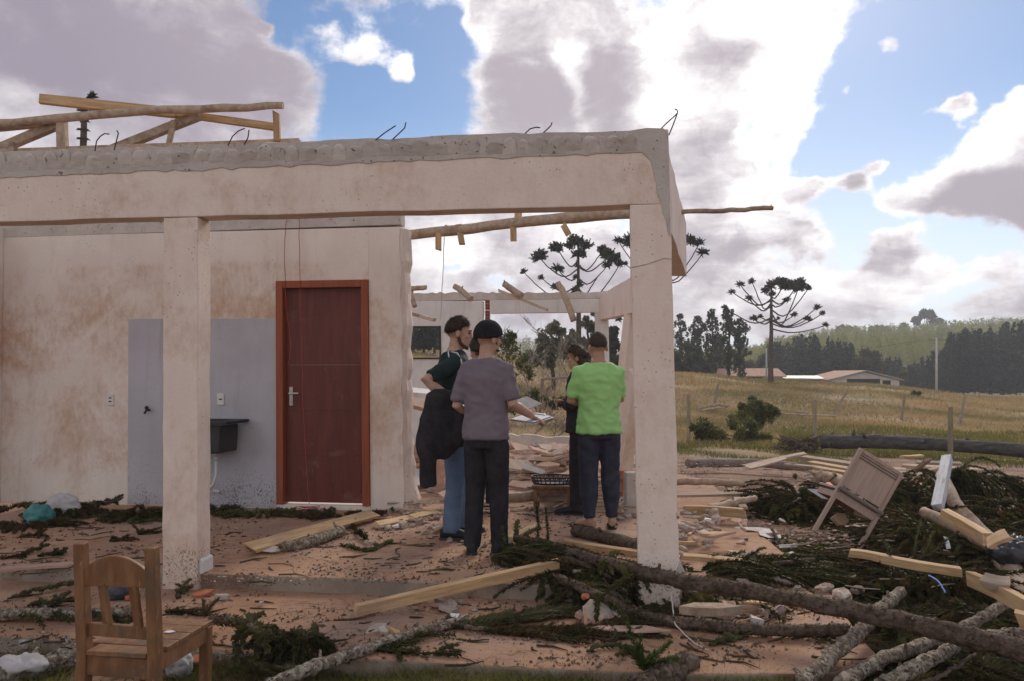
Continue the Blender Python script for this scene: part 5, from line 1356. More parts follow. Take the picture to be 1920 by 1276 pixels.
# big trunks crossing the foreground
bough([P(968, 1010, 6.0), P(1010, 1020, 5.75), P(1100, 1044, 5.3), P(1235, 1080, 4.62), P(1400, 1107, 4.40), P(1660, 1156, 4.0), P(1800, 1190, 3.85), P(1960, 1228, 3.68)], .034, .052,
      'longest dark fallen trunk, crossing in front of the right pillar to the right edge', ntw=26, L=(.15, .4), zone=(0, .45), floor=.0, n=34, knots=26)
bough([G(1030, 1078, .03), G(1090, 1101, .03), G(1150, 1128, .0), G(1210, 1152, -.06), G(1300, 1168, -.06), G(1440, 1180, -.06), G(1592, 1180, -.05)], .030, .032,
      'dark bent branch running below the longest trunk, with an orange cut knot', ntw=12, L=(.15, .35), zone=(0, .4), floor=-.1, n=26, knots=14)
mb = MB(); kc = G(1094, 1118, .05); mb.tube([kc, kc + Vector((.02, -.03, .015))], [.018, .016], 9); tag(link('cut_knot', mb, M['terracotta']), 'orange fresh-cut stub on the dark bent branch', 'stub')
bough([G(1330, 1046, .0), G(1397, 1058, -.05), G(1460, 1072, -.06), G(1530, 1090, -.08)], .036, .03, 'dark mossy trunk lying behind the longest one right of the pillar', ntw=26, L=(.15, .4), floor=-.1)
bough([G(1503, 1280, -.1), G(1574, 1217, -.03), G(1620, 1176, .0), G(1648, 1143, -.02), G(1690, 1108, -.02)], .037, .034, 'thick lichen-covered branch crossing under the long trunk', 'lichen_bark', n=26, knots=16)
bough([G(1575, 1282, -.12), G(1657, 1234, -.1), G(1764, 1198, -.1), G(1791, 1184, -.08), G(1840, 1158, -.05), G(1885, 1132, -.0)], .036, .03, 'grey lichen branch right of the crossing pair, lower one', 'lichen_bark', n=24, knots=12)
bough([G(1655, 1284, -.12), G(1727, 1245, -.08), G(1790, 1212, -.06)], .040, .028, 'short thick lichen branch at the bottom right', 'lichen_bark', knots=12)
bough([G(1975, 1182, .0), G(1880, 1188, .0), G(1800, 1196, -.02)], .03, .03, 'grey branch end at the right edge just above the long trunk', 'lichen_bark')
bough([G(1700, 1290, -.15), G(1770, 1262, -.13), G(1830, 1225, -.1)], .012, .008, 'thin bare stick at the bottom right', 'bark', knots=2)
bough([G(505, 1284, -.1), G(600, 1245, -.07), G(717, 1205, -.07), G(800, 1180, -.07), G(876, 1158, -.06)], .034, .026, 'pale lichen branch slanting up from the bottom edge left of centre', 'lichen_bark', ntw=8, L=(.15, .3), floor=-.1, n=28, knots=18)
bough([G(-60, 1155, -.06), G(60, 1150, -.06), G(160, 1150, -.06), G(262, 1146, -.06)], .035, .03, 'lichen branch lying on the walkway behind the wooden chair', 'lichen_bark', ntw=8, L=(.15, .35), floor=-.1, n=22, knots=18)
bough([G(-40, 1282, -.15), G(60, 1254, -.14), G(140, 1228, -.13)], .055, .06, 'thick mossy log at the bottom left corner', 'lichen_bark')
bough([G(1196, 1300, -.12), G(1240, 1270, -.1), G(1290, 1245, -.1)], .06, .06, 'thick dark log end at the bottom edge near the pillar', 'bark')
bough([G(396, 1160, -.02), G(440, 1163, .02), G(470, 1177, .03), G(505, 1195, .02)], .022, .02, 'leafy bough with dark stem lying right of the wooden chair', ntw=22, L=(.10, .22), zone=(.5, 1), floor=-.1, dens=520)
heap(G(562, 1212, -.06), 44, (.09, .05), .17, (.13, .24), 'rounded clump of green twigs at the end of the bough right of the chair', floor=-.13, dens=760, stem=False, lift=1.1, droop=2.1, nl=.03)
bough([G(438, 1205, -.02), G(455, 1232, -.06), G(490, 1255, -.1)], .012, .008, 'spiky bare twig curving down under the green clump', ntw=6, L=(.1, .2), floor=-.2)
bough([G(870, 1175, -.07), G(990, 1182, -.08), G(1080, 1178, -.08), G(1190, 1150, -.06)], .012, .008, 'bundle of drooping twigs spread on the walkway left of the pillar foot', ntw=46, L=(.3, .65), nmat='needles_brown', floor=-.1, up=.05, along=1.2)
bough([G(850, 1172, -.07), G(930, 1160, -.07), G(1060, 1140, -.06)], .010, .006, 'second twig bundle against the porch step', ntw=30, L=(.25, .5), nmat='needles', floor=-.1, up=.06, along=1.2)
heap(G(1000, 1048, .02), 60, (.35, .16), .12, (.2, .45), 'green twigs round the tip of the longest trunk', floor=.0, dirv=(1, -.3, .1))
for (x, y0, y1, lab) in ((1008, 1012, 938, 'left one of two twigs standing upright before the stool'), (1026, 1020, 948, 'right one of two twigs standing upright before the stool'), (945, 1040, 985, 'green twig standing up beside the shoe of the man in black trousers')):
    vs, fs = [], []; a = G(x, y0, .02); spray(vs, fs, [a, a + Vector((.005, 0, .12)), P(x - 3, y1, a.y)], dens=520, nl=.03); tag(sprays_obj('twig', vs, fs, 'needles' if x > 960 else 'needles_light'), lab, 'twig')
heap(G(1130, 1085, .0), 64, (.42, .10), .10, (.2, .42), 'dark twigs hanging over the porch step by the right pillar', floor=-.08, dirv=(.5, -.6, -.1))
heap(G(1430, 1075, -.08), 60, (.45, .25), .14, (.2, .5), 'dark twigs on the walkway right of the pillar', floor=-.1, dirv=(1, -.2, .2))
heap(G(1330, 1120, -.09), 40, (.3, .15), .08, (.2, .4), 'green twigs between the trunks right of the pillar foot', floor=-.1, nmat='needles')
# the big heap under the tipped chair
HP = [((1492, 962), 130, (.32, .35), .34, 'bushy bough left of the tipped chair'), ((1590, 975), 110, (.4, .22), .12, 'bough directly under the tipped chair'), ((1742, 958), 190, (.40, .36), .46, 'tall dark bough right of the tipped chair'),
      ((1660, 1062), 60, (.45, .12), .05, 'bough in front of the tipped chair beneath the jagged plank'), ((1760, 1030), 170, (.5, .35), .35, 'bough below the squared yellow timber'), ((1550, 1078), 170, (.55, .22), .10, 'flat spread bough in front of the tipped chair'),
      ((1690, 1095), 170, (.5, .28), .18, 'bough between the jagged plank and the long trunk'), ((1790, 1110), 150, (.45, .28), .2, 'bough left of the thick yellow plank'), ((1880, 1000), 130, (.4, .4), .45, 'bough behind the bleached trunk at right'),
      ((1660, 1170), 90, (.4, .2), .10, 'thin bough where the trunks cross'), ((1830, 1165), 110, (.45, .25), .12, 'bough above the long trunk near the right edge'), ((1880, 1240), 90, (.4, .2), .10, 'bough at the bottom right corner'), ((1465, 1030), 45, (.3, .2), .08, 'thin bough at the left rim of the big heap'), ((1740, 1250), 70, (.4, .15), .08, 'twigs between the lichen branches at the bottom')]
for ((px, py), n, rad, h, lab) in HP:
    c = G(px, py, -.18); c.z = gz(c.x, c.y)
    heap(c, int(n * 1.25), rad, h, (.22, .55), 'dark green ' + lab, floor=c.z, dens=380, lift=.08 if h < .17 else .55, group='boughs in the heap right of the house')
# bough hanging over behind the white post
vs, fs = [], []; random.seed(77)
a0, b0 = P(1768, 900, 8.0), P(1880, 885, 8.2); hb = thing('fallen_bough', 'large drooping bough hanging right of the white timber post', 'branch', a0); inv = Matrix.Translation(a0).inverted()
top = [P(1762, 925, 8.0), P(1775, 892, 8.0), P(1800, 884, 8.0), P(1840, 890, 8.1), P(1890, 905, 8.2), P(1950, 930, 8.2)]
o = log(top, .02, .015, None, 'bark', 'stem', parent=hb, knots=3); o.matrix_parent_inverse = inv
tp = wavy(top, 30, 0)
for k in range(150):
    p = random.choice(tp); spray(vs, fs, twig_path(p, Vector((random.uniform(-.2, .6), random.uniform(-.7, .2), random.uniform(-.5, .3))), random.uniform(.3, .7), 1.6, floor=-.2), dens=380)
o = sprays_obj('needle_twigs', vs, fs, 'needles', hb); o.matrix_parent_inverse = inv
# greenery along the foot of the porch wall
for (px, py, n, rad, h, L, mt, lab) in ((128, 965, 80, (.20, .14), .13, (.12, .25), 'needles', 'yellowish green clump beside the teal bag at the wall foot'), (265, 970, 90, (.24, .10), .11, (.12, .25), 'needles', 'dark green clump at the wall foot left of the pillar'),
        (408, 958, 26, (.16, .06), .05, (.12, .25), 'needles', 'small green clump under the laundry sink'), (485, 965, 30, (.24, .07), .03, (.12, .28), 'needles', 'flat green clump left of the door sill'), (30, 955, 22, (.25, .08), .05, (.15, .4), 'needles_brown', 'dark twigs at the far left wall foot'),
        (640, 967, 24, (.3, .08), .03, (.15, .35), 'needles_brown', 'brown twigs at the foot of the door'), (60, 985, 25, (.3, .1), .04, (.15, .3), 'needles_brown', 'thin twigs on the floor below the teal bag')):
    heap(G(px, py, .0), n, rad, h, L, lab, mt, floor=0, dens=480, stem=False, lift=.15)
bough([G(110, 958, .02), G(160, 945, .06), G(205, 940, .10), G(228, 932, .16)], .018, .012, 'curled dark twig at the wall foot left of the switch', ntw=10, L=(.08, .15), floor=0)
for (pts, lab, mt) in (([(0, 1045, .01), (40, 1038, .02), (90, 1020, .03)], 'brown twig curving on the porch floor at far left', 'needles_brown'), ([(35, 1005, .01), (80, 1000, .02)], 'short twig on the porch floor at left', 'needles_brown'), ([(258, 1000, .01), (300, 995, .015)], 'thin twig beside the left pillar', 'needles'),
        ([(205, 1012, .01), (238, 1011, .01)], 'small brown twig on the porch floor behind the chair', 'needles_brown'), ([(70, 1040, .01), (120, 1035, .02)], 'green twig lying behind the chair back', 'needles'), ([(640, 1020, .01), (690, 1030, .015), (735, 1012, .01)], 'curved green twig on the floor left of the jeans', 'needles'), ([(650, 975, .03), (690, 1015, .02)], 'dark stick lying over the floor left of the jeans', 'needles_brown'),
        ([(690, 1215, -.085), (800, 1224, -.09), (858, 1228, -.09)], 'green twig on the walkway beside the lichen branch', 'needles'), ([(1100, 1220, -.09), (1150, 1208, -.08), (1190, 1222, -.09)], 'forked green twig on the walkway', 'needles'), ([(1140, 1200, -.09), (1185, 1185, -.08)], 'brown-green twig below the pink board', 'needles'), ([(1330, 1206, -.09), (1400, 1190, -.08)], 'dark twig on the walkway right of the pillar', 'needles'),
        ([(20, 1120, -.08), (90, 1098, -.06), (140, 1090, -.05)], 'green twig against the porch step at left', 'needles'), ([(50, 1135, -.08), (150, 1122, -.06)], 'second green twig on the walkway at left', 'needles'), ([(80, 1142, -.08), (130, 1108, -.07)], 'crossing twig on the walkway at left', 'needles'), ([(310, 1145, -.09), (400, 1152, -.09)], 'thin brown twig right of the chair back', 'needles_brown'), ([(330, 1118, -.08), (352, 1100, -.07)], 'tiny green twig at the foot of the left pillar', 'needles')):
    vs, fs = [], []; q = wavy([G(*p) for p in pts], 10, .008, len(lab))
    spray(vs, fs, q, dens=520, nl=.03, r=.009)
    for k in range(5):
        i = random.randint(1, 8); spray(vs, fs, twig_path(q[i], (q[i + 1] - q[i]).normalized() + Vector((random.uniform(-1, 1), random.uniform(-1, 1), .2)), random.uniform(.06, .16), .4, floor=pts[0][2] - .01), dens=500, nl=.026)
    tag(sprays_obj('twig', vs, fs, mt), lab, 'twig')
# bright green sprig at the bottom edge
vs, fs = [], []
for k in range(9):
    a = G(1205, 1262, -.1); spray(vs, fs, twig_path(a + Vector((.0, 0, .02)), (random.uniform(-.4, .9), random.uniform(-.5, .3), random.uniform(.3, 1.2)), random.uniform(.08, .2), .5), dens=600, nl=.035)
tag(sprays_obj('sprig', vs, fs, 'needles_light'), 'bright green sprig at the bottom edge below the pillar', 'twig')

# ------------------------------------------------------------------ scraps, stones and broken boards
def shard(c, size, label, mat, name='broken_board', cat='board', t=.012, tilt=(0, 0), rz=0, n=7, group=None, seed=None):
    rr = random.Random(seed if seed is not None else random.randint(0, 99999)); out = []
    for k in range(n):
        a = 2 * math.pi * (k + rr.uniform(-.25, .25)) / n; r = rr.uniform(.72, 1.1); out.append((math.cos(a) * size[0] / 2 * r * 1.1, math.sin(a) * size[1] / 2 * r * 1.1))
    mb = MB(); mb.prism(out, (1, 0, 0), (0, 1, 0), (0, 0, 1), (0, 0, 0), 0, t)
    o = link(name, mb, M[mat], bevel=min(.003, t * .3)); o.location = c; o.rotation_euler = (tilt[0], tilt[1], rz)
    return tag(o, label, cat, group)
shard(G(1180, 1180, -.07), (.46, .12), 'pinkish wedge-shaped board on the walkway below the pillar foot', 'board', rz=-.12, n=5, seed=3)
shard(G(1120, 1160, -.06), (.20, .30), 'grey-brown curved tile leaning behind the pinkish board', 'rubble', tilt=(.35, .2), seed=5)
shard(G(1125, 1145, -.05), (.24, .2), 'grey roof tile piece under the bent branch', 'cement', tilt=(.5, .1), seed=8)
shard(G(1442, 1000, -.09), (.22, .28), 'white torn sheet lying at the rim of the branch heap', 'cloth_white', tilt=(.12, .1), t=.004, seed=9)
shard(G(1425, 992, -.09), (.3, .14), 'grey torn sheet left of the branch heap', 'cement', t=.006, tilt=(.1, .05), seed=12)
shard(P(1536, 925, 7.8), (.28, .10), 'white pointed sheet left of the tipped chair', 'cloth_white', tilt=(.6, .35), n=4, t=.004, seed=14, rz=-.2)
lumber(P(1551, 904, 7.5), P(1570, 925, 7.3), .05, .03, 'small red stick behind the leg of the tipped chair', 'red_plastic', name='stick', cat='stick')
shard(G(1283, 984, .02), (.20, .26), 'pale triangular panel peeping out right of the pillar', 'board', n=4, seed=17, tilt=(.25, .1))
shard(G(1420, 1130, -.02), (.2, .06), 'splintered board piece under the longest trunk', 'raw_wood', seed=19)
shard(G(1330, 1150, -.04), (.36, .12), 'broken wooden slab with bark under the two trunks', 'pole_wood', t=.05, n=6, seed=21)
shard(G(45, 1208, -.14), (.05, .04), 'small white scrap in the grass at the left', 'cloth_white', t=.03, seed=24)
shard(G(380, 1114, -.09), (.13, .05), 'orange terracotta shard on the walkway right of the left pillar', 'terracotta', t=.02, tilt=(.3, -.2), rz=.4, seed=25)
shard(G(372, 1236, -.13), (.09, .06), 'orange tile shard beside the front leg of the wooden chair', 'terracotta', t=.015, tilt=(.4, .2), seed=26)
shard(G(240, 1122, -.09), (.05, .04), 'small orange shard seen through the chair back', 'terracotta', t=.02, seed=27)
shard(G(505, 1028, .03), (.2, .12), 'pale grey sheet under the end of the yellow plank', 'cement', t=.004, tilt=(.25, .1), seed=28)
shard(G(417, 1122, -.09), (.10, .05), 'small dark shard right of the orange one', 'rubble', t=.03, seed=29)
shard(G(490, 1132, -.09), (.03, .025), 'tiny white stone on the walkway', 'cloth_white', t=.02, seed=30)
shard(P(1130, 1100, 5.05), (.5, .16), 'whitish sheet of broken render on the porch edge by the pillar', 'cloth_white', t=.006, seed=31, tilt=(.05, 0))
shard(P(878, 912, 8.6), (.5, .75), 'large grey panel leaning behind the jeans', 'cement', t=.02, tilt=(.9, -.5), n=5, seed=32)
shard(P(835, 880, 9.0), (.35, .8), 'pale pink panel leaning behind the jacket', 'board', t=.02, tilt=(1.1, .5), n=5, seed=33)
shard(P(985, 757, 13.2), (.55, .30), 'white sheet of board leaning on the back sill behind the clipboard', 'cloth_white', t=.02, tilt=(.8, .0), n=5, seed=34)
shard(P(800, 740, 11.0), (.9, .5), 'white slab stacked behind the torn wall end', 'plaster_white', t=.06, tilt=(.1, .1), n=6, seed=35)
shard(P(800, 765, 10.2), (.8, .4), 'brown board stacked under the white slab behind the torn wall', 'board', t=.05, tilt=(.2, .25), n=6, seed=36)
random.seed(501)
labs = ['dusty wall fragment in the heap inside the room', ]
for k in range(60):                      # wreckage covering the floor of the room
    Yk = random.uniform(8.2, 13.6); px = random.choice((random.uniform(770, 875), random.uniform(960, 1085), random.uniform(960, 1085), random.uniform(1150, 1195)))
    h = .05 + .22 * math.exp(-((Yk - 10.5) / 2.2) ** 2) * random.uniform(.3, 1)
    X_ = (px - 960) / FPX * Yk
    mt = random.choice(('board', 'board', 'rubble', 'plaster_white', 'pale_wood', 'brick_pale')); big = random.uniform(.25, .8)
    col_ = {'board': 'pinkish board', 'rubble': 'grey-brown rubble', 'plaster_white': 'white render', 'pale_wood': 'pale wooden', 'brick_pale': 'dusty brick-red'}[mt]
    whr = 'left, behind the bearded man' if px < 880 else ('far back between the clipboard and the woman' if px < 1090 and Yk > 10.8 else ('close behind the low stool' if px < 1090 else 'right, beside the leaning columns'))
    lb = ('large ' if big > .55 else 'small ') + col_ + ' fragment in the wreckage ' + whr
    shard((X_, Yk, h), (big, random.uniform(.15, .45)), lb, mt, 'wall_fragment', 'rubble', t=random.uniform(.015, .06), tilt=(random.uniform(-.35, .35), random.uniform(-.35, .35)), rz=random.uniform(0, 3), n=random.choice((4, 5, 6)), group=lb.split(' fragment')[0] + ' fragments, ' + whr)
for k in range(10):
    c = P(random.uniform(1152, 1176), random.uniform(885, 935), random.uniform(8.0, 8.8)); mb = MB(); mb.box((0, 0, 0), (.19, .09, .09)); o = link('brick', mb, M['brick'], bevel=.006, loc=c, rot=(random.uniform(-.3, .3), random.uniform(-.3, .3), random.uniform(0, 3)))
    tag(o, 'red hollow brick tumbled beside the leaning columns', 'brick', 'bricks beside the leaning columns')
def stone_mesh(k):
    rr = random.Random(k); mb = MB(); n = rr.choice((5, 6, 7)); rings = []
    for (h, s) in ((-.24, .82), (-.05, 1.0), (.12, .92), (.24, .62)):
        rings.append([Vector((math.cos(6.283 * (q + rr.uniform(-.2, .2)) / n) * .5 * s * rr.uniform(.8, 1.1), math.sin(6.283 * (q + rr.uniform(-.2, .2)) / n) * .36 * s * rr.uniform(.8, 1.1), h + rr.uniform(-.06, .06))) for q in range(n)])
    vs = [v for r_ in rings for v in r_]
    mb.add(vs, [(i * n + q, i * n + (q + 1) % n, (i + 1) * n + (q + 1) % n, (i + 1) * n + q) for i in range(3) for q in range(n)] + [tuple(range(n - 1, -1, -1)), tuple(3 * n + q for q in range(n))])
    me = mb.mesh('stone'); me.materials.append(M['rubble']); return me
SM = [stone_mesh(k) for k in range(8)]
def stone(c, s, label, group=None, mat=None):
    o = link('rubble_stone', random.choice(SM), None, loc=Vector(c) + Vector((0, 0, .12 * s)), rot=(random.uniform(-.4, .4), random.uniform(-.4, .4), random.uniform(0, 6))); o.scale = (s, s * random.uniform(.7, 1.1), s * random.uniform(.4, 1.0))
    return tag(o, label, 'stone', group)
for (px, py, z, s, lab) in ((755, 988, 0, .17, 'largest pale stone on the floor left of the jeans'), (788, 982, 0, .13, 'grey stone close to the knee of the jeans'), (845, 1138, -.1, .13, 'pointed white stone below the porch step'), (825, 1130, -.1, .11, 'grey stone below the porch step, left of the white one'), (1085, 1080, 0, .16, 'grey stone among the twigs on the porch edge'),
        (1545, 1108, -.1, .16, 'long flat grey stone before the big heap'), (1580, 1122, -.1, .18, 'pale grey block lying against the long trunk'), (1608, 1108, -.1, .12, 'grey stone right of the pale block'), (1502, 1118, -.1, .10, 'small pale stone left of the pale block'), (1445, 1152, -.1, .16, 'stone on the walkway under the longest trunk'), (690, 1020, 0, .10, 'small stone on the porch floor beside the dark stick'),
        (47, 1215, -.16, .07, 'white pebble in the grass at the left'), (690, 1247, -.2, .08, 'pale pebble in the grass at the bottom'), (1115, 1062, 0, .12, 'pale stone near the tip of the longest trunk')): stone(G(px, py, z), s, lab)
random.seed(77)
for (n, x0, x1, y0, y1, z, s0, s1, lab, grp) in ((34, 700, 830, 955, 1000, 0, .04, .13, 'rubble lump in front of the torn wall end', 'rubble before the torn wall end'), (34, 1275, 1345, 960, 1030, 0, .05, .16, 'rubble lump on the paving right of the pillar', 'rubble right of the pillar'),
        (20, 1340, 1500, 1085, 1160, -.1, .05, .15, 'rubble lump on the walkway among the trunks', 'rubble among the trunks'), (16, 830, 960, 1000, 1035, 0, .03, .08, 'brick crumb at the feet of the two men', 'brick crumbs at the feet of the men'), (20, 1140, 1195, 940, 975, 0, .05, .14, 'rubble lump behind the right pillar', 'rubble behind the right pillar'), (10, 860, 960, 1125, 1160, -.1, .03, .08, 'pebble at the foot of the porch step', 'pebbles at the porch step')):
    for k in range(n):
        px, py, s = random.uniform(x0, x1), random.uniform(y0, y1), random.uniform(s0, s1); f = (s - s0) / (s1 - s0)
        ad = ('small', 'middling', 'big')[min(2, int(f * 3))]; sd = 'farther back' if py < (y0 + y1) / 2 else 'nearer to us'
        stone(G(px, py, z), s, ad + ' ' + lab + ', ' + sd, ad + ' ' + grp + ', ' + sd)
# plastic bag, sheet and rag
def blob_thing(c, rad, mat, label, name, cat, amp=.03, seed=0, flat=1.0):
    mb = MB(); mb.ball((0, 0, 0), rad, None, 44, 28); me = mb.mesh(name); me.update(); folds(me, amp, 14, 14, seed); folds(me, amp * .5, 40, 40, seed + 1)
    return tag(link(name, me, M[mat], smooth=True, loc=c), label, cat)
blob_thing(G(74, 965, .06), (.115, .09, .085), 'teal_bag', 'teal plastic bag at the foot of the porch wall', 'plastic_bag', 'bag', .03, 3)
blob_thing(G(118, 952, .07), (.16, .06, .13), 'cloth_white', 'white crumpled bag behind the teal one', 'plastic_bag', 'bag', .02, 5)
blob_thing(G(40, 1245, -.1), (.13, .06, .035), 'cloth_white', 'crumpled white rag on the mossy log at the bottom left', 'rag', 'rag', .02, 21)
blob_thing(G(338, 1245, -.12), (.055, .05, .05), 'cloth_white', 'crumpled white bag under the seat of the wooden chair', 'plastic_bag', 'bag', .025, 7)
blob_thing(G(222, 1106, -.05), (.075, .06, .05), 'dark_sheet', 'dark glossy sheet seen through the back of the wooden chair', 'plastic_sheet', 'sheet', .02, 9)
blob_thing(G(1900, 1030, .1), (.14, .12, .07), 'dark_sheet', 'black plastic sheet among the branches at right', 'plastic_sheet', 'sheet', .05, 11)
shard(P(1574, 975, 6.85), (.15, .13), 'brown broken pot piece under the seat of the tipped chair', 'brick_pale', 'pot_piece', 'pot', t=.05, tilt=(1.1, .2), n=6, seed=90)
mb = MB(); mb.tube(wavy([G(1742, 1078, .1), G(1756, 1086, .13), G(1766, 1098, .12), G(1772, 1110, .1)], 14, .002), .005, 6); tag(link('cord', mb, M['cord_blue'], smooth=True), 'bright blue cord in the branches', 'cord')
mb = MB(); mb.tube(wavy([P(1274, 1040, 4.7), P(1268, 1065, 4.6), P(1258, 1078, 4.6), P(1262, 1150, 4.5), P(1275, 1180, 4.3), P(1330, 1220, 4.1), P(1440, 1262, 3.95)], 30, .003), .004, 5); tag(link('wire', mb, M['wire_pale'], smooth=True), 'pale wire hanging at the right pillar and trailing over the walkway', 'wire')
for (x0, y0, x1, y1, lab) in ((1774, 1008, 1778, 1024, 'small white peg under the squared yellow timber'),): lumber(P(x0, y0, 6.0), P(x1, y1, 5.95), .03, .01, lab, 'paper', name='peg', cat='peg')

# fine litter: needles, bark crumbs and chips lying everywhere on floor and walkway
random.seed(9)
def litter(name, n, box, z, size, mat, dens=None):
    px = RNG.uniform(box[0], box[1], n); py = RNG.uniform(box[2], box[3], n)
    kk = np.sin(px * .021 + 2 * np.sin(py * .05)) + np.sin(py * .09 + px * .008) + RNG.normal(0, .7, n) > .1; px, py = px[kk], py[kk]; n = len(px)
    a = px - 960; b = 638 - py; ry = FPX * CP - b * SP; rz = FPX * SP + b * CP; t = (z - HC) / rz
    X = a * t; Y = ry * t; th = RNG.uniform(0, 6.28, n); L = size * (.25 + 1.5 * RNG.random(n) ** 3); W = L * RNG.uniform(.15, .6, n)
    dx, dy = np.cos(th), np.sin(th); h = RNG.uniform(.004, .014, n)
    c = np.stack([X, Y, np.full(n, z) + .002], 1); D = np.stack([dx, dy, np.zeros(n)], 1); S = np.stack([-dy, dx, np.zeros(n)], 1); U_ = np.zeros((n, 3)); U_[:, 2] = h
    v = np.stack([c - D * L[:, None] / 2, c + S * W[:, None] / 2 , c + D * L[:, None] / 2, c - S * W[:, None] / 2, c + U_], 1).reshape(-1, 3); q = np.arange(n * 5).reshape(n, 5)
    return stuff(name, numpy_mesh(name, v, np.concatenate([q[:, [0, 1, 4]], q[:, [1, 2, 4]], q[:, [2, 3, 4]], q[:, [3, 0, 4]]])), M[mat])
def lt(name, label, cat, *a): o = litter(name, *a); o['label'] = label; o['category'] = cat
lt('needle_litter', 'brown needles and bark crumbs strewn over the porch floor', 'litter', 6000, (-60, 1290, 960, 1100), .0, .035, 'litter')
lt('needle_litter', 'brown needles and bark crumbs strewn over the walkway', 'litter', 4000, (-60, 1600, 1112, 1250), -.1, .03, 'litter')
lt('plaster_crumbs', 'pale plaster crumbs on the porch floor', 'rubble', 3000, (380, 1290, 955, 1090), .0, .025, 'chips')
lt('plaster_crumbs', 'pale plaster crumbs on the walkway', 'rubble', 1800, (-60, 1600, 1115, 1240), -.1, .022, 'chips')
lt('rubble_bed', 'crumbled render and tile over the floor of the room', 'rubble', 1500, (760, 1200, 845, 962), .01, .14, 'chips')
lt('wood_chips', 'wood chips and bark on the muddy yard', 'litter', 5000, (1275, 1560, 862, 1020), -.12, .06, 'litter')
lt('wood_chips', 'pale splinters on the muddy yard', 'litter', 900, (1275, 1760, 862, 1060), -.12, .09, 'chips')

def sticks(name, n, box, z, L, r, mat, label):
    mb = MB(); rr = random.Random(len(label))
    for k in range(n):
        px, py = rr.uniform(*box[:2]), rr.uniform(*box[2:]); c = G(px, py, z + .006)
        if math.sin(px * .017 + 2 * math.sin(py * .05)) + rr.uniform(-.9, .9) < 0: continue
        a = rr.gauss(0, .7); d_ = Vector((math.cos(a), math.sin(a), rr.uniform(-.02, .08))) * rr.uniform(.2, 1) * L; w = Vector((-d_.y, d_.x, 0)) * rr.uniform(-.2, .2)
        mb.tube([c - d_ / 2, c + w, c + d_ / 2], [r * rr.uniform(.5, 1.2)] * 2 + [r * .4], 4)
    o = stuff(name, mb, M[mat]); o['label'] = label; o['category'] = 'litter'
sticks('twig_litter', 260, (-60, 1290, 958, 1095), .0, .22, .006, 'needles_brown', 'brown stick litter on the porch floor')
sticks('twig_litter', 200, (-60, 1600, 1116, 1245), -.1, .2, .006, 'needles_brown', 'brown stick litter on the walkway')
sticks('twig_litter', 260, (1270, 1760, 862, 1060), -.15, .4, .01, 'pale_wood', 'splintered sticks over the muddy yard')
sticks('twig_litter', 260, (765, 1195, 850, 960), .08, .5, .012, 'pale_wood', 'splintered sticks over the rubble in the room')

# broken roof tile and board splinters in loose heaps
random.seed(640)
for (n, x0, x1, y0, y1, z, whr) in ((18, 1285, 1400, 965, 1045, 0, 'on the paving right of the right pillar'), (12, 1290, 1420, 1110, 1165, -.1, 'on the walkway between the two long trunks'), (12, 700, 830, 962, 1005, 0, 'before the torn wall end'), (12, 1060, 1190, 1120, 1180, -.1, 'at the foot of the step by the right pillar'), (12, 1390, 1500, 975, 1050, -.1, 'at the left rim of the branch heap'), (10, 640, 900, 1125, 1200, -.1, 'below the porch step in the middle')):
    for k in range(n):
        mt = random.choice(('rubble', 'rubble', 'brick_pale', 'board', 'board', 'plaster_white', 'raw_wood', 'raw_wood', 'cement', 'cement') + (('terracotta',) if k == 3 else ())); nm = {'rubble': 'grey-brown', 'brick_pale': 'brick-red', 'board': 'pink', 'plaster_white': 'white', 'raw_wood': 'yellow wooden', 'terracotta': 'orange', 'cement': 'grey'}[mt]
        w_ = mt in ('board', 'raw_wood'); s = random.uniform(.05, .17)
        shard(G(random.uniform(x0, x1), random.uniform(y0, y1), z + .006), (s * (1.8 if w_ else 1), s * (.35 if w_ else .75)), nm + ' shard lying flat ' + whr, mt, 'shard', 'shard', t=random.uniform(.008, .03), tilt=(random.uniform(-.3, .3), random.uniform(-.3, .3)), rz=random.gauss(0, .8), n=random.choice((3, 4, 4, 5)), group=nm + ' shards ' + whr)
sticks('twig_litter', 60, (1450, 1800, 1000, 1110), -.05, .25, .008, 'pale_wood', 'pale splinters caught in the branch heap')
sticks('twig_litter', 160, (1270, 1640, 1060, 1240), -.1, .25, .007, 'needles_brown', 'brown sticks among the trunks')

# ------------------------------------------------------------------ trees and field
def leaf_cloud(centres, radii, per, size, aspect=.5, seed=0):
    """many small leaf triangles spread through clumps (numpy)"""
    rg = np.random.default_rng(seed); C = np.repeat(np.asarray(centres, float), per, 0); Rr = np.repeat(np.asarray(radii, float).reshape(len(centres), -1), per, 0)
    n = len(C); d = rg.normal(size=(n, 3)); d /= np.linalg.norm(d, axis=1)[:, None]
    p = C + d * Rr * (rg.random(n) ** .45)[:, None]
    a = rg.normal(size=(n, 3)); a /= np.linalg.norm(a, axis=1)[:, None]; b = np.cross(a, rg.normal(size=(n, 3))); b /= np.linalg.norm(b, axis=1)[:, None] + 1e-9
    s = (size * rg.uniform(.6, 1.4, n))[:, None]
    v = np.stack([p - a * s, p + b * s * aspect, p + a * s, p - b * s * aspect], 1).reshape(-1, 3)
    return v, np.arange(n * 4).reshape(n, 4)
def merge(parts):
    V, F, o = [], [], 0
    for v, f in parts: V.append(v); F.append(f + o); o += len(v)
    return np.concatenate(V), np.concatenate(F)

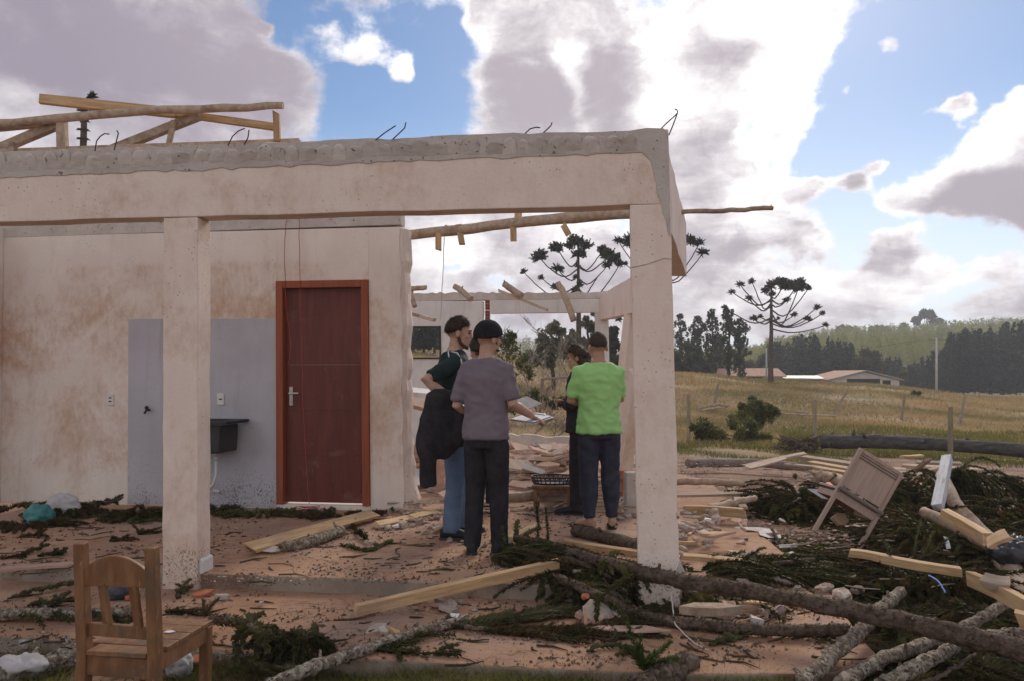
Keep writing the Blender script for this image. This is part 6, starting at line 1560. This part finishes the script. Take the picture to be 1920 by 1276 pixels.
# ---- araucarias: candelabra branches ending in spiky tufts
tuft_meshes = []
for k in range(4):
    vs, fs = [], []
    random.seed(k + 900); RNG = np.random.default_rng(k)
    for q in range(44):
        d = Vector((random.gauss(0, 1), random.gauss(0, 1), random.gauss(.25, .8))).normalized()
        p = Vector((random.uniform(-.12, .12), random.uniform(-.12, .12), random.uniform(-.05, .08)))
        spray(vs, fs, twig_path(p, d, random.uniform(.32, .55), -.25, 4, .2), r=.03, nl=.13, dens=90, nw=.035)
    me = numpy_mesh('tuft', np.concatenate(vs), np.concatenate(fs)); me.materials.append(M['tuft']); tuft_meshes.append(me)
RNG = np.random.default_rng(77)
def araucaria(px, pyb, Y, r0, ytop, limbs, label, tufts_on_trunk=()):
    """limbs: (attach y, tip px, tip y, tuft size px, sag, depth)"""
    base = P(px, pyb, Y); base.z = min(base.z, gz(base.x, Y)); sc = FPX / Y
    t = thing('araucaria_tree', label, 'tree', base, 0, 'araucaria trees'); inv = Matrix.Translation(base).inverted()
    topp = P(px + 1, ytop, Y); mb = MB(); mb.tube(wavy([base - Vector((0, 0, .3)), base.lerp(topp, .5) + Vector((.04, 0, 0)), topp], 12, .02, 3), [r0 * (1.15 - .85 * i / 12) for i in range(13)], 10)
    o = link('trunk', mb, M['tree_bark'], t, smooth=True); o.matrix_parent_inverse = inv
    for (ay, tx, ty, ts, sag, dep) in limbs:
        a = P(px, ay, Y); e = P(tx, ty, Y + dep); L = (e - a).length
        m1 = a.lerp(e, .35); m1.z = a.z - sag * L * .55; m2 = a.lerp(e, .75); m2.z = a.z + (e.z - a.z) * .62 - sag * L * .38
        mb = MB(); path = wavy([a, m1, m2, e], 10, .02, int(tx)); mb.tube(path, [.055 * (1 - .5 * i / 10) * (Y / 50) for i in range(11)], 6)
        br = link('limb', mb, M['tree_bark'], t, smooth=True); br.matrix_parent_inverse = inv
        s = ts / sc / 1.2
        for k in range(1 if ts < 30 else 2):
            of = Vector((random.uniform(-.3, .3), random.uniform(-.3, .3), random.uniform(-.35, .2))) * s * (0 if k == 0 else 1)
            q = link('tuft', random.choice(tuft_meshes), None, br); q.location = e + of - Vector((0, 0, .0)); q.scale = (s, s, s * .9); q.rotation_euler = (random.uniform(-.3, .3), random.uniform(-.3, .3), random.uniform(0, 6))
    for (tx, ty, ts) in tufts_on_trunk:
        q = link('tuft', random.choice(tuft_meshes), None, t); q.matrix_parent_inverse = inv; q.location = P(tx, ty, Y + random.uniform(-.4, .4)); s = ts / sc / 1.3; q.scale = (s, s, s); q.rotation_euler = (0, 0, random.uniform(0, 6))
    return t
random.seed(31)
araucaria(1083, 690, 50, .17, 450,
    [(505, 1010, 482, 36, .35, -1), (490, 1045, 465, 34, .3, 1), (520, 1046, 505, 28, .25, -1.5), (540, 982, 510, 20, .35, .5), (535, 1015, 521, 18, .3, 1), (495, 1130, 470, 34, .3, 1), (500, 1143, 480, 40, .3, -1), (520, 1138, 498, 26, .3, 1.2), (540, 1163, 495, 22, .4, 0), (545, 1150, 515, 0.6, .4, 1), (550, 1040, 538, 22, .2, 1.5), (545, 1120, 520, .6, .35, -1)],
    'tall araucaria seen through the porch opening left of the right pillar', [(1083, 455, 42), (1068, 462, 34), (1100, 462, 36), (1083, 478, 34), (1074, 450, 30), (1094, 478, 28), (1080, 520, 18), (1088, 534, 22), (1078, 545, 22), (1083, 498, 18)])
araucaria(1238, 700, 48, .17, 430,
    [(500, 1160, 452, 24, .35, 0), (495, 1182, 448, 34, .3, 1), (510, 1172, 495, 16, .3, 1), (490, 1290, 450, 32, .3, 0), (505, 1312, 455, 26, .35, 1), (515, 1318, 474, 26, .35, -1), (530, 1150, 595, 16, .1, 1), (540, 1160, 600, 18, .1, 0), (480, 1205, 440, 30, .3, 1), (480, 1265, 438, 30, .3, 1)],
    'araucaria mostly hidden behind the right pillar', [(1238, 440, 44), (1222, 450, 36), (1254, 450, 36)])
araucaria(1445, 716, 66, .22, 530,
    [(562, 1388, 534, 20, .3, -1), (570, 1410, 528, 20, .3, 1), (565, 1372, 548, 17, .2, 0), (575, 1404, 560, 18, .3, -1), (580, 1516, 541, 22, .3, 0), (570, 1475, 563, 18, .35, -1.5), (560, 1492, 540, 34, .3, 1), (555, 1470, 532, 30, .25, -.5), (597, 1358, 577, 16, .2, 0), (602, 1413, 598, 20, .2, -2), (598, 1426, 594, 15, .2, 1), (600, 1532, 577, 19, .25, 0), (600, 1542, 588, 16, .25, 1), (606, 1514, 599, 20, .25, -1), (598, 1489, 591, 18, .2, 1.5), (616, 1548, 610, 17, .15, 0), (600, 1459, 598, 12, .1, -1.6), (585, 1500, 530, 30, .5, 1)],
    'solitary araucaria on the field in front of the farm sheds', [(1445, 536, 30), (1458, 530, 28), (1436, 546, 26), (1470, 540, 26), (1482, 534, 28), (1495, 542, 24), (1447, 552, 22)])
# thin dead tip over the roof
b_ = P(155, 330, 20); mb = MB(); mb.tube(wavy([b_ - Vector((0, 0, 7)), b_, P(157, 210, 20), P(158, 186, 20)], 12, .01), [.085] * 6 + [.08, .075, .07, .06, .055, .045, .035], 8)
dt = thing('araucaria_tree', 'stripped araucaria tip with stub rings rising over the left of the roof', 'tree', b_, 0); inv = Matrix.Translation(b_).inverted(); o = link('trunk', mb, M['tree_bark'], dt, smooth=True); o.matrix_parent_inverse = inv
mb = MB()
for y in (278, 260, 243, 226, 207):
    c = P(156, y, 20)
    for k in range(7): a = k * .9 + y; mb.tube([c, c + Vector((math.cos(a) * .17, math.sin(a) * .17, -.02))], [.035, .012], 5)
o = link('branch_stub', mb, M['tree_bark'], dt); o.matrix_parent_inverse = inv; o['kind'] = 'stuff'
mb = MB(); mb.tube([P(158, 190, 20), P(165, 183, 20), P(172, 178, 20)], .025, 5); o = link('limb', mb, M['tree_bark'], dt); o.matrix_parent_inverse = inv
for (x, y, s) in ((173, 180, .26), (171, 204, .20), (167, 184, .16)): q = link('tuft', tuft_meshes[1], None, dt); q.matrix_parent_inverse = inv; q.location = P(x, y, 20); q.scale = (s, s, s)

def leafy_tree(px, pyb, Y, clumps, r, label, mat='leaf_dark', per=260, leaf=.25, name='tree', cat='tree', group=None, seed=0, trunk_to=None):
    """clumps: (px, py, radius px)"""
    base = P(px, pyb, Y); base.z = gz(base.x, Y); sc = FPX / Y; rg = random.Random(seed)
    t = thing(name, label, cat, base, 0, group); inv = Matrix.Translation(base).inverted(); cs = []; rr = []
    mb = MB(); top = P(*(trunk_to or (clumps[0][0], clumps[0][1])), Y); mb.tube(wavy([base - Vector((0, 0, .4)), base.lerp(top, .5), top], 8, .05 * r * 5, seed), [r * (1.1 - .09 * i) for i in range(9)], 7)
    for (cx, cy, cr) in clumps:
        q = P(cx, cy, Y + rg.uniform(-1, 1) * cr / sc); R_ = cr / sc
        for k in range(5):
            o_ = Vector((rg.uniform(-1, 1), rg.uniform(-1, 1), rg.uniform(-1, 1))) * R_ * .62; cs.append(tuple(q + o_)); rr.append((R_ * rg.uniform(.3, .6),) * 3)
        st = base.lerp(top, rg.uniform(.35, .8)); mb.tube([st, st.lerp(q, .5) + Vector((0, 0, -.1 * R_)), q], [r * .4, r * .3, r * .12], 5)
    o = link('trunk', mb, M['tree_bark'], t, smooth=True); o.matrix_parent_inverse = inv
    o = link('crown', numpy_mesh('crown', *leaf_cloud(cs, rr, per // 5, leaf, .5, seed)), M[mat], t); o.matrix_parent_inverse = inv
    return t
# slim eucalyptus left of the solitary araucaria
def column_clumps(px, y0, y1, w, n, sd):
    rg = random.Random(sd); return [(px + rg.uniform(-.5, .5) * w * (.4 + .6 * i / n), y0 + (y1 - y0) * i / n, w * (.28 + .75 * math.sin(math.pi * min(1, (i + .3) / n * .75))) * rg.uniform(.7, 1.2)) for i in range(n)]
for i, (px, yt, w, Y, lab) in enumerate(((1309, 596, 13, 92, 'slim tree, second of the row right of the pillar'), (1335, 582, 13, 90, 'tallest slim tree in the middle of the row right of the pillar'), (1367, 580, 12, 84, 'slim open tree in the row just left of the solitary araucaria'), (1388, 600, 14, 82, 'dark slim tree nearest the solitary araucaria trunk'), (1276, 590, 12, 95, 'slim tree half behind the right pillar'), (1350, 630, 14, 96, 'short slim tree low between the tall ones'), (1296, 640, 18, 88, 'low bushy tree at the left of the slim row'))):
    base = P(px, 712, Y); base.z = gz(base.x, Y); t = thing('eucalyptus_tree', lab, 'tree', base, 0, 'slim trees beyond the field'); inv = Matrix.Translation(base).inverted(); rq = random.Random(40 + i); cs, rr_ = [], []
    top = P(px, yt, Y); H_ = top.z - base.z; hwid = w * 1.25 / (FPX / Y)
    for q in range(150):
        f = rq.random() ** .8; ww = hwid * (math.sin(math.pi * min(1, .12 + (1 - f) * .8)) ** .8) * (1 + .35 * math.sin(f * 17 + i * 2)) * rq.random() ** .6; a_ = rq.uniform(0, 6.28)
        cs.append((base.x + math.cos(a_) * ww, Y + math.sin(a_) * ww, base.z + H_ * (.10 + .90 * f) + rq.uniform(-.2, .2))); k_ = rq.uniform(.2, .5) * (1.15 - .6 * f); rr_.append((k_ * .7, k_ * .7, k_))
    mb = MB(); mb.tube(wavy([base - Vector((0, 0, .4)), base.lerp(top, .5), top - Vector((0, 0, .3))], 8, .08, i), [.17 * (1 - .1 * q) for q in range(9)], 7); o = link('trunk', mb, M['tree_bark'], t, smooth=True); o.matrix_parent_inverse = inv
    o = link('crown', numpy_mesh('crown', *leaf_cloud(cs, rr_, 14, .17, .45, i)), M['leaf_dark'], t); o.matrix_parent_inverse = inv
leafy_tree(1625, 700, 120, [(1610, 680, 18), (1630, 675, 22), (1650, 685, 16)], .2, 'round olive-green tree beside the gabled shed', 'leaf_mid', 700, .5, seed=61)
leafy_tree(1330, 720, 84, [(1300, 680, 26), (1330, 690, 22), (1270, 680, 24)], .2, 'low dark thicket tree at the left end of the farm buildings', 'leaf_dark', 700, .4, seed=62)
leafy_tree(1420, 700, 130, [(1405, 690, 16), (1425, 680, 18)], .2, 'light green tree behind the long red-roofed shed', 'leaf_mid', 600, .5, seed=63)
# hilltop trees against the sky
leafy_tree(1740, 618, 330, [(1738, 596, 16), (1720, 604, 11), (1755, 600, 12), (1732, 590, 9)], .5, 'broad tree standing highest on the forest skyline', 'leaf_dark', 420, 1.0, seed=64)
leafy_tree(1580, 625, 310, [(1577, 617, 9), (1590, 620, 7)], .4, 'small tree on the skyline left of the broad one', 'leaf_dark', 300, .9, seed=65)
leafy_tree(1693, 618, 330, [(1694, 611, 6)], .4, 'tiny tree on the skyline just left of the broad one', 'leaf_dark', 200, .9, seed=66)
leafy_tree(1640, 622, 330, [(1634, 618, 6), (1650, 617, 7), (1662, 618, 5)], .4, 'row of low treetops on the skyline', 'leaf_plantation', 300, .9, seed=67)
# ---- plantation on the hill and the dark pine stand in front: masses
def tree_protos(kind):
    out = []
    for k in range(5):
        rg = random.Random(k); cs = []; rr = []
        n = 12
        for i in range(n):
            f = i / (n - 1)
            if kind == 'pine': w = .17 * (1 - f) ** .8 + .02
            else: w = .12 * math.sin(math.pi * (.15 + .8 * f)) + .03
            for q in range(3):
                a = rg.uniform(0, 6.28); cs.append((math.cos(a) * w * .6, math.sin(a) * w * .6, .22 + f * .76)); rr.append((w * .75, w * .75, .06))
        out.append(leaf_cloud(cs, rr, 5, .028 if kind == 'pine' else .022, .6, k))
    return out
def forest(name, spots, kind, mat, label):
    pr = tree_protos(kind); parts = []
    for i, (x, y, h) in enumerate(spots):
        v, f = pr[i % 5]; a = i * 2.4; c, s = math.cos(a), math.sin(a)
        q = np.stack([v[:, 0] * c - v[:, 1] * s, v[:, 0] * s + v[:, 1] * c, v[:, 2]], 1) * h; q += (x, y, gz(x, y) - .2); parts.append((q, f))
    o = stuff(name, numpy_mesh(name, *merge(parts)), M[mat]); o['label'] = label; o['category'] = 'forest'
    return o
rg = random.Random(5); sp = []
for k in range(2600):
    t = rg.uniform(.24, .80); y = 170 + 190 * rg.random() ** .8; sp.append((t * y, y, rg.uniform(7.5, 10) * (1.0 if t > .33 else .8)))
for k in range(500):
    t = rg.uniform(-.3, .24); y = 230 + 120 * rg.random(); sp.append((t * y, y, rg.uniform(7, 9)))
forest('plantation_forest', sp, 'euc', 'leaf_plantation', 'sunlit yellow-green plantation covering the hill')
sp = []
for k in range(420):
    px = rg.choice((rg.uniform(1700, 1990), rg.uniform(1760, 1990), rg.uniform(1440, 1600), rg.uniform(1560, 1720)))
    if px > 1690: ht = 640 - (min(px, 1900) - 1690) * .13 if px > 1780 else 690 - (px - 1690) * .5
    elif px > 1600: ht = 672
    else: ht = 630 + abs(px - 1515) * .22
    y = rg.uniform(120, 150); x = (px - 960) / FPX * y
    h = (700 - ht) / FPX * y + HC - gz(x, y); sp.append((x, y, max(3, h * rg.uniform(.8, 1.06))))
forest('pine_stand', sp, 'pine', 'leaf_pine', 'dark pine stand at the foot of the hill')
leafy_tree(1690, 745, 110, [(1690, 705, 12), (1686, 718, 10), (1697, 720, 10)], .08, 'thin pale sapling before the dark pine stand', 'leaf_mid', 250, .3, seed=71)
# ---- shrubs on the field edge
leafy_tree(1418, 800, 24, [(1415, 752, 18), (1425, 765, 28), (1405, 776, 26), (1438, 775, 22), (1420, 785, 26)], .03, 'round green shrub standing behind the middle fence posts', 'leaf_mid', 1100, .045, 'shrub', 'shrub', seed=72)
leafy_tree(1345, 825, 21, [(1330, 803, 30), (1365, 806, 34), (1400, 810, 30), (1308, 806, 24), (1430, 815, 20), (1350, 820, 24), (1385, 822, 24)], .02, 'low sprawling green shrub at the near fence line', 'leaf_mid', 700, .045, 'shrub', 'shrub', seed=73)
leafy_tree(1712, 745, 57, [(1710, 739, 9), (1718, 740, 7)], .02, 'small dark bush beside a leaning far fence post', 'leaf_dark', 300, .09, 'shrub', 'shrub', seed=74)
leafy_tree(1375, 750, 52, [(1378, 744, 6)], .02, 'tiny bush on the dry slope', 'leaf_dark', 150, .09, 'shrub', 'shrub', seed=75)
# seen through the house: bushes, bare trees and the wood behind the window
leafy_tree(1040, 700, 40, [(1030, 640, 30), (1055, 650, 28), (1005, 660, 26), (1045, 620, 20), (1075, 640, 22), (1025, 670, 24)], .12, 'dense bush seen through the back opening', 'leaf_veiled', 330, .13, seed=81)
leafy_tree(955, 700, 26, [(945, 690, 26), (965, 660, 30), (950, 640, 22), (985, 690, 24), (940, 720, 24)], .05, 'yellow-green bush at the left of the back opening', 'leaf_mid', 260, .07, seed=82)
leafy_tree(1110, 690, 52, [(1100, 605, 16), (1112, 620, 18), (1105, 650, 22), (1118, 590, 10)], .14, 'dark pine seen left of the back corner column', 'leaf_veiled', 260, .15, seed=83)
leafy_tree(1150, 700, 56, [(1150, 640, 12), (1150, 660, 14), (1150, 622, 9), (1152, 680, 16)], .12, 'dark tree between the corner column and the leaning columns', 'leaf_dark', 500, .2, seed=84)
leafy_tree(1010, 745, 24, [(1000, 745, 20), (1030, 750, 22), (1060, 748, 18), (970, 755, 20), (1080, 760, 18), (1100, 745, 16)], .02, 'low green scrub beyond the back sill', 'leaf_mid', 500, .05, 'shrub', 'shrub', seed=85)
for i, (px, w, lab) in enumerate(((775, 16, 'leftmost tree in the back window'), (795, 15, 'middle tree in the back window'), (815, 14, 'rightmost tree in the back window'))):
    leafy_tree(px, 655, 62, column_clumps(px, 612, 650, w, 5, 90 + i), .12, lab, ('leaf_mid', 'leaf_dark', 'leaf_dark')[i], 500, .22, seed=90 + i)
def bare_tree(px, pyb, Y, h, lean, label, seed, r=.05, n=5):
    rg = random.Random(seed); base = P(px, pyb, Y); base.z = gz(base.x, Y) - .1; t = thing('bare_tree', label, 'tree', base, 0); inv = Matrix.Translation(base).inverted(); mb = MB(); tw = MB()
    def grow(p, d, L, r, lev):
        path = [p]
        for i in range(5): d = (d + Vector((rg.uniform(-.2, .2), rg.uniform(-.2, .2), rg.uniform(-.05, .12)))).normalized(); path.append(path[-1] + d * L / 5)
        (mb if lev < 1 else tw).tube(path, [max(.009, r * (1 - .13 * i)) for i in range(6)], 4 if lev else 7, cap=False)
        if lev < 3:
            for k in range(n if lev < 2 else 4):
                q = path[rg.randint(2, 5)]; grow(q, (d + Vector((rg.uniform(-1, 1), rg.uniform(-1, 1), rg.uniform(-.3, .8)))).normalized(), L * rg.uniform(.4, .65), r * .5, lev + 1)
    grow(base, Vector((lean, 0, 1)).normalized(), h, r, 0)
    o = link('trunk', mb, M['twig'], t); o.matrix_parent_inverse = inv; o = link('crown', tw, M['twig'], t); o.matrix_parent_inverse = inv
    return t
bare_tree(1005, 720, 30, 1.9, -.15, 'bare bush with pale twigs, left one in the back opening', 1, .035)
bare_tree(1030, 715, 32, 2.2, .2, 'bare leaning tree in the middle of the back opening', 2, .035)
bare_tree(950, 700, 28, 1.9, .1, 'bare bush at the left edge of the back opening', 3, .03)
bare_tree(985, 735, 20, 1.0, 1.4, 'fallen bare crown lying on the grass in the back opening', 4, .03, 6)
bare_tree(1015, 740, 19, .9, 1.7, 'second fallen bare crown on the grass in the back opening', 6, .03, 6)
bare_tree(1068, 700, 40, 2.6, 0, 'thin bare tree near the araucaria trunk', 7, .04)
o = log([P(1087, 700, 50), P(1087, 640, 50), P(1086, 560, 50)], .12, .11, 'second bare trunk beside the tall araucaria', 'tree_bark', 'dead_tree', 'tree', knots=4)

# ---- fences
def post(px, yt, yb, Y, r, label, tipdx=0, group='near fence posts', mat='post'):
    a = P(px, yb, Y); a.z = gz(a.x, Y) - .15; b = P(px + tipdx, yt, Y); mb = MB(); mb.tube([a, a.lerp(b, .5), b], [r * 1.05, r, r * .95], 8, jit=.05)
    return tag(link('fence_post', mb, M[mat]), label, 'fence post', group)
post(1291, 738, 828, 20.8, .050, 'near fence post just right of the right pillar')
post(1527, 748, 845, 19.3, .055, 'near fence post above the tipped chair, middle one of the three')
post(1782, 762, 868, 17.3, .055, 'near fence post behind the white timber, rightmost of the three')
post(1341, 760, 760, 36, .07, 'far fence post leaning right, near the shrub', 5, 'far leaning fence posts').location = (0, 0, 0)
bpy.data.objects.remove(bpy.data.objects['fence_post.003'])
for (xb, yb, xt, yt, Y, lab) in ((1339, 761, 1346, 719, 36, 'slim leaning far fence post left of the round shrub'), (1563, 777, 1587, 734, 38, 'most tilted far fence post, right of the solitary araucaria'), (1690, 783, 1697, 738, 37, 'far fence post with a small bush at its top'), (1800, 788, 1809, 742, 36, 'far fence post at right, nearly upright'),
        (1017, 744, 1017, 708, 33, 'dark fence post seen through the back opening'), (1462, 842, 1455, 830, 20, 'short broken stake by the root mass')):
    a, b = P(xb, yb, Y), P(xt, yt, Y); d = a - b; a = a + d.normalized() * .5; mb = MB(); mb.tube([a, b], [.065 if Y > 30 else .04] * 2, 7, jit=.04); tag(link('fence_post', mb, M['grey_wood']), lab, 'fence post', 'far leaning fence posts')
mb = MB(); mb.tube(wavy([P(1017, 710, 33), P(1060, 707, 33), P(1110, 708, 33)], 8, .02), .06, 6); tag(link('fence_rail', mb, M['grey_wood'], smooth=True), 'grey rail of the fence seen through the back opening', 'fence rail')
for i, (pts) in enumerate(([(1310, 765), (1340, 758), (1365, 760)], [(1315, 768), (1360, 762), (1368, 757)], [(1460, 770), (1480, 775), (1568, 778)], [(1490, 770), (1515, 773)])):
    log([P(x, y, 33 + i) for x, y in pts], .05, .045, ('left pale pole lying by the slim leaning post', 'right pale pole crossing it by the slim leaning post', 'long grey pole lying before the most tilted post', 'short pale pole on the dry grass')[i], 'pole_wood', knots=2, amp=.02)
# fallen trunk across the field edge and its root mass
log([P(1538, 828, 18.6), P(1640, 826, 18.2), P(1760, 833, 17.8), P(1960, 845, 17.2)], .17, .15, 'long dark fallen trunk lying along the field edge at right', 'trunk_dark', knots=10, nn=14, jit=.04, amp=.02)
rm = thing('root_mass', 'dark tangle of roots at the left end of the long fallen trunk', 'roots', P(1500, 840, 18.5)); inv = Matrix.Translation(rm.location).inverted(); mb = MB(); rg = random.Random(3)
for k in range(170):
    p = P(rg.uniform(1462, 1535), rg.uniform(822, 846), rg.uniform(18.2, 19)); d = Vector((rg.uniform(-1, 1), rg.uniform(-1, 1), rg.uniform(-.2, .8))); mb.tube([p, p + d * .15, p + d * .3 + Vector((0, 0, -.05))], [.02, .014, .006], 4)
o = link('roots', mb, M['bark'], rm); o.matrix_parent_inverse = inv

# ---- farm sheds behind the field crest
def shed(label, px0, px1, yb, ye, yr, Y, depth, gable_front=False, openings=(), wall='farm_wall', gable_to=None):
    a, b = P(px0, ye, Y), P(px1, ye, Y); zr = P(px0, yr, Y).z; z0 = gz((a.x + b.x) / 2, Y) - 1; c = Vector(((a.x + b.x) / 2, Y, z0))
    t = thing('farm_shed', label, 'shed', c); inv = Matrix.Translation(c).inverted(); ze = a.z; x0, x1 = a.x, b.x; xm = (x0 + x1) / 2
    def pt(nm, mb, mt): o = link(nm, mb, M[mt], t); o.matrix_parent_inverse = inv; return o
    if gable_front:
        mb = MB(); mb.prism([(x0 + .5, z0), (x1 - .5, z0), (x1 - .5, ze), (xm, zr - .1), (x0 + .5, ze)], (1, 0, 0), (0, 0, 1), (0, 1, 0), (0, Y, 0), .3, depth); pt('wall', mb, wall)
        for (p, q) in (((x0, ze - .12), (xm, zr)), ((xm, zr), (x1, ze - .12))):
            mb = MB(); mb.prism([p, q, (q[0], q[1] + .14), (p[0], p[1] + .14)], (1, 0, 0), (0, 0, 1), (0, 1, 0), (0, Y, 0), 0, depth + .5); pt('roof', mb, 'roof_tile')
            mb = MB(); mb.prism([p, q, (q[0], q[1] + .17), (p[0], p[1] + .17)], (1, 0, 0), (0, 0, 1), (0, 1, 0), (0, Y, 0), -.06, -.003); pt('fascia', mb, 'sheet')
    else:
        mb = MB(); mb.prism([(.0, z0), (depth, z0), (depth, ze), (depth / 2, zr - .1), (0, ze)], (0, 1, 0), (0, 0, 1), (1, 0, 0), (0, Y + .3, 0), x0 + .6, x1 - .3); pt('wall', mb, wall)
        for (p, q) in (((-.5, ze - .1), (depth / 2, zr)), ((depth / 2, zr), (depth + .5, ze - .1))):
            mb = MB(); mb.prism([p, q, (q[0], q[1] + .14), (p[0], p[1] + .14)], (0, 1, 0), (0, 0, 1), (1, 0, 0), (0, Y + .3, 0), x0, x1); pt('roof', mb, 'roof_tile')
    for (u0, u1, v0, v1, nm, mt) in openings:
        p, q = P(u0, v0, Y), P(u1, v1, Y); mb = MB(); mb.box(((p.x + q.x) / 2, Y + .29, (p.z + q.z) / 2), (abs(q.x - p.x), .12, abs(p.z - q.z))); pt(nm, mb, mt)  # panels laid on solid walls, the shade of the opening painted in
    return t
shed('long low shed with a faded red roof left of the araucaria trunk', 1332, 1474, 715, 704, 691, 92, 5, openings=((1345, 1378, 706, 716, 'doorway', 'shade_black'), (1400, 1430, 706, 716, 'doorway', 'shade_black')))
shed('gabled shed with a pale front and a wide dark doorway', 1553, 1696, 725, 711, 695, 95, 9, True, openings=((1590, 1652, 709, 726, 'doorway', 'shade_black'), (1657, 1672, 712, 726, 'doorway', 'shade_black')))
shed('low pale sheet-metal tank shed between the two red-roofed sheds', 1470, 1545, 716, 709, 705, 93, 3, wall='sheet')
for o in bpy.data.objects:
    if o.parent and o.parent.get('label', '').startswith('low pale sheet') and o.name.startswith('roof'): o.data.materials.clear(); o.data.materials.append(M['sheet'])
for (px, yt, yb, Y, r, lab) in ((1437, 652, 718, 78, .09, 'pale utility pole beside the solitary araucaria'), (1756, 633, 742, 72, .10, 'pale concrete utility pole before the dark pine stand')):
    a, b = P(px, yb, Y), P(px, yt, Y); a.z = gz(a.x, Y) - .3; mb = MB(); mb.tube([a, b], [r * 1.2, r * .8], 8); tag(link('utility_pole', mb, M['concrete_pole'], smooth=True), lab, 'utility pole')
mb = MB(); mb.tube(wavy([P(1437, 656, 78), P(1600, 655, 75), P(1756, 637, 72), P(2100, 640, 66)], 30, 0), .012, 4); tag(link('power_line', mb, M['steel']), 'thin power line between the two utility poles', 'power line')
mb = MB(); mb.tube(wavy([P(1290, 700, 75), P(1500, 708, 74), P(1756, 712, 72), P(2100, 714, 66)], 30, 0), .012, 4); tag(link('power_line', mb, M['steel']), 'lower thin wire crossing before the pine stand', 'power line')

# ---- grass
def grass(name, X, Y, h, w, mat, label, lean=.45, seed=0):
    rg = np.random.default_rng(seed); n = len(X); Z = ground_z(X, Y); th = rg.uniform(0, 6.28, n); hh = h * rg.uniform(.5, 1.4, n); ww = w * rg.uniform(.6, 1.4, n)
    b = np.stack([X, Y, Z - .02], 1); s = np.stack([np.cos(th), np.sin(th), np.zeros(n)], 1) * ww[:, None] / 2; l = np.stack([rg.normal(0, lean, n), rg.normal(0, lean, n), np.ones(n)], 1) * hh[:, None]
    v = np.stack([b - s, b + s, b + l], 1).reshape(-1, 3); o = stuff(name, numpy_mesh(name, v, np.arange(n * 3).reshape(n, 3)), M[mat]); o['label'] = label; o['category'] = 'grass'; return o
rg = np.random.default_rng(3)
n = 150000; t = np.where(rg.random(n) < .8, rg.uniform(.19, .74, n), rg.uniform(-.16, .19, n)); Yg = 19 * (85 / 19) ** rg.random(n); X = t * Yg
cl = np.sin(X * .55 + 1.3 * np.sin(Yg * .21)) + np.sin(Yg * .42 + X * .13) + rg.normal(0, .5, n)
far = np.clip((Yg - 19) / 60, 0, 1)
green = (t > .35) & (Yg > 20) & (Yg < 30) & (rg.random(n) < .75) | (Yg < 20.5) & (rg.random(n) < .5) | (rg.random(n) < .05)
k1 = ~green & (cl > -1.2)
grass('dry_grass', X[k1], Yg[k1], .11 + .17 * far[k1], .02 + .055 * far[k1], 'dry_grass', 'dry brown grass covering the field', lean=.9, seed=1)
grass('green_grass', X[green], Yg[green], .14 + .2 * far[green], .02 + .05 * far[green], 'green_grass', 'greener grass along the edge of the field', seed=2)
n = 26000; t = rg.uniform(.2, .72, n); Yg = rg.uniform(13.5, 20, n); X = t * Yg; k1 = (Yg + 1.2 * np.sin(X * 1.3) + rg.normal(0, .7, n) > 16) & (np.sin(X * 2.1) + np.sin(Yg * 1.7 + X) > -.6)
grass('verge_grass', X[k1], Yg[k1], .11, .014, 'green_grass', 'short green grass at the edge of the yard', seed=4)
# grass in front of the walkway
n = 60000; px = rg.uniform(-120, 1700, n); py = rg.uniform(1205, 1420, n); a = px - 960; b = 638 - py; rz = FPX * SP + b * CP; tt = (-.22 - HC) / rz; X = a * tt; Yg = (FPX * CP - b * SP) * tt
edge = np.interp(px, [-260, 0, 250, 480, 722, 1010, 1297, 1560, 1700], [1194, 1208, 1228, 1243, 1258, 1272, 1284, 1284, 1240]) + 3
k1 = (py > edge) & (np.sin(X * 7) + np.sin(Yg * 9 + X * 3) + rg.normal(0, .6, n) > -.5)
grass('front_grass', X[k1], Yg[k1], .07, .007, 'green_grass', 'trodden green grass in front of the walkway', lean=.9, seed=5)
o = stuff('dead_leaves', numpy_mesh('dead_leaves', *leaf_cloud([(x, y, gz(x, y) + .012) for x, y in zip(X[:1800], Yg[:1800])], [(.06, .06, .01)] * 1800, 2, .014, .5, 8)), M['needles_brown']); o['label'] = 'dead brown leaves in the grass before the walkway'; o['category'] = 'leaves'

# ------------------------------------------------------------------ haze: the damp air of the valley
hz = bpy.data.materials.new('haze'); hz.use_nodes = True; t = NT(hz.node_tree)
pv = t.n('ShaderNodeVolumePrincipled', ins={'Color': (.86, .88, .94, 1), 'Density': .0010, 'Anisotropy': .25})
o = t.n('ShaderNodeOutputMaterial'); t.put(o.inputs['Volume'], pv.outputs[0])
mb = MB(); mb.box((0, 0, 15), (7000, 7000, 50)); h = link('haze', mb, hz); h['kind'] = 'stuff'; h['label'] = 'thin haze in the air of the valley'; h['category'] = 'haze'
